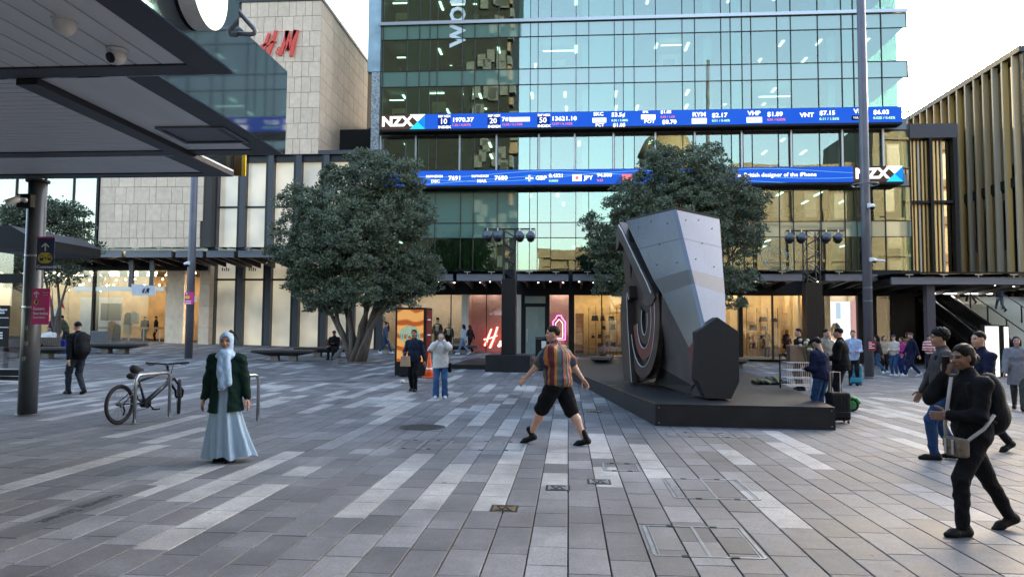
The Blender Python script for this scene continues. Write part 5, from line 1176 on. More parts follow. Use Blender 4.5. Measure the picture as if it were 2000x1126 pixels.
# front hexagonal block
hx = [V3(1401, 619, 14.3), V3(1442, 647, 14.3), V3(1444, 745, 14.2), V3(1428, 778.5, 14.1), V3(1378, 777, 14.1), V3(1364, 743, 14.2), V3(1362, 648, 14.3)]
hx = [hx[0]] + [onp(u, v, hx[0], hx[3], hx[4]) for u, v in ((1442, 647), (1444, 745), (1428, 778.5), (1378, 777), (1364, 743), (1362, 648))]
q = MB(); q.prism(hx, (0, .9, 0)); wb(q, 'front_block', M_sc[1], scu)
# brown flank left of the block
S1, S2, S3 = LL2, V3(1290, 716, 17.2), V3(1353, 753, 14.9); S0 = V3(1297, 585, 16.9)
facet('flank_plate', [LL2, LL3, S3, S2, S0], M_sc[3]); facet('throat_plate', [LL3, V3(1362, 650, 14.5), V3(1363, 742, 14.6), S3], M_red)
facet('foot_plate', [S2, S3, V3(1347, 769, 15.0), V3(1278, 748, 17.9)], M_sc[1]); facet('foot_plate', [V3(1347, 768, 14.9), V3(1363, 743, 14.7), V3(1378, 777, 14.4)], M_sc[1])
# core volume closing the back
core = [V3(1228, 445, 18.2), V3(1400, 436, 17.6), V3(1414, 640, 16.6), V3(1425, 735, 16.6), V3(1290, 735, 17.8), V3(1240, 735, 19.2), V3(1226, 470, 18.8)]
q = MB(); q.prism(core, (0, 1.0, 0)); wb(q, 'core', M_sc[1], scu)
facet('right_flank', [R1, V3(1408, 450, 17.8), V3(1418, 640, 16.7), RR3, RR2, RR1], M_sc[1])
facet('top_plate', [T, R1, V3(1400, 436, 18.2), V3(1230, 440, 18.9), L1], M_sc[1])
# side wall facing left with curled relief bands
SA = lambda u, v: V3(u, v, 16.35 + (1300 - u) / 88 * 2.9)
facet('side_wall', [SA(1222, 436), SA(1290, 575), SA(1298, 600), SA(1282, 735), SA(1236, 748), SA(1226, 600), SA(1214, 470)], M_sc[2], .06)
sd_n = (SA(1300, 600) - SA(1220, 600)).cross(Vector((0, 0, 1))).normalized()
if sd_n.y > 0: sd_n = -sd_n
def band(name, outer, inner, m, h, pipe=True):
    pts = [SA(*q) + sd_n * .01 for q in outer] + [SA(*q) + sd_n * .01 for q in reversed(inner)]; n = len(outer)
    o1 = [SA(*q) + sd_n * .01 for q in outer]; i1 = [SA(*q) + sd_n * .01 for q in inner]; q = MB()
    for k in range(n - 1): q.prism([o1[k], o1[k + 1], i1[k + 1], i1[k]], sd_n * h)
    o = wb(q, name, m, scu)
    if pipe: q = MB(); q.tube([p + sd_n * (h + .006) for p in i1], .010, 6); wb(q, 'edge_piping', M_pipe, o)
    return o
def arc(cx, cy, rx, ry, a0, a1, n=16): return [(cx + rx * math.cos(R(a0 + (a1 - a0) * k / n)), cy - ry * math.sin(R(a0 + (a1 - a0) * k / n))) for k in range(n + 1)]
band('upper_band', [(1215, 490), (1216, 450), (1222, 434), (1250, 490), (1284, 556), (1293, 580), (1287, 594), (1276, 598)], [(1219, 484), (1222, 470), (1228, 480), (1240, 505), (1262, 555), (1270, 575), (1270, 583), (1266, 590)], M_sc[3], .16, False)
q = MB(); q.tube([SA(u, v) + sd_n * .2 for u, v in ((1223, 440), (1230, 452), (1252, 497), (1280, 553), (1288, 573))], .018, 6); wb(q, 'edge_piping', M_pipe, scu)
c1 = arc(1266, 620, 33, 118, 200, 385); c2 = arc(1266, 620, 24, 96, 200, 385)
band('outer_curl', c1, c2, M_sc[2], .12); band('middle_curl', arc(1267, 622, 22, 80, 190, 390), arc(1267, 622, 14, 58, 190, 390), M_red, .10)
band('inner_curl', arc(1266, 622, 13, 50, 150, 380), arc(1266, 622, 6, 32, 150, 380), M_sc[2], .08)
band('left_stem', [(1234, 742), (1229, 680), (1227, 610), (1230, 570), (1236, 556), (1244, 558), (1246, 580)], [(1250, 745), (1246, 690), (1242, 630), (1241, 600), (1240, 580), (1241, 572), (1244, 585)], M_sc[2], .2)
facet('inner_copper_panel', [SA(1248, 560), SA(1272, 585), SA(1268, 650), SA(1255, 655)], mat('copper_sheet', (.30, .13, .06), .35, .6), .02)  # copper coloured sheet set inside the curls
for p_ in ((.2, .15), (.8, .2), (.5, .5), (.25, .8), (.75, .85), (.5, .1)):
    for (a_, b_, c_, d_) in ((L1, T, LL1, K1), (T, R1, K1, RR1)):
        w_ = mid(mid(a_, b_, p_[0]), mid(c_, d_, p_[0]), p_[1]); n_ = (b_ - a_).cross(c_ - a_).normalized(); n_ = n_ if n_.dot(Vector((0, 0, 1.65)) - w_) > 0 else -n_
        q = MB(); q.ell(w_ + n_ * .003, .014, 8, 5); wb(q, 'rivet', M_sc[1], scu)

# ================================================================== STREET FURNITURE
M_bench = mat('bench_hardwood', (.10, .07, .055), .6, 0, .3, 8, stretch=(1, 8, 8)); M_conc = mat('bench_concrete', (.20, .17, .14), .8, 0, .2, 12); M_under = mat('bench_dark_hull', (.02, .02, .022), .5)
def bench(label, x, y, rz, L=3.0, W=.75, back=None, planter=False):
    g_ = gz(x, y); t = thing('bench', label, 'bench', (x, y, g_), rz, 'long timber benches in the square'); n = 6
    for k in range(n): q = MB(); w0 = -W / 2 + W * k / n; q.cbox(-L / 2, L / 2, w0 + .006, w0 + W / n - .006, .42, .47, .006); q.build('slat', M_bench, t)
    q = MB()
    for s in (-1, 1): q2 = MB(); q2.box(s * L / 2 - .02, s * L / 2 + .02, -W / 2, W / 2, .36, .418); q2.build('end_plate', M_bench, t)
    q.add([(-L / 2, -W / 2, .418), (L / 2, -W / 2, .418), (L / 2, W / 2, .418), (-L / 2, W / 2, .418), (-L / 2, -W / 2, .36), (L / 2, -W / 2, .36), (L / 2, W / 2, .36), (-L / 2, W / 2, .36), (-L * .22, -W * .3, .22), (L * .22, -W * .3, .22), (L * .22, W * .3, .22), (-L * .22, W * .3, .22)],
          [(0, 4, 5, 1), (1, 5, 6, 2), (2, 6, 7, 3), (3, 7, 4, 0), (4, 8, 9, 5), (5, 9, 10, 6), (6, 10, 11, 7), (7, 11, 8, 4), (8, 11, 10, 9), (0, 1, 2, 3)])
    q.build('hull', M_under, t)
    for s in (-.15, .15): q = MB(); q.box(s * L - .16, s * L + .16, -W * .25, W * .25, 0, .22); q.build('foot', M_conc, t)
    if back:
        for k in range(int(back / .09)): q = MB(); q.cbox(-L * .1 + k * .09, -L * .1 + k * .09 + .075, W * .28, W * .34, .5, .86, .005); q.build('back_slat', M_bench, t)
        q = MB(); q.box(-L * .1, -L * .1 + back, W * .345, W * .39, .6, .72); q.build('back_rail', M_under, t)
    if planter: q = MB(); q.tube([(0, 0, .47), (0, 0, .52), (.02, 0, .68), (0, 0, .82), (0, 0, .9)], [.12, .16, .18, .15, .05], 12); q.build('bollard_seat', mat('dark_red_resin', (.06, .02, .018), .5), t, True)
    return t
def at(u, v): g_ = G(u, v); return g_.x, g_.y
x, y = at(555, 704); bench('long low bench in front of the store fins', x, y, R(8), 2.6, .8)
x, y = at(632, 698); bench('bench with slatted back where a person sits left of tree', x, y + .5, R(2), 3.0, .7, 1.3)
x, y = at(225, 690); bench('long low bench outside the left shop', x, y, R(4), 2.6, .8)
x, y = at(70, 699); bench('bench with slatted back behind the near left pole', x, y, R(4), 3.2, .8, 1.2)
x, y = at(1180, 719); bench('short bench with a round dark seat left of the sculpture', x, y + 1.2, R(82), 2.6, .8, None, True)
x, y = at(1456, 722); bench('bench with slatted back partly hidden right of sculpture', x, y + 1.5, R(80), 2.6, .8, .9)
x, y = at(880, 690); bench('bench behind the woman in the white jacket', x + .3, y + .3, R(3), 2.4, .7, .8)
# ad kiosk
x, y = at(800, 736); g_ = gz(x, y); kio = thing('advertising_kiosk', 'orange advertising kiosk with a turquoise spiral', 'kiosk', (x, y, g_), R(-9)); S_ = y / F
hw, hh = 32 * S_, 137 * S_
q = MB(); q.cbox(-hw, hw, 0, .62, .05, hh, .012); q.build('kiosk_body', M_black, kio)
for s in (-1, 1): q = MB(); q.box(s * hw * .85 - .05, s * hw * .85 + .05, .1, .5, 0, .05); q.build('foot', M_steel, kio)
M_ora = bpy.data.materials.new('orange_poster'); M_ora.use_nodes = True; _t = M_ora.node_tree; _n = _t.nodes; _b = _n['Principled BSDF']
_c = _n.new('ShaderNodeTexCoord'); _w = _n.new('ShaderNodeTexWave'); _w.wave_type = 'RINGS'; _w.inputs['Scale'].default_value = .9; _w.inputs['Distortion'].default_value = 3; _w.inputs['Detail'].default_value = .5
_m = _n.new('ShaderNodeMapping'); _m.inputs['Scale'].default_value = (2.2, 1, .8); _m.inputs['Location'].default_value = (.3, 0, -.2); _t.links.new(_c.outputs['Object'], _m.inputs[0]); _t.links.new(_m.outputs[0], _w.inputs[0])
_r = _n.new('ShaderNodeValToRGB'); _r.color_ramp.interpolation = 'CONSTANT'; _r.color_ramp.elements[0].color = (.85, .38, .10, 1); _r.color_ramp.elements[1].color = (.72, .20, .04, 1); _r.color_ramp.elements[1].position = .62
_e = _r.color_ramp.elements.new(.82); _e.color = (.45, .10, .02, 1); _t.links.new(_w.outputs[0], _r.inputs[0]); _t.links.new(_r.outputs[0], _b.inputs['Base Color']); _b.inputs['Roughness'].default_value = .25
_t.links.new(_r.outputs[0], _b.inputs['Emission Color']); _b.inputs['Emission Strength'].default_value = .06
q = MB(); q.box(-hw * .86, hw * .86, -.012, -.002, hh * .22, hh * .97); po = q.build('poster', M_ora, kio)
M_tq = emat('poster_turquoise', (.10, .48, .45), .13)
for k, (r0, a0, a1) in enumerate(((.36, -60, 170), (.29, -120, 200), (.22, -20, 260), (.15, -150, 150), (.08, 0, 300))):
    q = MB(); cs = [(math.cos(R(a0 + (a1 - a0) * i / 24)), math.sin(R(a0 + (a1 - a0) * i / 24))) for i in range(25)]
    for i in range(24): q.prism([(-.02 + rr__ * c_[0], -.0135, hh * .57 + rr__ * c_[1]) for c_, rr__ in ((cs[i], r0 - .02), (cs[i + 1], r0 - .02), (cs[i + 1], r0 + .02), (cs[i], r0 + .02))], (0, -.004, 0))
    q.build('spiral_stroke', M_tq, po)
q = MB(); q.box(hw + .002, hw + .012, .06, .56, hh * .04, hh * .97); q.build('side_panel', mat('kiosk_maroon', (.12, .015, .015), .3), kio)
for k in range(3): q = MB(); q.box(hw + .0125, hw + .016, .15, .45, hh * (.82 - k * .22), hh * (.835 - k * .22)); q.build('side_text_line', M_wtext, kio)
# traffic cone
x, y = at(838, 737); cn = thing('traffic_cone', 'orange traffic cone with two white bands', 'cone', (x, y, gz(x, y)))
M_or = mat('cone_orange', (.75, .11, .02), .45)
q = MB(); q.cbox(-.2, .2, -.2, .2, 0, .05, .012); q.build('base', M_or, cn); q = MB(); q.lathe([(.15, .05), (.115, .25), (.07, .55), (.035, .78), (.03, .8)], 20); q.build('cone_body', M_or, cn, True)
for z0, z1 in ((.28, .38), (.5, .6)): q = MB(); ra = lambda z: .155 - .152 * (z - .05) / .73 + .006; q.lathe([(ra(z0), z0), (ra(z1), z1)], 20); q.build('reflective_band', M_white, cn)
# black bin
x, y = at(1057, 703); bi = thing('litter_bin', 'square black litter bin with a white notice behind striped man', 'bin', (x, y, max(gz(x, y), ZT)))
q = MB(); q.cbox(-.28, .28, -.28, .28, 0, .95, .02); q.build('bin_body', M_black, bi); q = MB(); q.cbox(-.3, .3, -.3, .3, .97, 1.05, .02); q.build('bin_lid', M_dark, bi); q = MB(); q.box(.02, .25, -.286, -.281, .5, .85); q.build('notice', M_white, bi)
# low grey lectern sign
x, y = at(650, 717); le = thing('lectern_sign', 'low grey slanted information lectern beside the big tree', 'sign', (x, y, gz(x, y)))
q = MB(); q.prism([(-.05, 0, 0), (.05, 0, 0), (.12, 0, .35), (.02, 0, .35)], (0, .3, 0)); q.build('stand', M_grey, le); q = MB(); q.prism([(-.02, -.05, .36), (.32, -.05, .80), (.36, -.05, .78), (.02, -.05, .33)], (0, .45, 0)); q.build('panel', M_grey, le)
# white sphere litter
g_ = G(786, 748); q = MB(); q.ell((0, 0, .06), (.07, .07, .06)); o = q.build('paper_cup', mat('crumpled_paper', (.6, .55, .42), .8), None, True); o.location = g_; tag(o, 'crumpled pale paper cup lying on the paving', 'litter')
# glowing pylon by the stairs
for lab, u0, u1, v0, v1 in (('white glowing chevron light box in front of the stairs', 1928, 1952, 640, 736), ('slim white glowing light box beside the wider one', 1964, 1972, 641, 734)):
    g_ = G((u0 + u1) / 2, v1 + 2); py = thing('light_box', lab, 'light box', g_); s_ = g_.y / F; a = (u1 - u0) / 2 * s_; h_ = (v1 - v0) * s_
    q = MB(); q.cbox(-a - .04, a + .04, 0, .25, 0, h_ + .06, .01); q.build('casing', M_black, py); q = MB(); q.box(-a, a, -.012, -.002, .06, h_); q.build('light_panel', emat('pylon_white', (1, .98, .92), .2), py)
    for k in range(12):
        if a > .15: z = .15 + k * h_ / 13; q = MB(); q.bar((-a * .6, -.014, z), (0, -.014, z + .08), .015, .01, (0, 1, 0)); q.bar((0, -.014, z + .08), (a * .6, -.014, z), .015, .01, (0, 1, 0)); q.build('chevron', mat('chevron_grey', (.45, .45, .42), .5), py)
# glass kiosk at the left edge
sh = thing('glass_shelter', 'dark framed glass shelter with a flat roof at left edge', 'shelter', (-15, 18, gz(-13, 18)))
Ys = 18.5
q = MB(); a = P(-60, 484, Ys); c = P(60, 478, Ys - .2); q.prism([P(-80, 440, Ys), P(20, 440, Ys), P(58, 462, Ys), P(58, 482, Ys), P(-80, 484, Ys)], (0, 3.0, 0)); wb(q, 'roof', M_black, sh)
for v0, v1 in ((535, 552), (722, 732), (735, 741)): flat(sh, 'rail', -90, 48, v0, v1, Ys + .1, M_black, .1)
flat(sh, 'glass_panel', -90, 48, 486, 534, Ys + .14, M_shopglass, .02); flat(sh, 'glass_panel', -90, 48, 553, 718, Ys + .14, glass('shelter_glass', (.75, .72, .70), (.8, .8, .8), .22), .02)
flat(sh, 'frame_post', 42, 52, 486, 640, Ys + .05, M_black, .08)
for v_ in (640, 722): pass
ib = thing('information_board', 'black information board with white lines at left edge', 'sign', P(0, 690, Ys - .2)); flat(ib, 'board', -60, 17, 596, 676, Ys - .25, M_black, .06)
for v_, w_ in ((603, 14), (609, 9), (648, 5), (653, 5), (658, 5)): flat(ib, 'text_line', w_ - 16, w_, v_, v_ + 3, Ys - .256, M_wtext, .004)
for v_ in (619.5, 638): flat(ib, 'divider', -55, 17, v_, v_ + 1.2, Ys - .256, M_wtext, .004)
wt(ib, 'board_text', 'ehicles', .12, M_wtext, Vector((P(1, 605, Ys).x, Ys - .262, P(1, 605, Ys).z)), bold=.02, ext=.001)
flat(ib, 'post', -30, -20, 676, 750, Ys - .2, M_black, .1)

# ================================================================== BICYCLE AND HOOPS
M_hoop = mat('satin_steel_hoop', (.42, .42, .43), .3, .9)
def hoop(label, a, b, h):
    A_, B_ = G(*a), G(*b); t = thing('bike_hoop', label, 'bike rack', (A_ + B_) / 2, group='steel bike hoops'); d = (B_ - A_); d.z = 0; pts = []; c_ = (A_ + B_) / 2; r_ = .12
    L_ = d.length / 2; d.normalize()
    pts = [d * -L_]; pts += [d * (-L_ + r_ - r_ * math.cos(R(k * 15))) + Vector((0, 0, h - r_ + r_ * math.sin(R(k * 15)))) for k in range(7)]; pts += [d * (L_ - r_ + r_ * math.sin(R(k * 15))) + Vector((0, 0, h - r_ + r_ * math.cos(R(k * 15)))) for k in range(7)]; pts += [d * L_]
    q = MB(); q.tube(pts, .03, 12); q.build('tube', M_hoop, t, True)
    for s in (-1, 1): q = MB(); q.lathe([(.055, 0), (.055, .008), (.032, .014)], 14, d * (s * L_)); q.build('foot_flange', M_hoop, t)
hoop('steel bike hoop holding the black bicycle', (262, 827), (330, 813), .84)
hoop('steel bike hoop half hidden behind the woman in the headscarf', (440, 832), (503, 821), .84)
def bicycle(label, rear, front):
    A_ = Vector((rear.x, rear.y, gz(rear.x, rear.y))); B_ = Vector((front.x, front.y, A_.z)); d = B_ - A_; ang = math.atan2(d.y, d.x); wb_ = d.length
    t = thing('bicycle', label, 'bicycle', A_, ang); rw = .345
    M_tyre = mat('tyre_black', (.012, .012, .012), .85, bump=.5, bscale=90); M_fr = mat('bike_frame_dark_blue', (.008, .012, .026), .4, 0, coat=.15); M_al = mat('bike_alloy', (.35, .35, .36), .35, .9)
    def wheel(nm, x, st=0, px=0):
        Mr = Matrix.Rotation(st, 3, 'Z'); c = Vector((x, 0, rw)); n = 40
        w = MB(); w.tube([c + Mr @ Vector((rw * .93 * math.cos(2 * math.pi * k / n), 0, rw * .93 * math.sin(2 * math.pi * k / n))) for k in range(n + 1)], .029, 8, cap=False); o = w.build(nm, M_tyre, t, True)
        w = MB(); w.tube([c + Mr @ Vector((rw * .83 * math.cos(2 * math.pi * k / n), 0, rw * .83 * math.sin(2 * math.pi * k / n))) for k in range(n + 1)], .013, 6, cap=False); w.build('rim', M_black, o, True)
        for k in range(24):
            w = MB(); a = 2 * math.pi * k / 24; w.tube([c + Mr @ Vector((.03 * math.cos(a + .5), .03 * (-1) ** k, .03 * math.sin(a + .5))), c + Mr @ Vector((rw * .82 * math.cos(a), 0, rw * .82 * math.sin(a)))], .0025, 4, cap=False); w.build('spoke', M_al, o)
        w = MB(); w.tube([c + Mr @ Vector((0, -.06, 0)), c + Mr @ Vector((0, .06, 0))], .028, 10); w.build('hub', M_black, o, True); return o
    rwh = wheel('rear_wheel', 0); fwh = wheel('front_wheel', wb_, R(38))
    bbx = .44 * wb_ / 1.1; BB = Vector((bbx, 0, .31)); ST = Vector((bbx - .2, 0, .78)); HT = Vector((wb_ - .36, 0, .90)); HB = Vector((wb_ - .27, 0, .70)); RA = Vector((0, 0, rw)); FA = Vector((wb_, 0, rw))
    f = MB(); f.tube([BB, HB], [.045, .05], 10); f.tube([ST + Vector((.03, 0, -.06)), HT + Vector((0, 0, -.03))], [.022, .03], 10); f.tube([BB, ST], [.022, .02], 10); f.tube([HB, HT], [.028, .028], 10)
    for s in (-1, 1): f.tube([BB + Vector((-.04, s * .03, 0)), RA + Vector((0, s * .07, 0))], [.014, .012], 8); f.tube([ST + Vector((.05, s * .015, -.12)), RA + Vector((0, s * .07, 0))], [.012, .010], 8)
    f.build('frame', M_fr, t, True)
    Mr = Matrix.Rotation(R(38), 3, 'Z'); fk = MB()
    for s in (-1, 1): fk.tube([HB + Vector((0, 0, .02)) + Mr @ Vector((0, s * .06, 0)), FA + Mr @ Vector((-.03, s * .065, .12)), FA + Mr @ Vector((0, s * .06, 0))], [.022, .024, .018], 8)
    fk.bar(HB + Mr @ Vector((0, -.07, 0)), HB + Mr @ Vector((0, .07, 0)), .05, .05); fk.build('fork', M_black, t, True)
    hb = MB(); S0 = HT + Vector((-.01, 0, .06)); S1 = S0 + Mr @ Vector((.08, 0, .03)); hb.tube([HT, S0, S1], .02, 8)
    hb.tube([S1 + Mr @ Vector((-.08, -.36, .03)), S1 + Mr @ Vector((-.03, -.18, .02)), S1, S1 + Mr @ Vector((-.03, .18, .02)), S1 + Mr @ Vector((-.08, .36, .03))], [.017, .016, .016, .016, .017], 8); h_ = hb.build('handlebar', M_black, t, True)
    for s in (-1, 1):
        g_ = MB(); g_.tube([S1 + Mr @ Vector((-.06, s * .25, .026)), S1 + Mr @ Vector((-.08, s * .38, .03))], .02, 8); g_.build('grip', M_rubber, h_, True); g_ = MB(); g_.tube([S1 + Mr @ Vector((-.03, s * .2, .02)), S1 + Mr @ Vector((.03, s * .26, -.01)), S1 + Mr @ Vector((.01, s * .34, -.01))], .008, 5); g_.build('brake_lever', M_black, h_, True)
    g_ = MB(); g_.tube([S1 + Mr @ Vector((0, .1, .02)), S1 + Mr @ Vector((.1, .06, .02)), HB + Mr @ Vector((.1, .02, .12)), HB + Vector((0, 0, .02))], .006, 5); g_.tube([S1 + Mr @ Vector((0, -.1, .02)), S1 + Mr @ Vector((.12, -.1, -.05)), HB + Mr @ Vector((.06, 0, .1))], .006, 5); g_.build('cable', M_black, h_, True)
    sp = MB(); sp.tube([ST, ST + Vector((-.03, 0, .12))], .015, 8); sp.build('seat_post', M_black, t, True)
    sa = MB(); C0 = ST + Vector((-.04, 0, .14)); sa.tube([C0 + Vector((-.14, 0, .02)), C0 + Vector((-.1, 0, .025)), C0 + Vector((0, 0, .015)), C0 + Vector((.08, 0, .01)), C0 + Vector((.16, 0, 0))], [.03, .085, .07, .035, .02], 12, flat=.9)
    so = sa.build('saddle', M_rubber, t, True); so.scale.z = 1
    bg_ = MB(); bg_.cbox(C0.x - .22, C0.x - .03, -.06, .06, C0.z - .15, C0.z - .04, .03); bg_.build('saddle_bag', M_rubber, t)
    cr = MB(); cr.lathe([(.09, -.006), (.09, .006)], 24, BB + Vector((0, -.06, 0)), M=Matrix.Rotation(R(90), 3, 'X')); cr.build('chainring', M_black, t)
    mo = MB(); mo.tube([BB + Vector((0, -.05, 0)), BB + Vector((0, .05, 0))], .085, 14); mo.build('motor_housing', M_black, t, True)
    for s in (-1, 1):
        ck = MB(); e = BB + Vector((.12 * s, -s * .09, -.12 * s)); ck.tube([BB + Vector((0, -s * .07, 0)), e], .013, 6); ck.box(e.x - .05, e.x + .05, e.y - (.1 if s > 0 else 0), e.y + (0 if s > 0 else .1), e.z - .012, e.z + .012); ck.build('crank', M_black, t)
    rd = MB(); rd.lathe([(.055, -.02), (.05, .02)], 18, RA + Vector((0, -.05, 0)), M=Matrix.Rotation(R(90), 3, 'X')); rd.build('cassette', M_al, t); rd = MB(); rd.tube([RA + Vector((.0, -.08, -.03)), RA + Vector((.03, -.08, -.12)), RA + Vector((.0, -.08, -.18))], .016, 6); rd.build('derailleur', M_black, t)
    for y_ in (-.055, -.06):
        pass
    chn = MB(); chn.tube([RA + Vector((0, -.055, .05)), BB + Vector((0, -.06, .09))], .006, 4); chn.tube([RA + Vector((.0, -.055, -.19)), BB + Vector((0, -.06, -.09))], .006, 4); chn.build('chain', M_black, t)
    return t
rear = G(232, 828); front = G(314, 814)
fr_ = rear + (front - rear).normalized() * 1.12
bicycle('black electric mountain bike leaning on the steel hoop', rear, Vector((front.x, front.y + .62, 0)))
# ================================================================== PEOPLE
def surf_net(d, org, h):
    """naive surface nets over a scalar grid; returns verts and outward quads"""
    s = d < 0; nx, ny, nz = d.shape
    c = np.zeros((nx - 1, ny - 1, nz - 1), np.int8)
    for i in (0, 1):
        for j in (0, 1):
            for k in (0, 1): c += s[i:nx - 1 + i, j:ny - 1 + j, k:nz - 1 + k]
    act = (c > 0) & (c < 8); I = np.argwhere(act)
    if len(I) == 0: return np.zeros((0, 3)), np.zeros((0, 4), int)
    idx = -np.ones(act.shape, np.int64); idx[act] = np.arange(len(I))
    acc = np.zeros((len(I), 3)); cnt = np.zeros(len(I))
    C = [(i, j, k) for i in (0, 1) for j in (0, 1) for k in (0, 1)]
    val = {q: d[I[:, 0] + q[0], I[:, 1] + q[1], I[:, 2] + q[2]] for q in C}
    for a in C:
        for ax in range(3):
            if a[ax] == 0:
                b = list(a); b[ax] = 1; b = tuple(b); va, vb = val[a], val[b]; m = (va < 0) != (vb < 0)
                t = np.where(m, va / np.where(m, va - vb, 1), 0); p = np.array(a, float)[None].repeat(len(I), 0); p[:, ax] += t
                acc[m] += p[m]; cnt[m] += 1
    V = (I + acc / cnt[:, None]) * h + org
    Q = []
    for ax in range(3):
        sl0 = [slice(None)] * 3; sl1 = [slice(None)] * 3; sl0[ax] = slice(0, -1); sl1[ax] = slice(1, None)
        a, b = s[tuple(sl0)], s[tuple(sl1)]; E = np.argwhere(a != b)
        o1, o2 = [q for q in range(3) if q != ax]
        ok = (E[:, o1] > 0) & (E[:, o2] > 0) & (E[:, o1] < d.shape[o1] - 1) & (E[:, o2] < d.shape[o2] - 1); E = E[ok]
        ins = a[E[:, 0], E[:, 1], E[:, 2]]
        def cell(da, db):
            q = E.copy(); q[:, o1] -= da; q[:, o2] -= db; return idx[q[:, 0], q[:, 1], q[:, 2]]
        f = np.stack([cell(1, 1), cell(0, 1), cell(0, 0), cell(1, 0)], 1)
        fl = ins if ax != 1 else ~ins
        f[~fl] = f[~fl][:, ::-1]; Q.append(f)
    Q = np.vstack(Q); return V, Q[(Q >= 0).all(1)]
def sdf(prims, h, k=.03, post=None, pad=.05):
    """prims: ('c',a,b,ra,rb[,sy]) tapered capsule, ('e',c,(rx,ry,rz)[,M]) ellipsoid, ('b',c,(hx,hy,hz),r[,M]) rounded box; smooth union"""
    bb = []
    for p in prims:
        if p[0] == 'c': a, b = np.array(p[1]), np.array(p[2]); r = max(p[3], p[4]); bb.append((np.minimum(a, b) - r, np.maximum(a, b) + r))
        elif p[0] == 'e': r = max(p[2]) if len(p) > 3 else np.array(p[2]); bb.append((np.array(p[1]) - r, np.array(p[1]) + r))
        else: r = np.linalg.norm(p[2]) if len(p) > 4 else np.array(p[2]); bb.append((np.array(p[1]) - r - p[3], np.array(p[1]) + r + p[3]))
    lo = np.min([q[0] for q in bb], 0) - pad; hi = np.max([q[1] for q in bb], 0) + pad
    n = np.ceil((hi - lo) / h).astype(int) + 1; ax = [lo[i] + h * np.arange(n[i]) for i in range(3)]
    D = np.full(n, .2, np.float64)
    for p, (a0, a1) in zip(prims, bb):
        m = k + .03 + 2 * h; i0 = np.maximum(((a0 - m - lo) / h).astype(int), 0); i1 = np.minimum(((a1 + m - lo) / h).astype(int) + 2, n)
        X, Y, Z = np.meshgrid(*[ax[i][i0[i]:i1[i]] for i in range(3)], indexing='ij', sparse=True)
        if p[0] == 'c':
            a, b = np.array(p[1], float), np.array(p[2], float); sy = p[5] if len(p) > 5 else 1.0; ba = b - a; L2 = max(ba @ ba, 1e-9)
            t = np.clip(((X - a[0]) * ba[0] + (Y - a[1]) * ba[1] + (Z - a[2]) * ba[2]) / L2, 0, 1)
            d = np.sqrt((X - a[0] - t * ba[0]) ** 2 + ((Y - a[1] - t * ba[1]) * sy) ** 2 + (Z - a[2] - t * ba[2]) ** 2) - (p[3] + t * (p[4] - p[3]))
        else:
            c = p[1]; x, y, z = X - c[0], Y - c[1], Z - c[2]; M = p[3] if p[0] == 'e' and len(p) > 3 else (p[4] if p[0] == 'b' and len(p) > 4 else None)
            if M is not None: x, y, z = [M[0][i] * x + M[1][i] * y + M[2][i] * z for i in range(3)]
            if p[0] == 'e':
                r = p[2]; k0 = np.sqrt((x / r[0]) ** 2 + (y / r[1]) ** 2 + (z / r[2]) ** 2) + 1e-9; k1 = np.sqrt((x / r[0] ** 2) ** 2 + (y / r[1] ** 2) ** 2 + (z / r[2] ** 2) ** 2) + 1e-9; d = k0 * (k0 - 1) / k1
            else:
                q = [np.abs(w) - e + p[3] for w, e in zip((x, y, z), p[2])]
                d = np.sqrt(np.maximum(q[0], 0) ** 2 + np.maximum(q[1], 0) ** 2 + np.maximum(q[2], 0) ** 2) + np.minimum(np.maximum(np.maximum(q[0], q[1]), q[2]), 0) - p[3]
        S = tuple(slice(i0[i], i1[i]) for i in range(3)); o = D[S]; hh = np.clip(.5 + .5 * (o - d) / k, 0, 1); D[S] = o * (1 - hh) + d * hh - k * hh * (1 - hh)
    if post is not None:
        X, Y, Z = np.meshgrid(*ax, indexing='ij', sparse=True); D = post(D, X, Y, Z)
    D[0], D[-1] = .1, .1; D[:, 0], D[:, -1] = .1, .1; D[:, :, 0], D[:, :, -1] = .1, .1
    return surf_net(D, lo, h)
def npmesh(name, V, Q, m, col=None):
    me = bpy.data.meshes.new(name); me.vertices.add(len(V)); me.vertices.foreach_set('co', np.asarray(V, np.float32).ravel())
    me.loops.add(4 * len(Q)); me.loops.foreach_set('vertex_index', np.asarray(Q, np.int32).ravel())
    me.polygons.add(len(Q)); me.polygons.foreach_set('loop_start', np.arange(0, 4 * len(Q), 4, dtype=np.int32)); me.polygons.foreach_set('use_smooth', np.ones(len(Q), bool))
    if col is not None: at = me.attributes.new('tone', 'FLOAT_COLOR', 'POINT'); at.data.foreach_set('color', np.asarray(col, np.float32).ravel())
    me.update(calc_edges=True); me.materials.append(m); return me
def add_np(name, V, Q, m, parent, col=None):
    o = bpy.data.objects.new(name, npmesh(name, V, Q, m, col)); COL.objects.link(o); o.parent = parent; return o
M_skin = bpy.data.materials.new('skin'); M_skin.use_nodes = True; _t = M_skin.node_tree; _b = _t.nodes['Principled BSDF']; _a = _t.nodes.new('ShaderNodeAttribute'); _a.attribute_name = 'tone'
_t.links.new(_a.outputs['Color'], _b.inputs['Base Color']); _b.inputs['Roughness'].default_value = .5; _b.inputs['Subsurface Weight'].default_value = .08; _b.inputs['Subsurface Radius'].default_value = (.02, .008, .004)
CL = {}
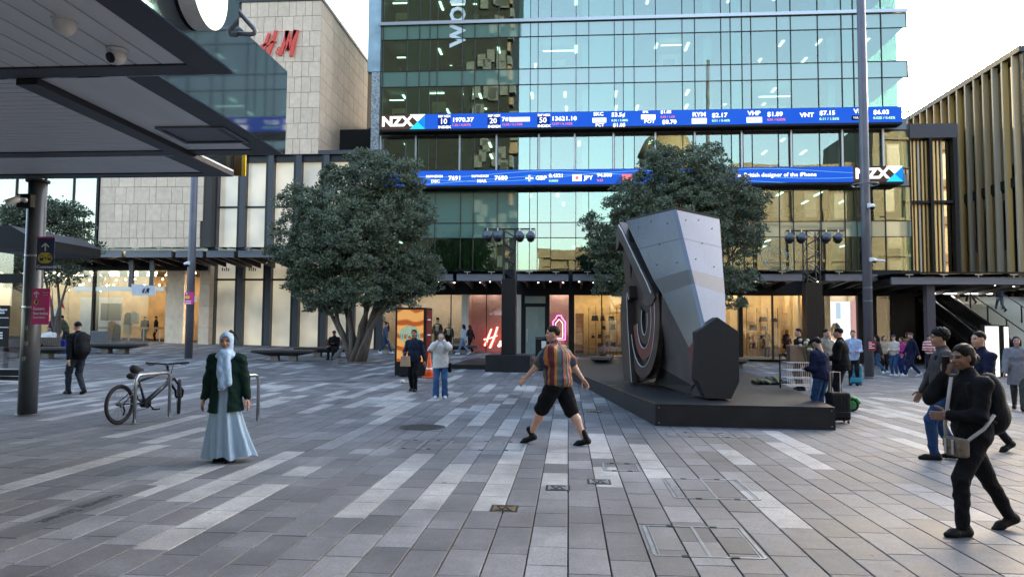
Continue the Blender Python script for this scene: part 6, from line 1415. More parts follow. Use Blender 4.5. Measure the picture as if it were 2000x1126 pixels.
def folds(m, sc=13.0, st=(1, 1, .55), amt=.75, dist=.02):      # soft creases as relief on top of the modelled folds
    t = m.node_tree; n = t.nodes; b = n['Principled BSDF']; tc = n.new('ShaderNodeTexCoord'); mp = n.new('ShaderNodeMapping'); mp.inputs['Scale'].default_value = st; mp.inputs['Rotation'].default_value = (.3, .5, .2)
    w_ = n.new('ShaderNodeTexNoise'); w_.inputs['Scale'].default_value = sc; w_.inputs['Detail'].default_value = 2.5; w_.inputs['Distortion'].default_value = 1.2
    t.links.new(tc.outputs['Object'], mp.inputs[0]); t.links.new(mp.outputs[0], w_.inputs['Vector'])
    bp = n.new('ShaderNodeBump'); bp.inputs['Strength'].default_value = amt; bp.inputs['Distance'].default_value = dist; t.links.new(w_.outputs[0], bp.inputs['Height'])
    if b.inputs['Normal'].links: t.links.new(b.inputs['Normal'].links[0].from_socket, bp.inputs['Normal'])
    t.links.new(bp.outputs[0], b.inputs['Normal'])
def cloth(col, rough=.85, var=.16, key=''):
    k = (tuple(round(c, 3) for c in col), rough)
    if k not in CL:
        CL[k] = mat('cloth_%d' % len(CL), tuple(c * .75 if max(col) < .03 else c for c in col), rough, 0, var, 9, .25, 220, spec=.12)
        folds(CL[k])
    return CL[k]
def stripes(name, cols, per, axis=0, rot=0.0):
    m = bpy.data.materials.new(name); m.use_nodes = True; t = m.node_tree; n = t.nodes; b = n['Principled BSDF']; b.inputs['Roughness'].default_value = .8
    tc = n.new('ShaderNodeTexCoord'); s = n.new('ShaderNodeSeparateXYZ'); t.links.new(tc.outputs['Object'], s.inputs[0])
    nz = n.new('ShaderNodeTexNoise'); nz.inputs['Scale'].default_value = 7; t.links.new(tc.outputs['Object'], nz.inputs['Vector'])
    a = n.new('ShaderNodeMath'); a.operation = 'MULTIPLY_ADD'; a.inputs[1].default_value = 1 / per
    if axis == 3:
        at2 = n.new('ShaderNodeMath'); at2.operation = 'ARCTAN2'; t.links.new(s.outputs[0], at2.inputs[0]); t.links.new(s.outputs[1], at2.inputs[1]); t.links.new(at2.outputs[0], a.inputs[0])
    else: t.links.new(s.outputs[axis], a.inputs[0])
    nn = n.new('ShaderNodeMath'); nn.operation = 'MULTIPLY'; nn.inputs[1].default_value = .04; t.links.new(nz.outputs[0], nn.inputs[0]); t.links.new(nn.outputs[0], a.inputs[2])
    if rot:
        r = n.new('ShaderNodeMath'); r.operation = 'MULTIPLY_ADD'; r.inputs[1].default_value = rot / per; t.links.new(s.outputs[1], r.inputs[0]); t.links.new(a.outputs[0], r.inputs[2]); src = r.outputs[0]
    else: src = a.outputs[0]
    f = n.new('ShaderNodeMath'); f.operation = 'FRACT'; t.links.new(src, f.inputs[0])
    cr = n.new('ShaderNodeValToRGB'); cr.color_ramp.interpolation = 'CONSTANT'; e = cr.color_ramp.elements; e[0].color = (*cols[0], 1); e[1].position = 1 / len(cols); e[1].color = (*cols[1], 1)
    for i in range(2, len(cols)): q = e.new(i / len(cols)); q.color = (*cols[i], 1)
    t.links.new(f.outputs[0], cr.inputs[0]); t.links.new(cr.outputs[0], b.inputs['Base Color']); folds(m); return m
SK = {'light': (.52, .30, .21), 'tan': (.34, .18, .11), 'brown': (.23, .115, .072), 'olive': (.40, .24, .16)}
HC = {}
def head_np(tone, h):
    """head in its own frame: origin at head centre, face towards +Y"""
    if (tone, h) in HC: return HC[(tone, h)]
    pr = [('e', (0, -.008, .028), (.074, .094, .088)), ('e', (0, .012, -.03), (.063, .078, .085)), ('c', (0, .045, -.09), (0, .062, -.093), .026, .022), ('c', (0, .082, .008), (0, .102, -.026), .009, .013),
          ('e', (.07, -.008, -.012), (.011, .02, .031)), ('e', (-.07, -.008, -.012), (.011, .02, .031)), ('c', (0, -.022, -.06), (0, -.035, -.2), .052, .056),
          ('e', (.035, .068, -.03), (.02, .018, .02)), ('e', (-.035, .068, -.03), (.02, .018, .02)), ('e', (0, .082, -.062), (.022, .012, .012)), ('e', (.03, .076, .022), (.024, .012, .009)), ('e', (-.03, .076, .022), (.024, .012, .009))]
    V, Q = sdf(pr, h, .022)
    s = np.array(SK[tone]); col = np.ones((len(V), 4)); col[:, :3] = s
    x, y, z = V[:, 0], V[:, 1], V[:, 2]; fr = y > .045
    def paint(m, c, f=1.0): col[m, :3] = col[m, :3] * (1 - f) + np.array(c) * f
    for sx in (-1, 1):
        paint(fr & (((x - sx * .031) / .017) ** 2 + ((z - .004) / .009) ** 2 < 1), s * .35)
        paint(fr & (((x - sx * .031) / .008) ** 2 + ((z - .004) / .007) ** 2 < 1), (.01, .008, .007))
        paint(fr & (abs(x - sx * .033) < .022) & (abs(z - .026 + abs(x - sx * .03) * .25) < .005), s * .12 + .004)
        paint(fr & (((x - sx * .04) / .025) ** 2 + ((z + .035) / .02) ** 2 < 1), s * (1.08, .92, .9), .6)
    paint(fr & (abs(x) < .026 - abs(z + .063) * .9) & (abs(z + .063) < .010), s * (.95, .5, .5)); paint(fr & (abs(x) < .022) & (abs(z + .063) < .0025), s * .25)
    HC[(tone, h)] = (V, Q, col); return HC[(tone, h)]
HD = {}
def hand_np(h, curl, side):
    """wrist at origin, fingers hang towards -Z, thumb towards +Y, palm faces -side*X"""
    if (h, curl, side) in HD: return HD[(h, curl, side)]
    pr = [('b', (0, 0, -.055), (.013, .04, .045), .012), ('c', (0, 0, .03), (0, 0, -.02), .026, .026)]
    for i, (y, l) in enumerate(((.031, .072), (.011, .082), (-.010, .076), (-.030, .060))):
        p = np.array([0, y, -.098]); a = curl * .5
        for sgm, f in ((.45, 1), (.32, 1), (.23, 1)):
            q = p + np.array([-side * math.sin(a), (y * .15 if f else 0), -math.cos(a)]) * l * sgm; pr.append(('c', tuple(p), tuple(q), .0092 - .0012 * (sgm < .4), .0078)); p = q; a += curl * .75
    p = np.array([-side * .006, .03, -.02]); 
    for dv, l in (((-side * .25, .75, -.6), .042), ((-side * .35, .45, -.85), .034), ((-side * .4, .2, -.9), .026)):
        dv = np.array(dv) / np.linalg.norm(dv); q = p + dv * l; pr.append(('c', tuple(p), tuple(q), .0125, .0095)); p = q
    HD[(h, curl, side)] = sdf(pr, h, .008, pad=.02); return HD[(h, curl, side)]
def shoe_np(h, boot):
    if ('shoe', h, boot) in HD: return HD[('shoe', h, boot)]
    pr = [('c', (0, -.05, .035), (0, .10, .03), .047, .042), ('c', (0, .10, .03), (0, .165, .022), .042, .028), ('c', (0, -.045, .04), (0, -.02, .10 if not boot else .17), .042, .045)]
    V, Q = sdf(pr, h, .03, lambda D, X, Y, Z: np.maximum(D, -Z - .006)); HD[('shoe', h, boot)] = (V, Q); return V, Q
def ik(a, t, l1, l2, pole):
    a, t, pole = np.array(a, float), np.array(t, float), np.array(pole, float); d = t - a; L = np.linalg.norm(d); L_ = min(L, (l1 + l2) * .999); d = d / max(L, 1e-6)
    x = (l1 * l1 - l2 * l2 + L_ * L_) / (2 * L_); hgt = math.sqrt(max(l1 * l1 - x * x, 0)); n = pole - d * (pole @ d); n /= max(np.linalg.norm(n), 1e-6)
    return a + d * x + n * hgt, a + d * L_
def rotz(a): return np.array([[math.cos(a), -math.sin(a), 0], [math.sin(a), math.cos(a), 0], [0, 0, 1]])
def rotx(a): return np.array([[1, 0, 0], [0, math.cos(a), -math.sin(a)], [0, math.sin(a), math.cos(a)]])
WALK = dict(fl=(-.08, .33, .085), fr=(.08, -.30, .15), hl=(-.27, -.16, .80), hr=(.27, .26, .84))
WALKB = dict(fl=(-.08, -.30, .15), fr=(.08, .33, .085), hl=(-.27, .24, .84), hr=(.27, -.16, .80))
STAND = dict(fl=(-.10, .0, .085), fr=(.10, .02, .085), hl=(-.28, .06, .80), hr=(.28, .06, .80))
HOLD = dict(STAND, hl=(-.12, .28, 1.08), hr=(.14, .26, 1.06))
SIT = dict(fl=(-.12, .46, .085), fr=(.12, .42, .085), hl=(-.12, .36, .72), hr=(.14, .38, .72), pz=.52)
def person(label, u, v, H, heading, pose=STAND, top=(.02, .02, .02), bottom=(.02, .02, .02), hair=('short', (.012, .009, .008)), skin='olive', shoes=(.012, .012, .012), fat=1.0, res=.022, sleeves='long', hem=.88, loose=.018, flare=0.0,
           legs='trousers', lean=.03, headyaw=0, headpitch=0, topmat=None, botmat=None, boot=False, pos=None, curl=.35, openf=None, hood=None, twist=0.0, dz=0.0, wr=.006, collar=True):
    g = Vector(pos) if pos else G(u, v)
    if not pos: g = Vector((g.x, g.y, gz(g.x, g.y)))
    g.z += dz
    t = thing('person', label, 'person', g, R(heading)); sc = H / 1.75; t.scale = (sc, sc, sc)
    pz = pose.get('pz', .94 if pose['fl'][1] == 0 else .915); ly = lambda z: math.sin(lean) * (z - pz) * 1.0
    PE = np.array([0, 0, pz]); off = np.array([0, 0, pz - .94])
    hips = [np.array([s * .088 * fat ** .5, 0, pz - .02]) for s in (-1, 1)]
    ank = [np.array(pose['fl'], float), np.array(pose['fr'], float)]; kn = []
    for i in (0, 1):
        k_, a_ = ik(hips[i], ank[i], .43, .43, (0, 1, .15 if pose.get('pz') is None else .6)); kn.append(k_); ank[i] = a_
    tw = rotz(twist)
    sh = [tw @ np.array([s * .178 * (1 + (fat - 1) * .35), 0, 0]) + np.array([0, ly(1.42) * 1.0, 1.385]) + off for s in (-1, 1)]
    hn = [np.array(pose['hl'], float), np.array(pose['hr'], float)]; el = []
    for i in (0, 1):
        pol = pose.get('pl' if i == 0 else 'pr', ((-1, 1)[i] * .5, -1, -.3)); e_, w_ = ik(sh[i], hn[i] + (off if pose.get('pz') is None else off * 0), .285, .25, pol); el.append(e_); hn[i] = w_
    nb = np.array([0, ly(1.47), 1.46]) + off; hc = nb + np.array([0, .035 + math.sin(lean) * .12, .175])
    HM = rotz(R(headyaw)) @ rotx(R(headpitch))
    T3 = lambda p: tuple(float(q) for q in p)
    # body: one continuous skin surface under the clothes
    f2 = fat; ka = .8 if sleeves == 'long' else 1.0; kl = 1.0 if legs == 'shorts' else (.74 if legs else .45)
    bp = [('e', T3(PE + (0, 0, .02)), (.135 * f2, .095 * f2, .11)), ('e', T3(np.array([0, ly(1.25), 1.24]) + off), (.14 * f2, .10 * f2, .2)), ('c', T3(sh[0]), T3(sh[1]), .05, .05), ('c', T3(nb - (0, 0, .05)), T3(hc - (0, .03, .08)), .055, .05)]
    for i in (0, 1):
        bp += [('c', T3(sh[i]), T3(el[i]), .05 * f2 ** .6 * ka, .042 * f2 ** .6 * ka), ('c', T3(el[i]), T3(hn[i]), .042 * f2 ** .6 * ka, .026), ('c', T3(hips[i]), T3(kn[i]), .08 * f2 * kl, .054 * f2 ** .7 * kl), ('c', T3(kn[i]), T3(kn[i] + (ank[i] - kn[i]) * .35 - (0, .012, 0)), .054 * f2 ** .7 * kl, .055 * f2 ** .7 * kl), ('c', T3(kn[i] + (ank[i] - kn[i]) * .35 - (0, .012, 0)), T3(ank[i]), .055 * f2 ** .7 * kl, .036 * kl)]
    Vb, Qb = sdf(bp, max(res, .012), .03)
    cb = np.ones((len(Vb), 4)); cb[:, :3] = SK[skin]
    hv, hq, hcol = head_np(skin, res * .42 if res < .015 else res * .55)
    Vs, Qs, Cs = [Vb, hv @ HM.T + hc], [Qb, hq + len(Vb)], [cb, hcol]; n0 = len(Vb) + len(hv)
    for i in (0, 1):
        d = hn[i] - el[i]; d /= np.linalg.norm(d); z_ = -d; yh = np.array(pose.get('tl' if i == 0 else 'tr', (0, 1, .2)), float); y_ = yh - z_ * (yh @ z_); y_ /= max(np.linalg.norm(y_), 1e-6); x_ = np.cross(y_, z_); Mh = np.stack([x_, y_, z_], 1)
        hv_, hq_ = hand_np(.0048 if res < .015 else .009, pose.get('curl', curl), -1 if i == 0 else 1); Vs.append(hv_ @ Mh.T + hn[i]); Qs.append(hq_ + n0); n0 += len(hv_); c_ = np.ones((len(hv_), 4)); c_[:, :3] = SK[skin]; Cs.append(c_)
    add_np('body', np.vstack(Vs), np.vstack(Qs), M_skin, t, np.vstack(Cs))
    rr_ = np.random.default_rng(int(abs(u) * 7 + v)); ph = rr_.uniform(0, 6, 8)
    def wrinkle(D, X, Y, Z, a):
        f1 = 1 - np.abs(np.sin(16 * Z + 8 * X + 3.2 * np.sin(7 * X + 5 * Y + ph[0]) + ph[1])) * 2; f2_ = 1 - np.abs(np.sin(13 * X - 19 * Z + 11 * Y + 2 * np.sin(9 * Z + ph[5]) + ph[2])) * 2
        return D - a * (f1 * .7 + f2_ * .6 + np.sin(48 * Z + 21 * Y + ph[3]) * .25 + np.sin(60 * X + 12 * Z + ph[4]) * .2)
    # top
    lo = loose; b_ = fat
    tp = [('e', T3(np.array([0, ly(1.28), 1.27]) + off), (.165 * b_ + lo, .118 * b_ + lo, .215)), ('e', T3(np.array([0, ly(1.08) + .005, 1.07]) + off), (.15 * b_ + lo, .122 * b_ + lo, .2)), ('e', T3(np.array([0, 0, .95]) + off), (.158 * b_ + lo, .125 * b_ + lo, .17)), ('c', T3(sh[0]), T3(sh[1]), .062 + lo * .5, .062 + lo * .5)]
    for i in (0, 1):
        if sleeves == 'long': tp += [('c', T3(sh[i]), T3(el[i]), .056 * b_ ** .6 + lo * .75, .048 * b_ ** .6 + lo * .6), ('c', T3(el[i]), T3(el[i] + (hn[i] - el[i]) * .93), .047 * b_ ** .6 + lo * .6, .033 + lo * .6)]
        elif sleeves == 'short': tp += [('c', T3(sh[i]), T3(sh[i] + (el[i] - sh[i]) * .72), .058 * b_ ** .6 + lo, .062 * b_ ** .6 + lo)]
    if hem < .84 and not pose.get('pz'): tp += [('c', T3(np.array([0, 0, 1.0]) + off), T3(np.array([0, 0, hem - .05]) + off), .15 * b_ + lo, .175 * b_ + lo + (.03 if openf else 0), 1.15)]
    if collar: tp += [('c', T3(nb - (0, .005, .01)), T3(nb + (0, .004, .045)), .068, .066)]
    if hood: tp += [('c', T3(nb + (-.06, -.06, .01)), T3(nb + (.06, -.06, .01)), .05, .05)]
    tp += [('c', T3(nb - (0, .01, .015)), T3(nb + (sh[i] - nb) * .8 - (0, .01, 0)), .055 + lo * .4, .055 + lo * .4) for i in (0, 1)]
    zh = hem + off[2]
    if pose.get('pz'): tp = [q for q in tp if not (q[0] == 'e' and q[1][2] < .6)] + [('e', T3(PE + (0, 0, .04)), (.165 * b_ + lo, .13 * b_ + lo, .14))]; zh = pz - .06
    of = (lambda D, X, Y, Z: np.where((Y > .03) & (Z < 1.5), np.maximum(D, openf - np.abs(X + .01)), D)) if openf else (lambda D, X, Y, Z: D)
    V, Q = sdf(tp, res, .035, lambda D, X, Y, Z: of(np.maximum(wrinkle(D, X, Y, Z, wr), zh - Z - (.012 * np.sin(9 * X + 5 * Y) if True else 0) - np.where(np.abs(X) > .24 * b_ ** .5, 1.0, 0)), X, Y, Z))
    o = add_np('top', V, Q, topmat or cloth(top), t)
    # bottom
    if legs:
        lo2 = .012; lp_ = [('e', T3(PE + (0, -.005, .02)), (.15 * b_ + lo2, .115 * b_ + lo2, .12))]
        for i in (0, 1):
            if legs == 'shorts': e = hips[i] + (kn[i] - hips[i]) * 1.02; lp_ += [('c', T3(hips[i]), T3(e), .092 * b_ + lo2, .074 * b_ + lo2)]
            else: lp_ += [('c', T3(hips[i]), T3(kn[i]), .088 * b_ + lo2, .063 * b_ ** .7 + lo2), ('c', T3(kn[i]), T3(kn[i] + (ank[i] - kn[i]) * .97 - (0, .0, .01)), .062 * b_ ** .7 + lo2, .045 + lo2 + flare)]
        ztop = pz + .09
        V, Q = sdf(lp_, res, .022, lambda D, X, Y, Z: np.maximum(wrinkle(D, X, Y, Z, wr * .9), Z - ztop))
        add_np(legs, V, Q, botmat or cloth(bottom), t)
    # shoes
    sv, sq = shoe_np(max(.009, res * .6), boot); sme = npmesh('shoe', sv, sq, cloth(shoes, .5))
    for i in (0, 1):
        a = ank[i]; o = bpy.data.objects.new('shoe', sme); COL.objects.link(o); o.parent = t; pit = 0
        zz = a[2] - .085
        if zz > .015: pit = -min(zz * 7, .7)
        o.location = (a[0], a[1] - (.0 if pit == 0 else .02), max(zz, 0) + (0 if pit == 0 else -.01)); o.rotation_euler = (pit, 0, R((4, -4)[i]))
    # hair or headgear in the head frame
    st, hcol_ = hair[0], hair[1]; hm = hair[2] if len(hair) > 2 else cloth(hcol_, .55, .4)
    hp = [('e', (0, -.012, .036), (.081, .101, .090))]; cut = lambda X, Y, Z: np.minimum(.035 + .75 * (Y - .0) - Z * 1.0, .5)
    if st in ('long', 'bun', 'pony', 'bob'): hp += [('e', (0, -.04, -.02), (.085, .07, .09))]
    if st == 'long': hp += [('c', (0, -.065, -.03), (0, -.075, -.26), .085, .06), ('c', (.06, -.02, 0), (.075, -.03, -.2), .03, .02), ('c', (-.06, -.02, 0), (-.075, -.03, -.2), .03, .02)]
    if st == 'bob': hp += [('c', (.065, -.02, 0), (.075, -.0, -.1), .035, .025), ('c', (-.065, -.02, 0), (-.075, -.0, -.1), .035, .025)]
    if st == 'bun': hp += [('e', (0, -.115, -.03), (.05, .045, .05))]
    if st == 'pony': hp += [('c', (0, -.11, .03), (0, -.15, -.16), .035, .018)]
    if st == 'curly': hp = [('e', (0, -.02, .05), (.098, .115, .10))]
    if st == 'cap': hp += [('c', (0, .06, .055), (0, .14, .045), .055, .045)]
    def hpost(D, X, Y, Z):
        D = D + .0015 * np.sin(160 * X + 40 * Z) + (.012 * np.sin(95 * X + 1) * np.sin(88 * Y + 2) * np.sin(92 * Z + 4) if st == 'curly' else 0)
        def smax(a_, b_, k_=.016):
            h__ = np.clip(.5 - .5 * (b_ - a_) / k_, 0, 1); return a_ * h__ + b_ * (1 - h__) + k_ * h__ * (1 - h__)
        fx, fy, fz = X / .072, (Y - .085) / .092, (Z + .035 + (.012 if st in ('cap', 'beanie') else 0)) / .098; k0 = np.sqrt(fx ** 2 + fy ** 2 + fz ** 2) + 1e-6
        D = smax(D, -(k0 - 1) * .075)
        if st in ('short', 'curly', 'cap', 'beanie'): D = smax(D, -.075 - Z - .35 * Y + (.05 if st == 'beanie' else 0)); D = smax(D, .02 - Z - 1.6 * np.maximum(-Y - .012, 0) * 0 - np.where(Y < -.015, 1, 0))
        return D
    if st not in ('hijab', 'none'):
        V, Q = sdf(hp, res * .5 if res < .015 else res * .7, .025, hpost); add_np({'cap': 'cap', 'beanie': 'beanie'}.get(st, 'hair'), V @ HM.T + hc, Q, hm, t)
    t['_sk'] = 0; del t['_sk']
    return t, dict(hc=hc, nb=nb, sh=sh, el=el, hn=hn, kn=kn, ank=ank, HM=HM, sc=sc, g=g, pz=pz, ly=ly)
def on_person(name, label, cat, ti, V, Q, m, group=None):            # a carried thing: top-level, placed with its bearer
    t = ti[0]; o = bpy.data.objects.new(name, npmesh(name, V, Q, m)); COL.objects.link(o); o.location = t.location; o.rotation_euler = t.rotation_euler; o.scale = t.scale; return tag(o, label, cat, group)
def backpack(ti, label, col=(.015, .015, .018), big=1.0, res=.02):
    t, j = ti; y = j['ly'](1.2); yb = y - .21
    V, Q = sdf([('e', (0, yb + .02, 1.22), (.16 * big, .11 * big, .24 * big)), ('e', (0, yb - .01, 1.08), (.165 * big, .125 * big, .19 * big)), ('e', (0, yb - .07 * big, 1.06), (.12 * big, .08, .12 * big)), ('c', (-.10, y - .1, 1.42), (-.12, y + .10, 1.36), .022, .022), ('c', (-.12, y + .12, 1.36), (-.13, y + .08, 1.12), .022, .022), ('c', (-.13, y + .08, 1.12), (-.15, y - .12, 1.02), .018, .018),
                    ('c', (.10, y - .1, 1.42), (.12, y + .10, 1.36), .022, .022), ('c', (.12, y + .12, 1.36), (.13, y + .08, 1.12), .022, .022), ('c', (.13, y + .08, 1.12), (.15, y - .12, 1.02), .018, .018)], res, .02)
    return on_person('backpack', label, 'backpack', ti, V, Q, cloth(col, .6))

# ---- woman in headscarf
hw = person('woman in pale blue headscarf, long pale blue dress and open dark green jacket', 438, 900, 1.62, 186, dict(fl=(-.07, 0, .085), fr=(.08, -.05, .085), hl=(-.30, -.02, .80), hr=(.30, .05, .78), tl=(0, 1, .1), tr=(0, 1, .1)), top=(.008, .026, .019), hair=('hijab', (.3, .4, .5)), skin='tan', fat=1.06, res=.011, hem=.68, loose=.036, legs=None, headyaw=6, wr=.006, collar=False, openf=.07)
t, j = hw
M_dress = mat('pale_blue_crepe', (.27, .36, .44), .75, 0, .06, 5, .15, 150); M_scarf = mat('powder_blue_scarf', (.30, .42, .56), .8, 0, .08, 6, .2, 120)
folds(M_dress, 9, (1, 1, .12), .6, .02); folds(M_scarf, 16, (1, 1, .5), .5, .015)
n = 96; rings = []; Zs = np.linspace(1.40, .065, 44)
for z in Zs:
    f = (1.40 - z) / 1.37; base = .15 + .02 * math.sin(f * 3) + .20 * max(0, f - .38) ** 1.15; fold = .105 * max(0, f - .15) ** 1.15
    for k in range(n):
        a = 2 * math.pi * k / n; w = 1 + fold / base * ((1 - 1.7 * abs(math.sin(3.5 * a + .9 * math.sin(2 * a + 1) + f * .8))) * (.65 + .45 * math.sin(3 * a + 1)) + .45 * math.sin(13 * a + 2 + 1.3 * f) * f)
        wind = max(0, f - .45) ** 1.5 * .42
        x = base * 1.0 * w * math.cos(a); y = base * .78 * w * math.sin(a); x -= wind * (.35 + .65 * max(0, -math.cos(a))); rings.append((x, y + .02 * f, z + (.03 * max(0, -math.cos(a)) + .018 * math.sin(5 * a + 1) + .012 * math.sin(9 * a)) * f ** 4))
Q = [(i * n + k, i * n + (k + 1) % n, (i + 1) * n + (k + 1) % n, (i + 1) * n + k) for i in range(len(Zs) - 1) for k in range(n)]
Q = [q[::-1] for q in Q]
add_np('dress', np.array(rings), np.array(Q), M_dress, t)
hc = j['hc']
V, Q = sdf([('e', (0, -.012, .028), (.094, .112, .106)), ('e', (0, .0, -.04), (.086, .094, .1)), ('c', (0, -.02, -.1), (0, .0, -.2), .085, .12), ('c', (-.02, .09, -.17), (-.06, .14, -.36), .055, .05), ('c', (.03, .09, -.17), (.02, .15, -.40), .06, .055), ('c', (-.05, .14, -.36), (-.08, .155, -.56), .05, .05), ('c', (.02, .15, -.40), (.0, .165, -.60), .055, .05), ('e', (0, -.02, -.2), (.15, .12, .06))], .0075, .03,
           lambda D, X, Y, Z: np.where((Y > .03) & ((X / .058) ** 2 + ((Z + .012) / .083) ** 2 < 1), np.maximum(D, .003), D + .0035 * np.sin(62 * X + 18 * Z + 2 * np.sin(11 * Z)) * np.where(Z < -.22, 1, .2) + .003 * np.sin(48 * Z - 60 * np.abs(X)) * np.where(Z < -.1, 1, .3)))
add_np('headscarf', V @ j['HM'].T + hc, Q, M_scarf, t)
add_np('hair_strand', *sdf([('c', (.02, -.10, .10), (.0, -.16, .14), .02, .018), ('c', (.0, -.16, .14), (-.06, -.19, .10), .018, .012), ('c', (-.06, -.19, .10), (-.10, -.18, .02), .012, .006)], .006, .02), cloth((.03, .016, .01), .5), t).location = T3 if False else tuple(hc)
ly_ = MB(); ly_.tube([(-.05, .15, 1.36), (-.02, .205, 1.16), (0, .212, 1.08), (.03, .205, 1.16), (.05, .15, 1.36)], .005, 5); ly_.build('lanyard', M_black, t); ly_ = MB(); ly_.box(-.035, .035, .208, .214, .98, 1.08); ly_.build('badge', M_white, t)

# ---- man in striped shirt
M_strp = stripes('striped_shirt', [(.10, .014, .016), (.34, .12, .03), (.012, .018, .055), (.06, .085, .05), (.26, .06, .02), (.014, .018, .04), (.04, .065, .09), (.07, .095, .06), (.38, .15, .04), (.09, .014, .018)], 1.55, 3)
sm = person('man in striped shirt and black shorts striding across the paving', 1090, 868, 1.78, 68, dict(fl=(-.08, .42, .11), fr=(.08, -.38, .10), hl=(-.26, .44, .96), hr=(.30, -.34, .88), tl=(.3, .6, .6), tr=(.4, 1, 0), pl=(-.6, -.7, .2)), bottom=(.010, .010, .012), hair=('short', (.03, .016, .009)), skin='light', shoes=(.012, .012, .013), fat=1.36, res=.010, sleeves='short', hem=.86, loose=.035, legs='shorts', lean=.08, headyaw=22, topmat=M_strp, boot=True, wr=.006, curl=.6)
# ---- woman on the phone
pw = person('woman in black jacket talking on her phone at right', 1906, 1040, 1.60, 101, dict(fl=(-.09, .20, .085), fr=(.09, -.42, .13), hr=(.10, .20, 1.47), hl=(-.06, .29, 1.10), tr=(-.2, -.3, 1), tl=(.2, .3, 1), pr=(.35, .5, -1), pl=(-.7, -.7, -.5), curl=.9), top=(.012, .012, .014), bottom=(.012, .012, .014), hair=('bun', (.010, .008, .008)), skin='brown', fat=1.06, res=.010, hem=.84, loose=.026, lean=.06, headpitch=-8, headyaw=4, wr=.006)
phn = MB(); h_ = pw[1]; c = h_['hn'][1] + np.array([-.025, -.01, .07]); phn.cbox(c[0] - .006, c[0] + .012, c[1] - .04, c[1] + .04, c[2] - .06, c[2] + .10, .005)
o = phn.build('phone', M_black); o.location = pw[0].location; o.rotation_euler = pw[0].rotation_euler; o.scale = pw[0].scale; tag(o, 'black phone held to the ear of the woman in black', 'phone')
backpack(pw, 'bulky black backpack on the woman with the phone', big=1.02, res=.014)
V, Q = sdf([('b', (-.10, .245, .80), (.125, .045, .085), .03), ('b', (-.10, .275, .835), (.12, .025, .05), .02)], .009, .01); on_person('shoulder_bag', 'taupe shoulder bag with two flap straps worn by phone woman', 'bag', pw, V, Q, cloth((.17, .13, .10), .7)).rotation_euler.z += 0
bgs = thing('bag_strap', 'pale strap of the taupe shoulder bag across black jacket', 'strap', pw[0].location, R(98)); bgs.scale = pw[0].scale
q = MB(); q.tube([(.02, .18, 1.42), (-.02, .235, 1.25), (-.01, .27, 1.0), (-.0, .26, .86)], .016, 6, flat=.4); q.build('front_strap', cloth((.42, .38, .36)), bgs, True); q = MB(); q.tube([(-.22, .22, .86), (-.235, .06, .98), (-.22, -.05, 1.1)], .016, 6, flat=.4); q.build('rear_strap', cloth((.42, .38, .36)), bgs, True)
for x_ in (-.15, -.05): q = MB(); q.box(x_ - .012, x_ + .012, .298, .306, .74, .87); q.build('buckle_strap', cloth((.42, .38, .36)), bgs)
# ---- people at right
gm = person('man in grey jacket and blue jeans walking left behind phone woman', 1850, 897, 1.76, 76, dict(WALK, fl=(-.08, .17, .085), fr=(.08, -.14, .10)), top=(.055, .05, .052), bottom=(.022, .05, .12), hair=('curly', (.008, .007, .007)), skin='tan', fat=1.2, res=.014, hem=.86, loose=.03)
backpack(gm, 'black backpack on the man in grey jacket', big=1.0)
person('person in navy jacket half hidden behind the phone woman', 1925, 880, 1.74, 100, WALKB, top=(.012, .014, .035), bottom=(.02, .02, .025), hair=('short', (.008, .007, .007)), skin='light', fat=1.1, hem=.82)
person('person in grey coat and blue scarf at the right edge', 1990, 800, 1.66, 150, WALK, top=(.20, .20, .22), bottom=(.06, .06, .05), hair=('bob', (.03, .012, .03)), skin='light', hem=.62, loose=.05)
nv = person('young man in navy sweater and jeans beside the platform corner', 1606, 822, 1.58, 38, HOLD, top=(.010, .013, .038), bottom=(.025, .06, .14), hair=('cap', (.008, .008, .012)), skin='olive', shoes=(.25, .25, .27), fat=1.12, res=.016, hem=.86, loose=.035, headpitch=-18, lean=.1)
person('man in black jacket and black cap standing by the trolley', 1645, 797, 1.78, 62, HOLD, top=(.010, .009, .009), bottom=(.012, .014, .022), hair=('beanie', (.006, .006, .007)), skin='light', fat=1.15, res=.016, hem=.82, loose=.035)
person('smiling man in grey green hooded jacket facing the trolley', 1614, 772, 1.76, 200, HOLD, top=(.24, .23, .19), bottom=(.12, .10, .08), hair=('short', (.012, .009, .008)), skin='light', hem=.8, hood=True)
person('person in pale blue shirt with a black shoulder bag by the pole', 1668, 752, 1.76, 160, HOLD, top=(.32, .40, .58), bottom=(.014, .015, .02), hair=('short', (.04, .02, .012)), skin='light', hem=.8)
person('person in black with a white bag behind the flowers', 1564, 762, 1.78, 100, HOLD, top=(.012, .012, .014), bottom=(.012, .012, .014), hair=('short', (.01, .008, .008)), skin='light')
GR = 'passers-by by the escalator'
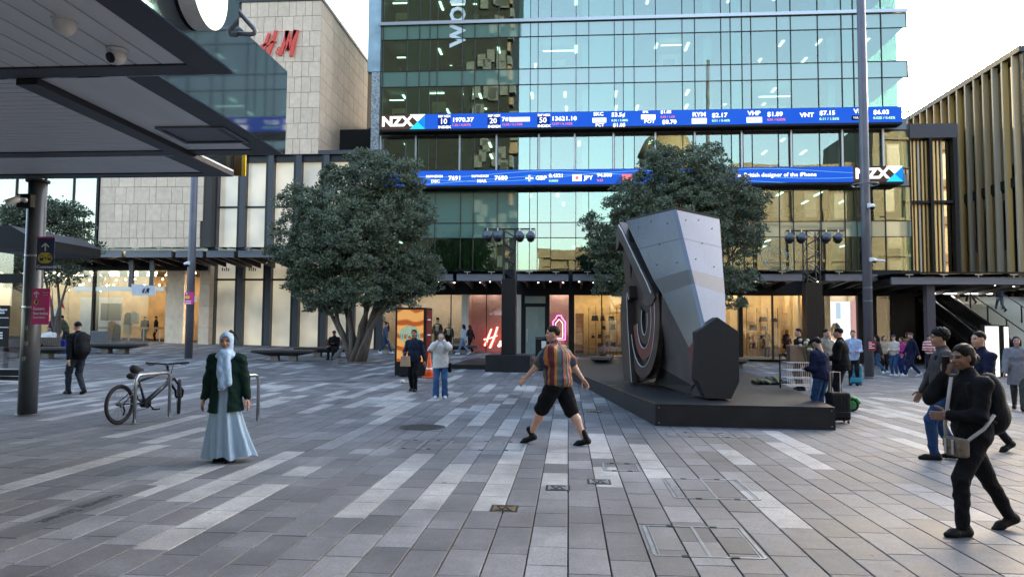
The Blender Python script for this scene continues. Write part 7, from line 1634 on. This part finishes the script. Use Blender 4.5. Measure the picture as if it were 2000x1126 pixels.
for lab, u, v, H, hd, ps, tc, bc, hr in (('girl in tan vest and black trousers near the escalator', 1727, 727, 1.62, 180, STAND, (.36, .28, .20), (.014, .014, .016), ('long', (.01, .008, .008))),
        ('person in cream sweater holding a pale bag near escalator', 1748, 733, 1.66, 120, HOLD, (.55, .50, .42), (.03, .07, .16), ('cap', (.02, .025, .05))),
        ('girl in magenta top and patterned blue trousers', 1764, 732, 1.58, 100, HOLD, (.42, .045, .24), (.02, .03, .12), ('bob', (.05, .02, .012))),
        ('person in navy coat walking left towards the pole', 1783, 735, 1.78, 90, WALK, (.012, .015, .04), (.015, .02, .06), ('short', (.08, .05, .03))),
        ('person in dark clothes striding half behind the tall pole', 1716, 730, 1.66, 60, WALKB, (.03, .028, .03), (.05, .09, .16), ('long', (.01, .008, .008))),
        ('person with long brown hair at the foot of the escalator', 1776, 722, 1.8, 20, STAND, (.20, .11, .05), (.02, .02, .03), ('long', (.06, .03, .015)))):
    person(lab, u, v, H, hd, ps, top=tc, bottom=bc, hair=hr, skin='light', shoes=(.6, .6, .6), res=.024)
person('person in red and white striped jumper with a cream bag', 1815, 728, 1.66, 170, HOLD, topmat=stripes('red_white_stripe', [(.62, .58, .55), (.45, .03, .04)], .13, 2), bottom=(.02, .02, .03), hair=('short', (.012, .009, .008)), skin='olive', res=.022)
for lab, k, x, hd, tc, bc in (('person in dark clothes on the upper stairs at left', 21, XS0 + .45, 10, (.012, .012, .016), (.012, .012, .016)), ('person in denim climbing the middle of the stairs', 18, XS0 + 1.5, 8, (.03, .05, .08), (.10, .14, .18)), ('person in orange top at the head of the stairs', 24, XS0 + 4.0, 175, (.40, .12, .06), (.04, .03, .03))):
    person(lab, 1850 + k, 600, 1.68, hd, WALK if hd < 90 else STAND, top=tc, bottom=bc, skin='light', res=.028, pos=(x, YS0 + (YS1 - YS0) * (k + .5) / NS, ZST * (k + 1) / NS - .004))
# ---- middle
dj = person('woman in dark navy jacket and black leggings holding a paper bag', 808, 763, 1.64, 176, dict(WALK, fl=(-.08, .12, .085), fr=(.08, -.10, .085), hl=(-.30, -.05, .82), hr=(.22, .24, .98)), top=(.016, .022, .042), bottom=(.010, .010, .012), hair=('bun', (.012, .009, .008)), skin='tan', fat=1.12, res=.015, hem=.84)
q = MB(); q.prism([(-.13, 0, 0), (.13, 0, 0), (.11, 0, .26), (-.11, 0, .26)], (0, .1, 0)); q.tube([(-.06, .05, .26), (-.05, .05, .36), (.05, .05, .36), (.06, .05, .26)], .006, 5); o = q.build('paper_bag', mat('kraft_paper', (.42, .28, .17), .8)); wp = dj[0].location; o.location = (wp.x - .17, wp.y - .34, wp.z + .66); tag(o, 'brown paper bag carried by the woman in navy jacket', 'bag')
wj = person('woman in white jacket and flared jeans raising a phone to take a picture', 860, 777, 1.60, 188, dict(STAND, fl=(-.12, 0, .085), fr=(.12, .03, .085), hl=(-.06, .27, 1.50), hr=(.07, .27, 1.48), pl=(-.8, .2, -.8), pr=(.8, .2, -.8), curl=.7), top=(.60, .59, .56), bottom=(.045, .11, .24), hair=('bun', (.012, .009, .008)), skin='light', shoes=(.6, .6, .6), fat=1.05, res=.015, hem=.80, loose=.04, flare=.035)
ph_ = MB(); ph_.cbox(-.04, .04, .26, .27, 1.50, 1.66, .004); o = ph_.build('phone', M_white); o.location = wj[0].location; o.rotation_euler = wj[0].rotation_euler; o.scale = wj[0].scale; tag(o, 'white phone raised by the woman in white jacket', 'phone')
V, Q = sdf([('b', (-.24, -.04, .80), (.05, .11, .13), .04), ('c', (-.22, -.04, .9), (-.12, -.03, 1.40), .012, .012)], .018, .02); on_person('shoulder_bag', 'black shoulder bag of the woman in white jacket', 'bag', wj, V, Q, cloth((.012, .012, .014), .5))
person('person in blue puffer jacket and jeans walking behind the tree', 752, 690, 1.68, 262, WALK, top=(.06, .09, .14), bottom=(.03, .06, .13), hair=('short', (.012, .009, .008)), skin='olive', shoes=(.6, .6, .6), res=.022)
person('woman in denim overalls walking beside the window shoppers', 906, 692, 1.68, 80, WALK, top=(.30, .36, .44), bottom=(.12, .19, .30), hair=('long', (.012, .009, .008)), skin='olive', shoes=(.6, .6, .6), res=.022)
person('woman with long reddish hair and black bag by shop window', 918, 690, 1.66, 60, WALKB, top=(.03, .02, .02), bottom=(.014, .014, .016), hair=('long', (.09, .025, .015)), skin='light', shoes=(.5, .5, .5), res=.022)
# ---- left
g = G(648, 702); person('person in black sitting on the bench left of the tree', 648, 700, 1.72, 175, SIT, top=(.012, .012, .014), bottom=(.02, .02, .022), hair=('cap', (.01, .01, .01)), skin='brown', fat=1.25, res=.02, pos=(g.x, g.y + .35, gz(g.x, g.y)))
bm = person('man in black cap and grey trousers walking away at left', 148, 769, 1.77, 62, dict(WALK, fl=(-.08, .20, .085), fr=(.08, -.18, .12)), top=(.016, .018, .022), bottom=(.035, .042, .055), hair=('beanie', (.008, .009, .012)), skin='light', fat=1.12, res=.015, hem=.84, loose=.035)
backpack(bm, 'large black backpack on the man at left', big=1.15)
g = G(95, 697); person('man in white puffer jacket sitting and reading on the left bench', 95, 690, 1.72, 195, SIT, top=(.62, .60, .56), bottom=(.012, .012, .014), hair=('short', (.012, .009, .008)), skin='tan', fat=1.2, res=.02, loose=.05, pos=(g.x, g.y, gz(g.x, g.y)))
person('person in dark coat standing behind the left bench', 105, 686, 1.74, 200, STAND, top=(.05, .05, .07), bottom=(.03, .03, .04), skin='light', res=.024)
person('person in olive jacket bending over a blue bag at left', 128, 684, 1.70, 100, HOLD, top=(.07, .08, .05), bottom=(.03, .03, .04), skin='light', res=.024, lean=.35)
q = MB(); g = G(112, 690); q.cbox(-.25, .25, -.15, .15, 0, .62, .04); o = q.build('blue_bag', mat('bright_blue_nylon', (.01, .03, .42), .5)); o.location = (g.x, g.y + .3, gz(g.x, g.y)); tag(o, 'bright blue bag standing beside the left bench', 'bag')
for lab, u, hd in (('shopper in dark coat inside the left shop, right one', 312, 120), ('shopper in dark coat inside the left shop, left one', 290, 60)): person(lab, u, 668, 1.7, hd, STAND, top=(.02, .02, .025), bottom=(.02, .02, .022), skin='light', res=.028, pos=(XF(u, YL + 2.6), YL + 2.6, zc0))
for lab, u in (('shop assistant behind the counter, right of the shelves', 1533), ('shop assistant behind the counter, left of the other', 1494)): person(lab, u, 690, 1.66, 180, STAND, top=(.03, .02, .02), bottom=(.02, .02, .02), hair=('long', (.015, .01, .01)), skin='light', res=.028, pos=(XF(u, YF + 1.8), YF + 1.8, .28))

# ================================================================== LOOSE THINGS AROUND THE PLATFORM
# flag on a stick at left
fl_ = thing('flag', 'small red black white green flag on a stick by the left bench', 'flag', G(112, 690))
fl_.location.y += .2; g = fl_.location
q = MB(); q.tube([P(104, 662, g.y), P(126, 583, g.y)], .012, 6); wb(q, 'stick', M_wht, fl_)
for pts, m_ in ((((106, 608), (114, 596), (112, 618), (106, 622)), M_white), (((107, 618), (116, 592), (121, 590), (116, 615), (109, 622)), M_black), (((113, 598), (125, 581), (122, 590), (127, 604), (119, 598)), mat('flag_red', (.5, .02, .03), .7)), (((105, 617), (111, 619), (110, 624), (106, 622)), mat('flag_green', (.02, .22, .07), .7))):
    q = MB(); q.prism([P(u_, v_, g.y - .02) for u_, v_ in pts], (0, .012, 0)); wb(q, 'flag_cloth', m_, fl_)
# grey utility box
x, y = at(180, 684); q = MB(); q.cbox(-.35, .35, -.25, .25, 0, .95, .02); o = q.build('utility_box', M_grey); o.location = (x, y + .6, gz(x, y)); tag(o, 'grey utility box between bench and left shop', 'box')
# suitcases
def suitcase(label, u, v, w, h, d, m_, rz):
    g = G(u, v); t = thing('suitcase', label, 'suitcase', (g.x, g.y, gz(g.x, g.y)), R(rz))
    V, Q = sdf([('b', (0, 0, h / 2 + .05), (w / 2, d / 2, h / 2), .05)], .014, .01, lambda D, X, Y, Z: D + .002 * np.sin(90 * X)); add_np('shell', V, Q, m_, t)
    for sx in (-1, 1):
        for sy in (-1, 1): q = MB(); q.tube([(sx * w * .4 - .01, sy * d * .3, .025), (sx * w * .4 + .01, sy * d * .3, .025)], .025, 10); q.build('wheel', M_rubber, t)
    q = MB(); q.tube([(-.1, d * .3, h + .03), (-.1, d * .3, h + .42), (.1, d * .3, h + .42), (.1, d * .3, h + .03)], .009, 6); q.build('pull_handle', M_steel, t)
    q = MB(); q.box(-w * .38, w * .38, -d / 2 - .012, -d / 2 + .01, h * .45, h * .47); q.build('zip_line', M_black, t); q = MB(); q.cbox(-w * .4, w * .4, -d / 2 - .04, -d / 2 + .01, .1, h * .42, .015); q.build('front_pocket', m_, t)
suitcase('black cabin suitcase on wheels beside the young man in navy', 1637, 825, .40, .52, .25, cloth((.012, .012, .014), .6), 10)
suitcase('bright teal hard suitcase behind the man in black jacket', 1671, 752, .38, .62, .26, mat('teal_shell', (.01, .20, .30), .3, coat=.4), -8)
# luggage trolley with basket
g = G(1562, 790); tr = thing('luggage_trolley', 'silver wire basket luggage trolley beside the platform', 'trolley', (g.x, g.y, gz(g.x, g.y)))
q = MB()
for z in (.45, .62, .8, .98): q2 = MB(); q2.tube([(-.34, -.25, z), (.34, -.25, z), (.34, .25, z), (-.34, .25, z), (-.34, -.25, z)], .010, 5); q2.build('basket_rail', M_steel, tr)
for k in range(17): q2 = MB(); x_ = -.34 + k * .0425; q2.tube([(x_, -.25, .45), (x_, -.25, .98)], .006, 4); q2.build('basket_wire', M_steel, tr)
for k in range(12): q2 = MB(); y_ = -.25 + k * .0455; q2.tube([(-.34, y_, .45), (.34, y_, .45)], .006, 4); q2.build('basket_floor_wire', M_steel, tr)
q = MB(); q.tube([(-.36, .25, .08), (-.36, .28, 1.15), (.36, .28, 1.15), (.36, .25, .08)], .02, 8); q.build('upright_frame', M_dark, tr, True); q = MB(); q.tube([(-.3, -.3, .12), (-.3, .3, .12), (.3, .3, .12), (.3, -.3, .12), (-.3, -.3, .12)], .018, 6); q.build('base_frame', M_steel, tr)
for sx in (-1, 1):
    for sy in (-1, 1): q = MB(); q.tube([(sx * .3 - .02, sy * .28, .07), (sx * .3 + .02, sy * .28, .07)], .07, 12); q.build('wheel', M_rubber, tr)
# carton with flowers on the trolley
bxp = MB(); bxp.cbox(-.22, .22, -.15, .15, 0, .38, .008); o = bxp.build('cardboard_carton', mat('brown_card', (.30, .20, .13), .85)); o.location = (g.x - .02, g.y + .02, gz(g.x, g.y) + .99); tag(o, 'brown cardboard carton on top of the luggage trolley', 'carton')
fb = thing('flower_bunch', 'bunch of cream roses standing on the trolley carton', 'flowers', (g.x + .16, g.y - .2, gz(g.x, g.y) + .72)); rf = random.Random(2)
for k in range(14):
    x_, y_, z_ = rf.uniform(-.2, .2), rf.uniform(-.1, .1), rf.uniform(.55, .85); q = MB(); q.tube([(x_ * .15, 0, 0), (x_ * .5, y_ * .5, z_ * .55), (x_, y_, z_)], .006, 4); q.build('stem', mat('stem_green', (.05, .08, .03), .7), fb); q = MB(); q.ell((x_, y_, z_), (.045, .045, .04), 10, 6); q.build('bloom', mat('cream_rose', (.55, .50, .38), .8, var=.3, scale=40), fb, True)
for k in range(10): x_, z_ = rf.uniform(-.16, .16), rf.uniform(.2, .6); q = MB(); q.add([(x_, -.02, z_), (x_ + .05, -.06, z_ + .03), (x_ + .09, -.04, z_ + .08), (x_ + .03, .0, z_ + .06)], [(0, 1, 2, 3)]); q.build('leaf', MATS['stem_green'], fb)
# kick scooter lying behind the suitcase
g = G(1664, 803); ks = thing('kick_scooter', 'green and white hire scooter parked behind the suitcase', 'scooter', (g.x, g.y, gz(g.x, g.y)), R(150)); M_lime = mat('scooter_green', (.03, .28, .05), .4)
for x_ in (0, .85):
    q = MB(); q.tube([(x_ + .115 * math.cos(2 * math.pi * k / 24), 0, .14 + .115 * math.sin(2 * math.pi * k / 24)) for k in range(25)], .028, 8, cap=False); q.build('wheel', M_rubber, ks, True); q = MB(); q.lathe([(.085, -.02), (.085, .02)], 18, (x_, 0, .14), M=Matrix.Rotation(R(90), 3, 'X')); q.build('hub', M_lime if x_ == 0 else M_white, ks)
q = MB(); q.cbox(.08, .72, -.08, .08, .12, .17, .015); q.build('deck', M_white, ks); q = MB(); q.tube([(.72, 0, .15), (.83, 0, .30), (.74, 0, 1.05)], [.04, .035, .028], 10); q.build('steering_column', M_white, ks, True); q = MB(); q.tube([(.74, -.24, 1.08), (.74, 0, 1.05), (.74, .24, 1.08)], .016, 8); q.build('handlebar', M_black, ks); q = MB(); q.tube([(-.16, 0, .17), (-.1, 0, .27), (.02, 0, .3), (.12, 0, .24)], .035, 8, flat=.9); q.build('mudguard', M_lime, ks, True)
# heap of clothes on the platform
g = PZ(1500, 750, ZT); V, Q = sdf([('e', (0, 0, .05), (.42, .24, .07)), ('e', (.15, .05, .12), (.24, .18, .08)), ('e', (-.2, -.05, .08), (.2, .16, .06)), ('c', (.3, 0, .05), (.55, -.1, .03), .06, .03)], .02, .04, lambda D, X, Y, Z: np.maximum(D + .018 * np.sin(22 * X + 14 * Y) * np.sin(19 * Y - 8 * X + 3) + .01 * np.sin(45 * X + 30 * Z), -Z))
o = bpy.data.objects.new('clothes_heap', npmesh('clothes_heap', V, Q, stripes('olive_heap', [(.02, .02, .022), (.03, .035, .02), (.13, .16, .04), (.02, .02, .02)], .3, 0, .6))); COL.objects.link(o); o.location = g; tag(o, 'heap of black and olive clothes on the platform edge', 'clothes')
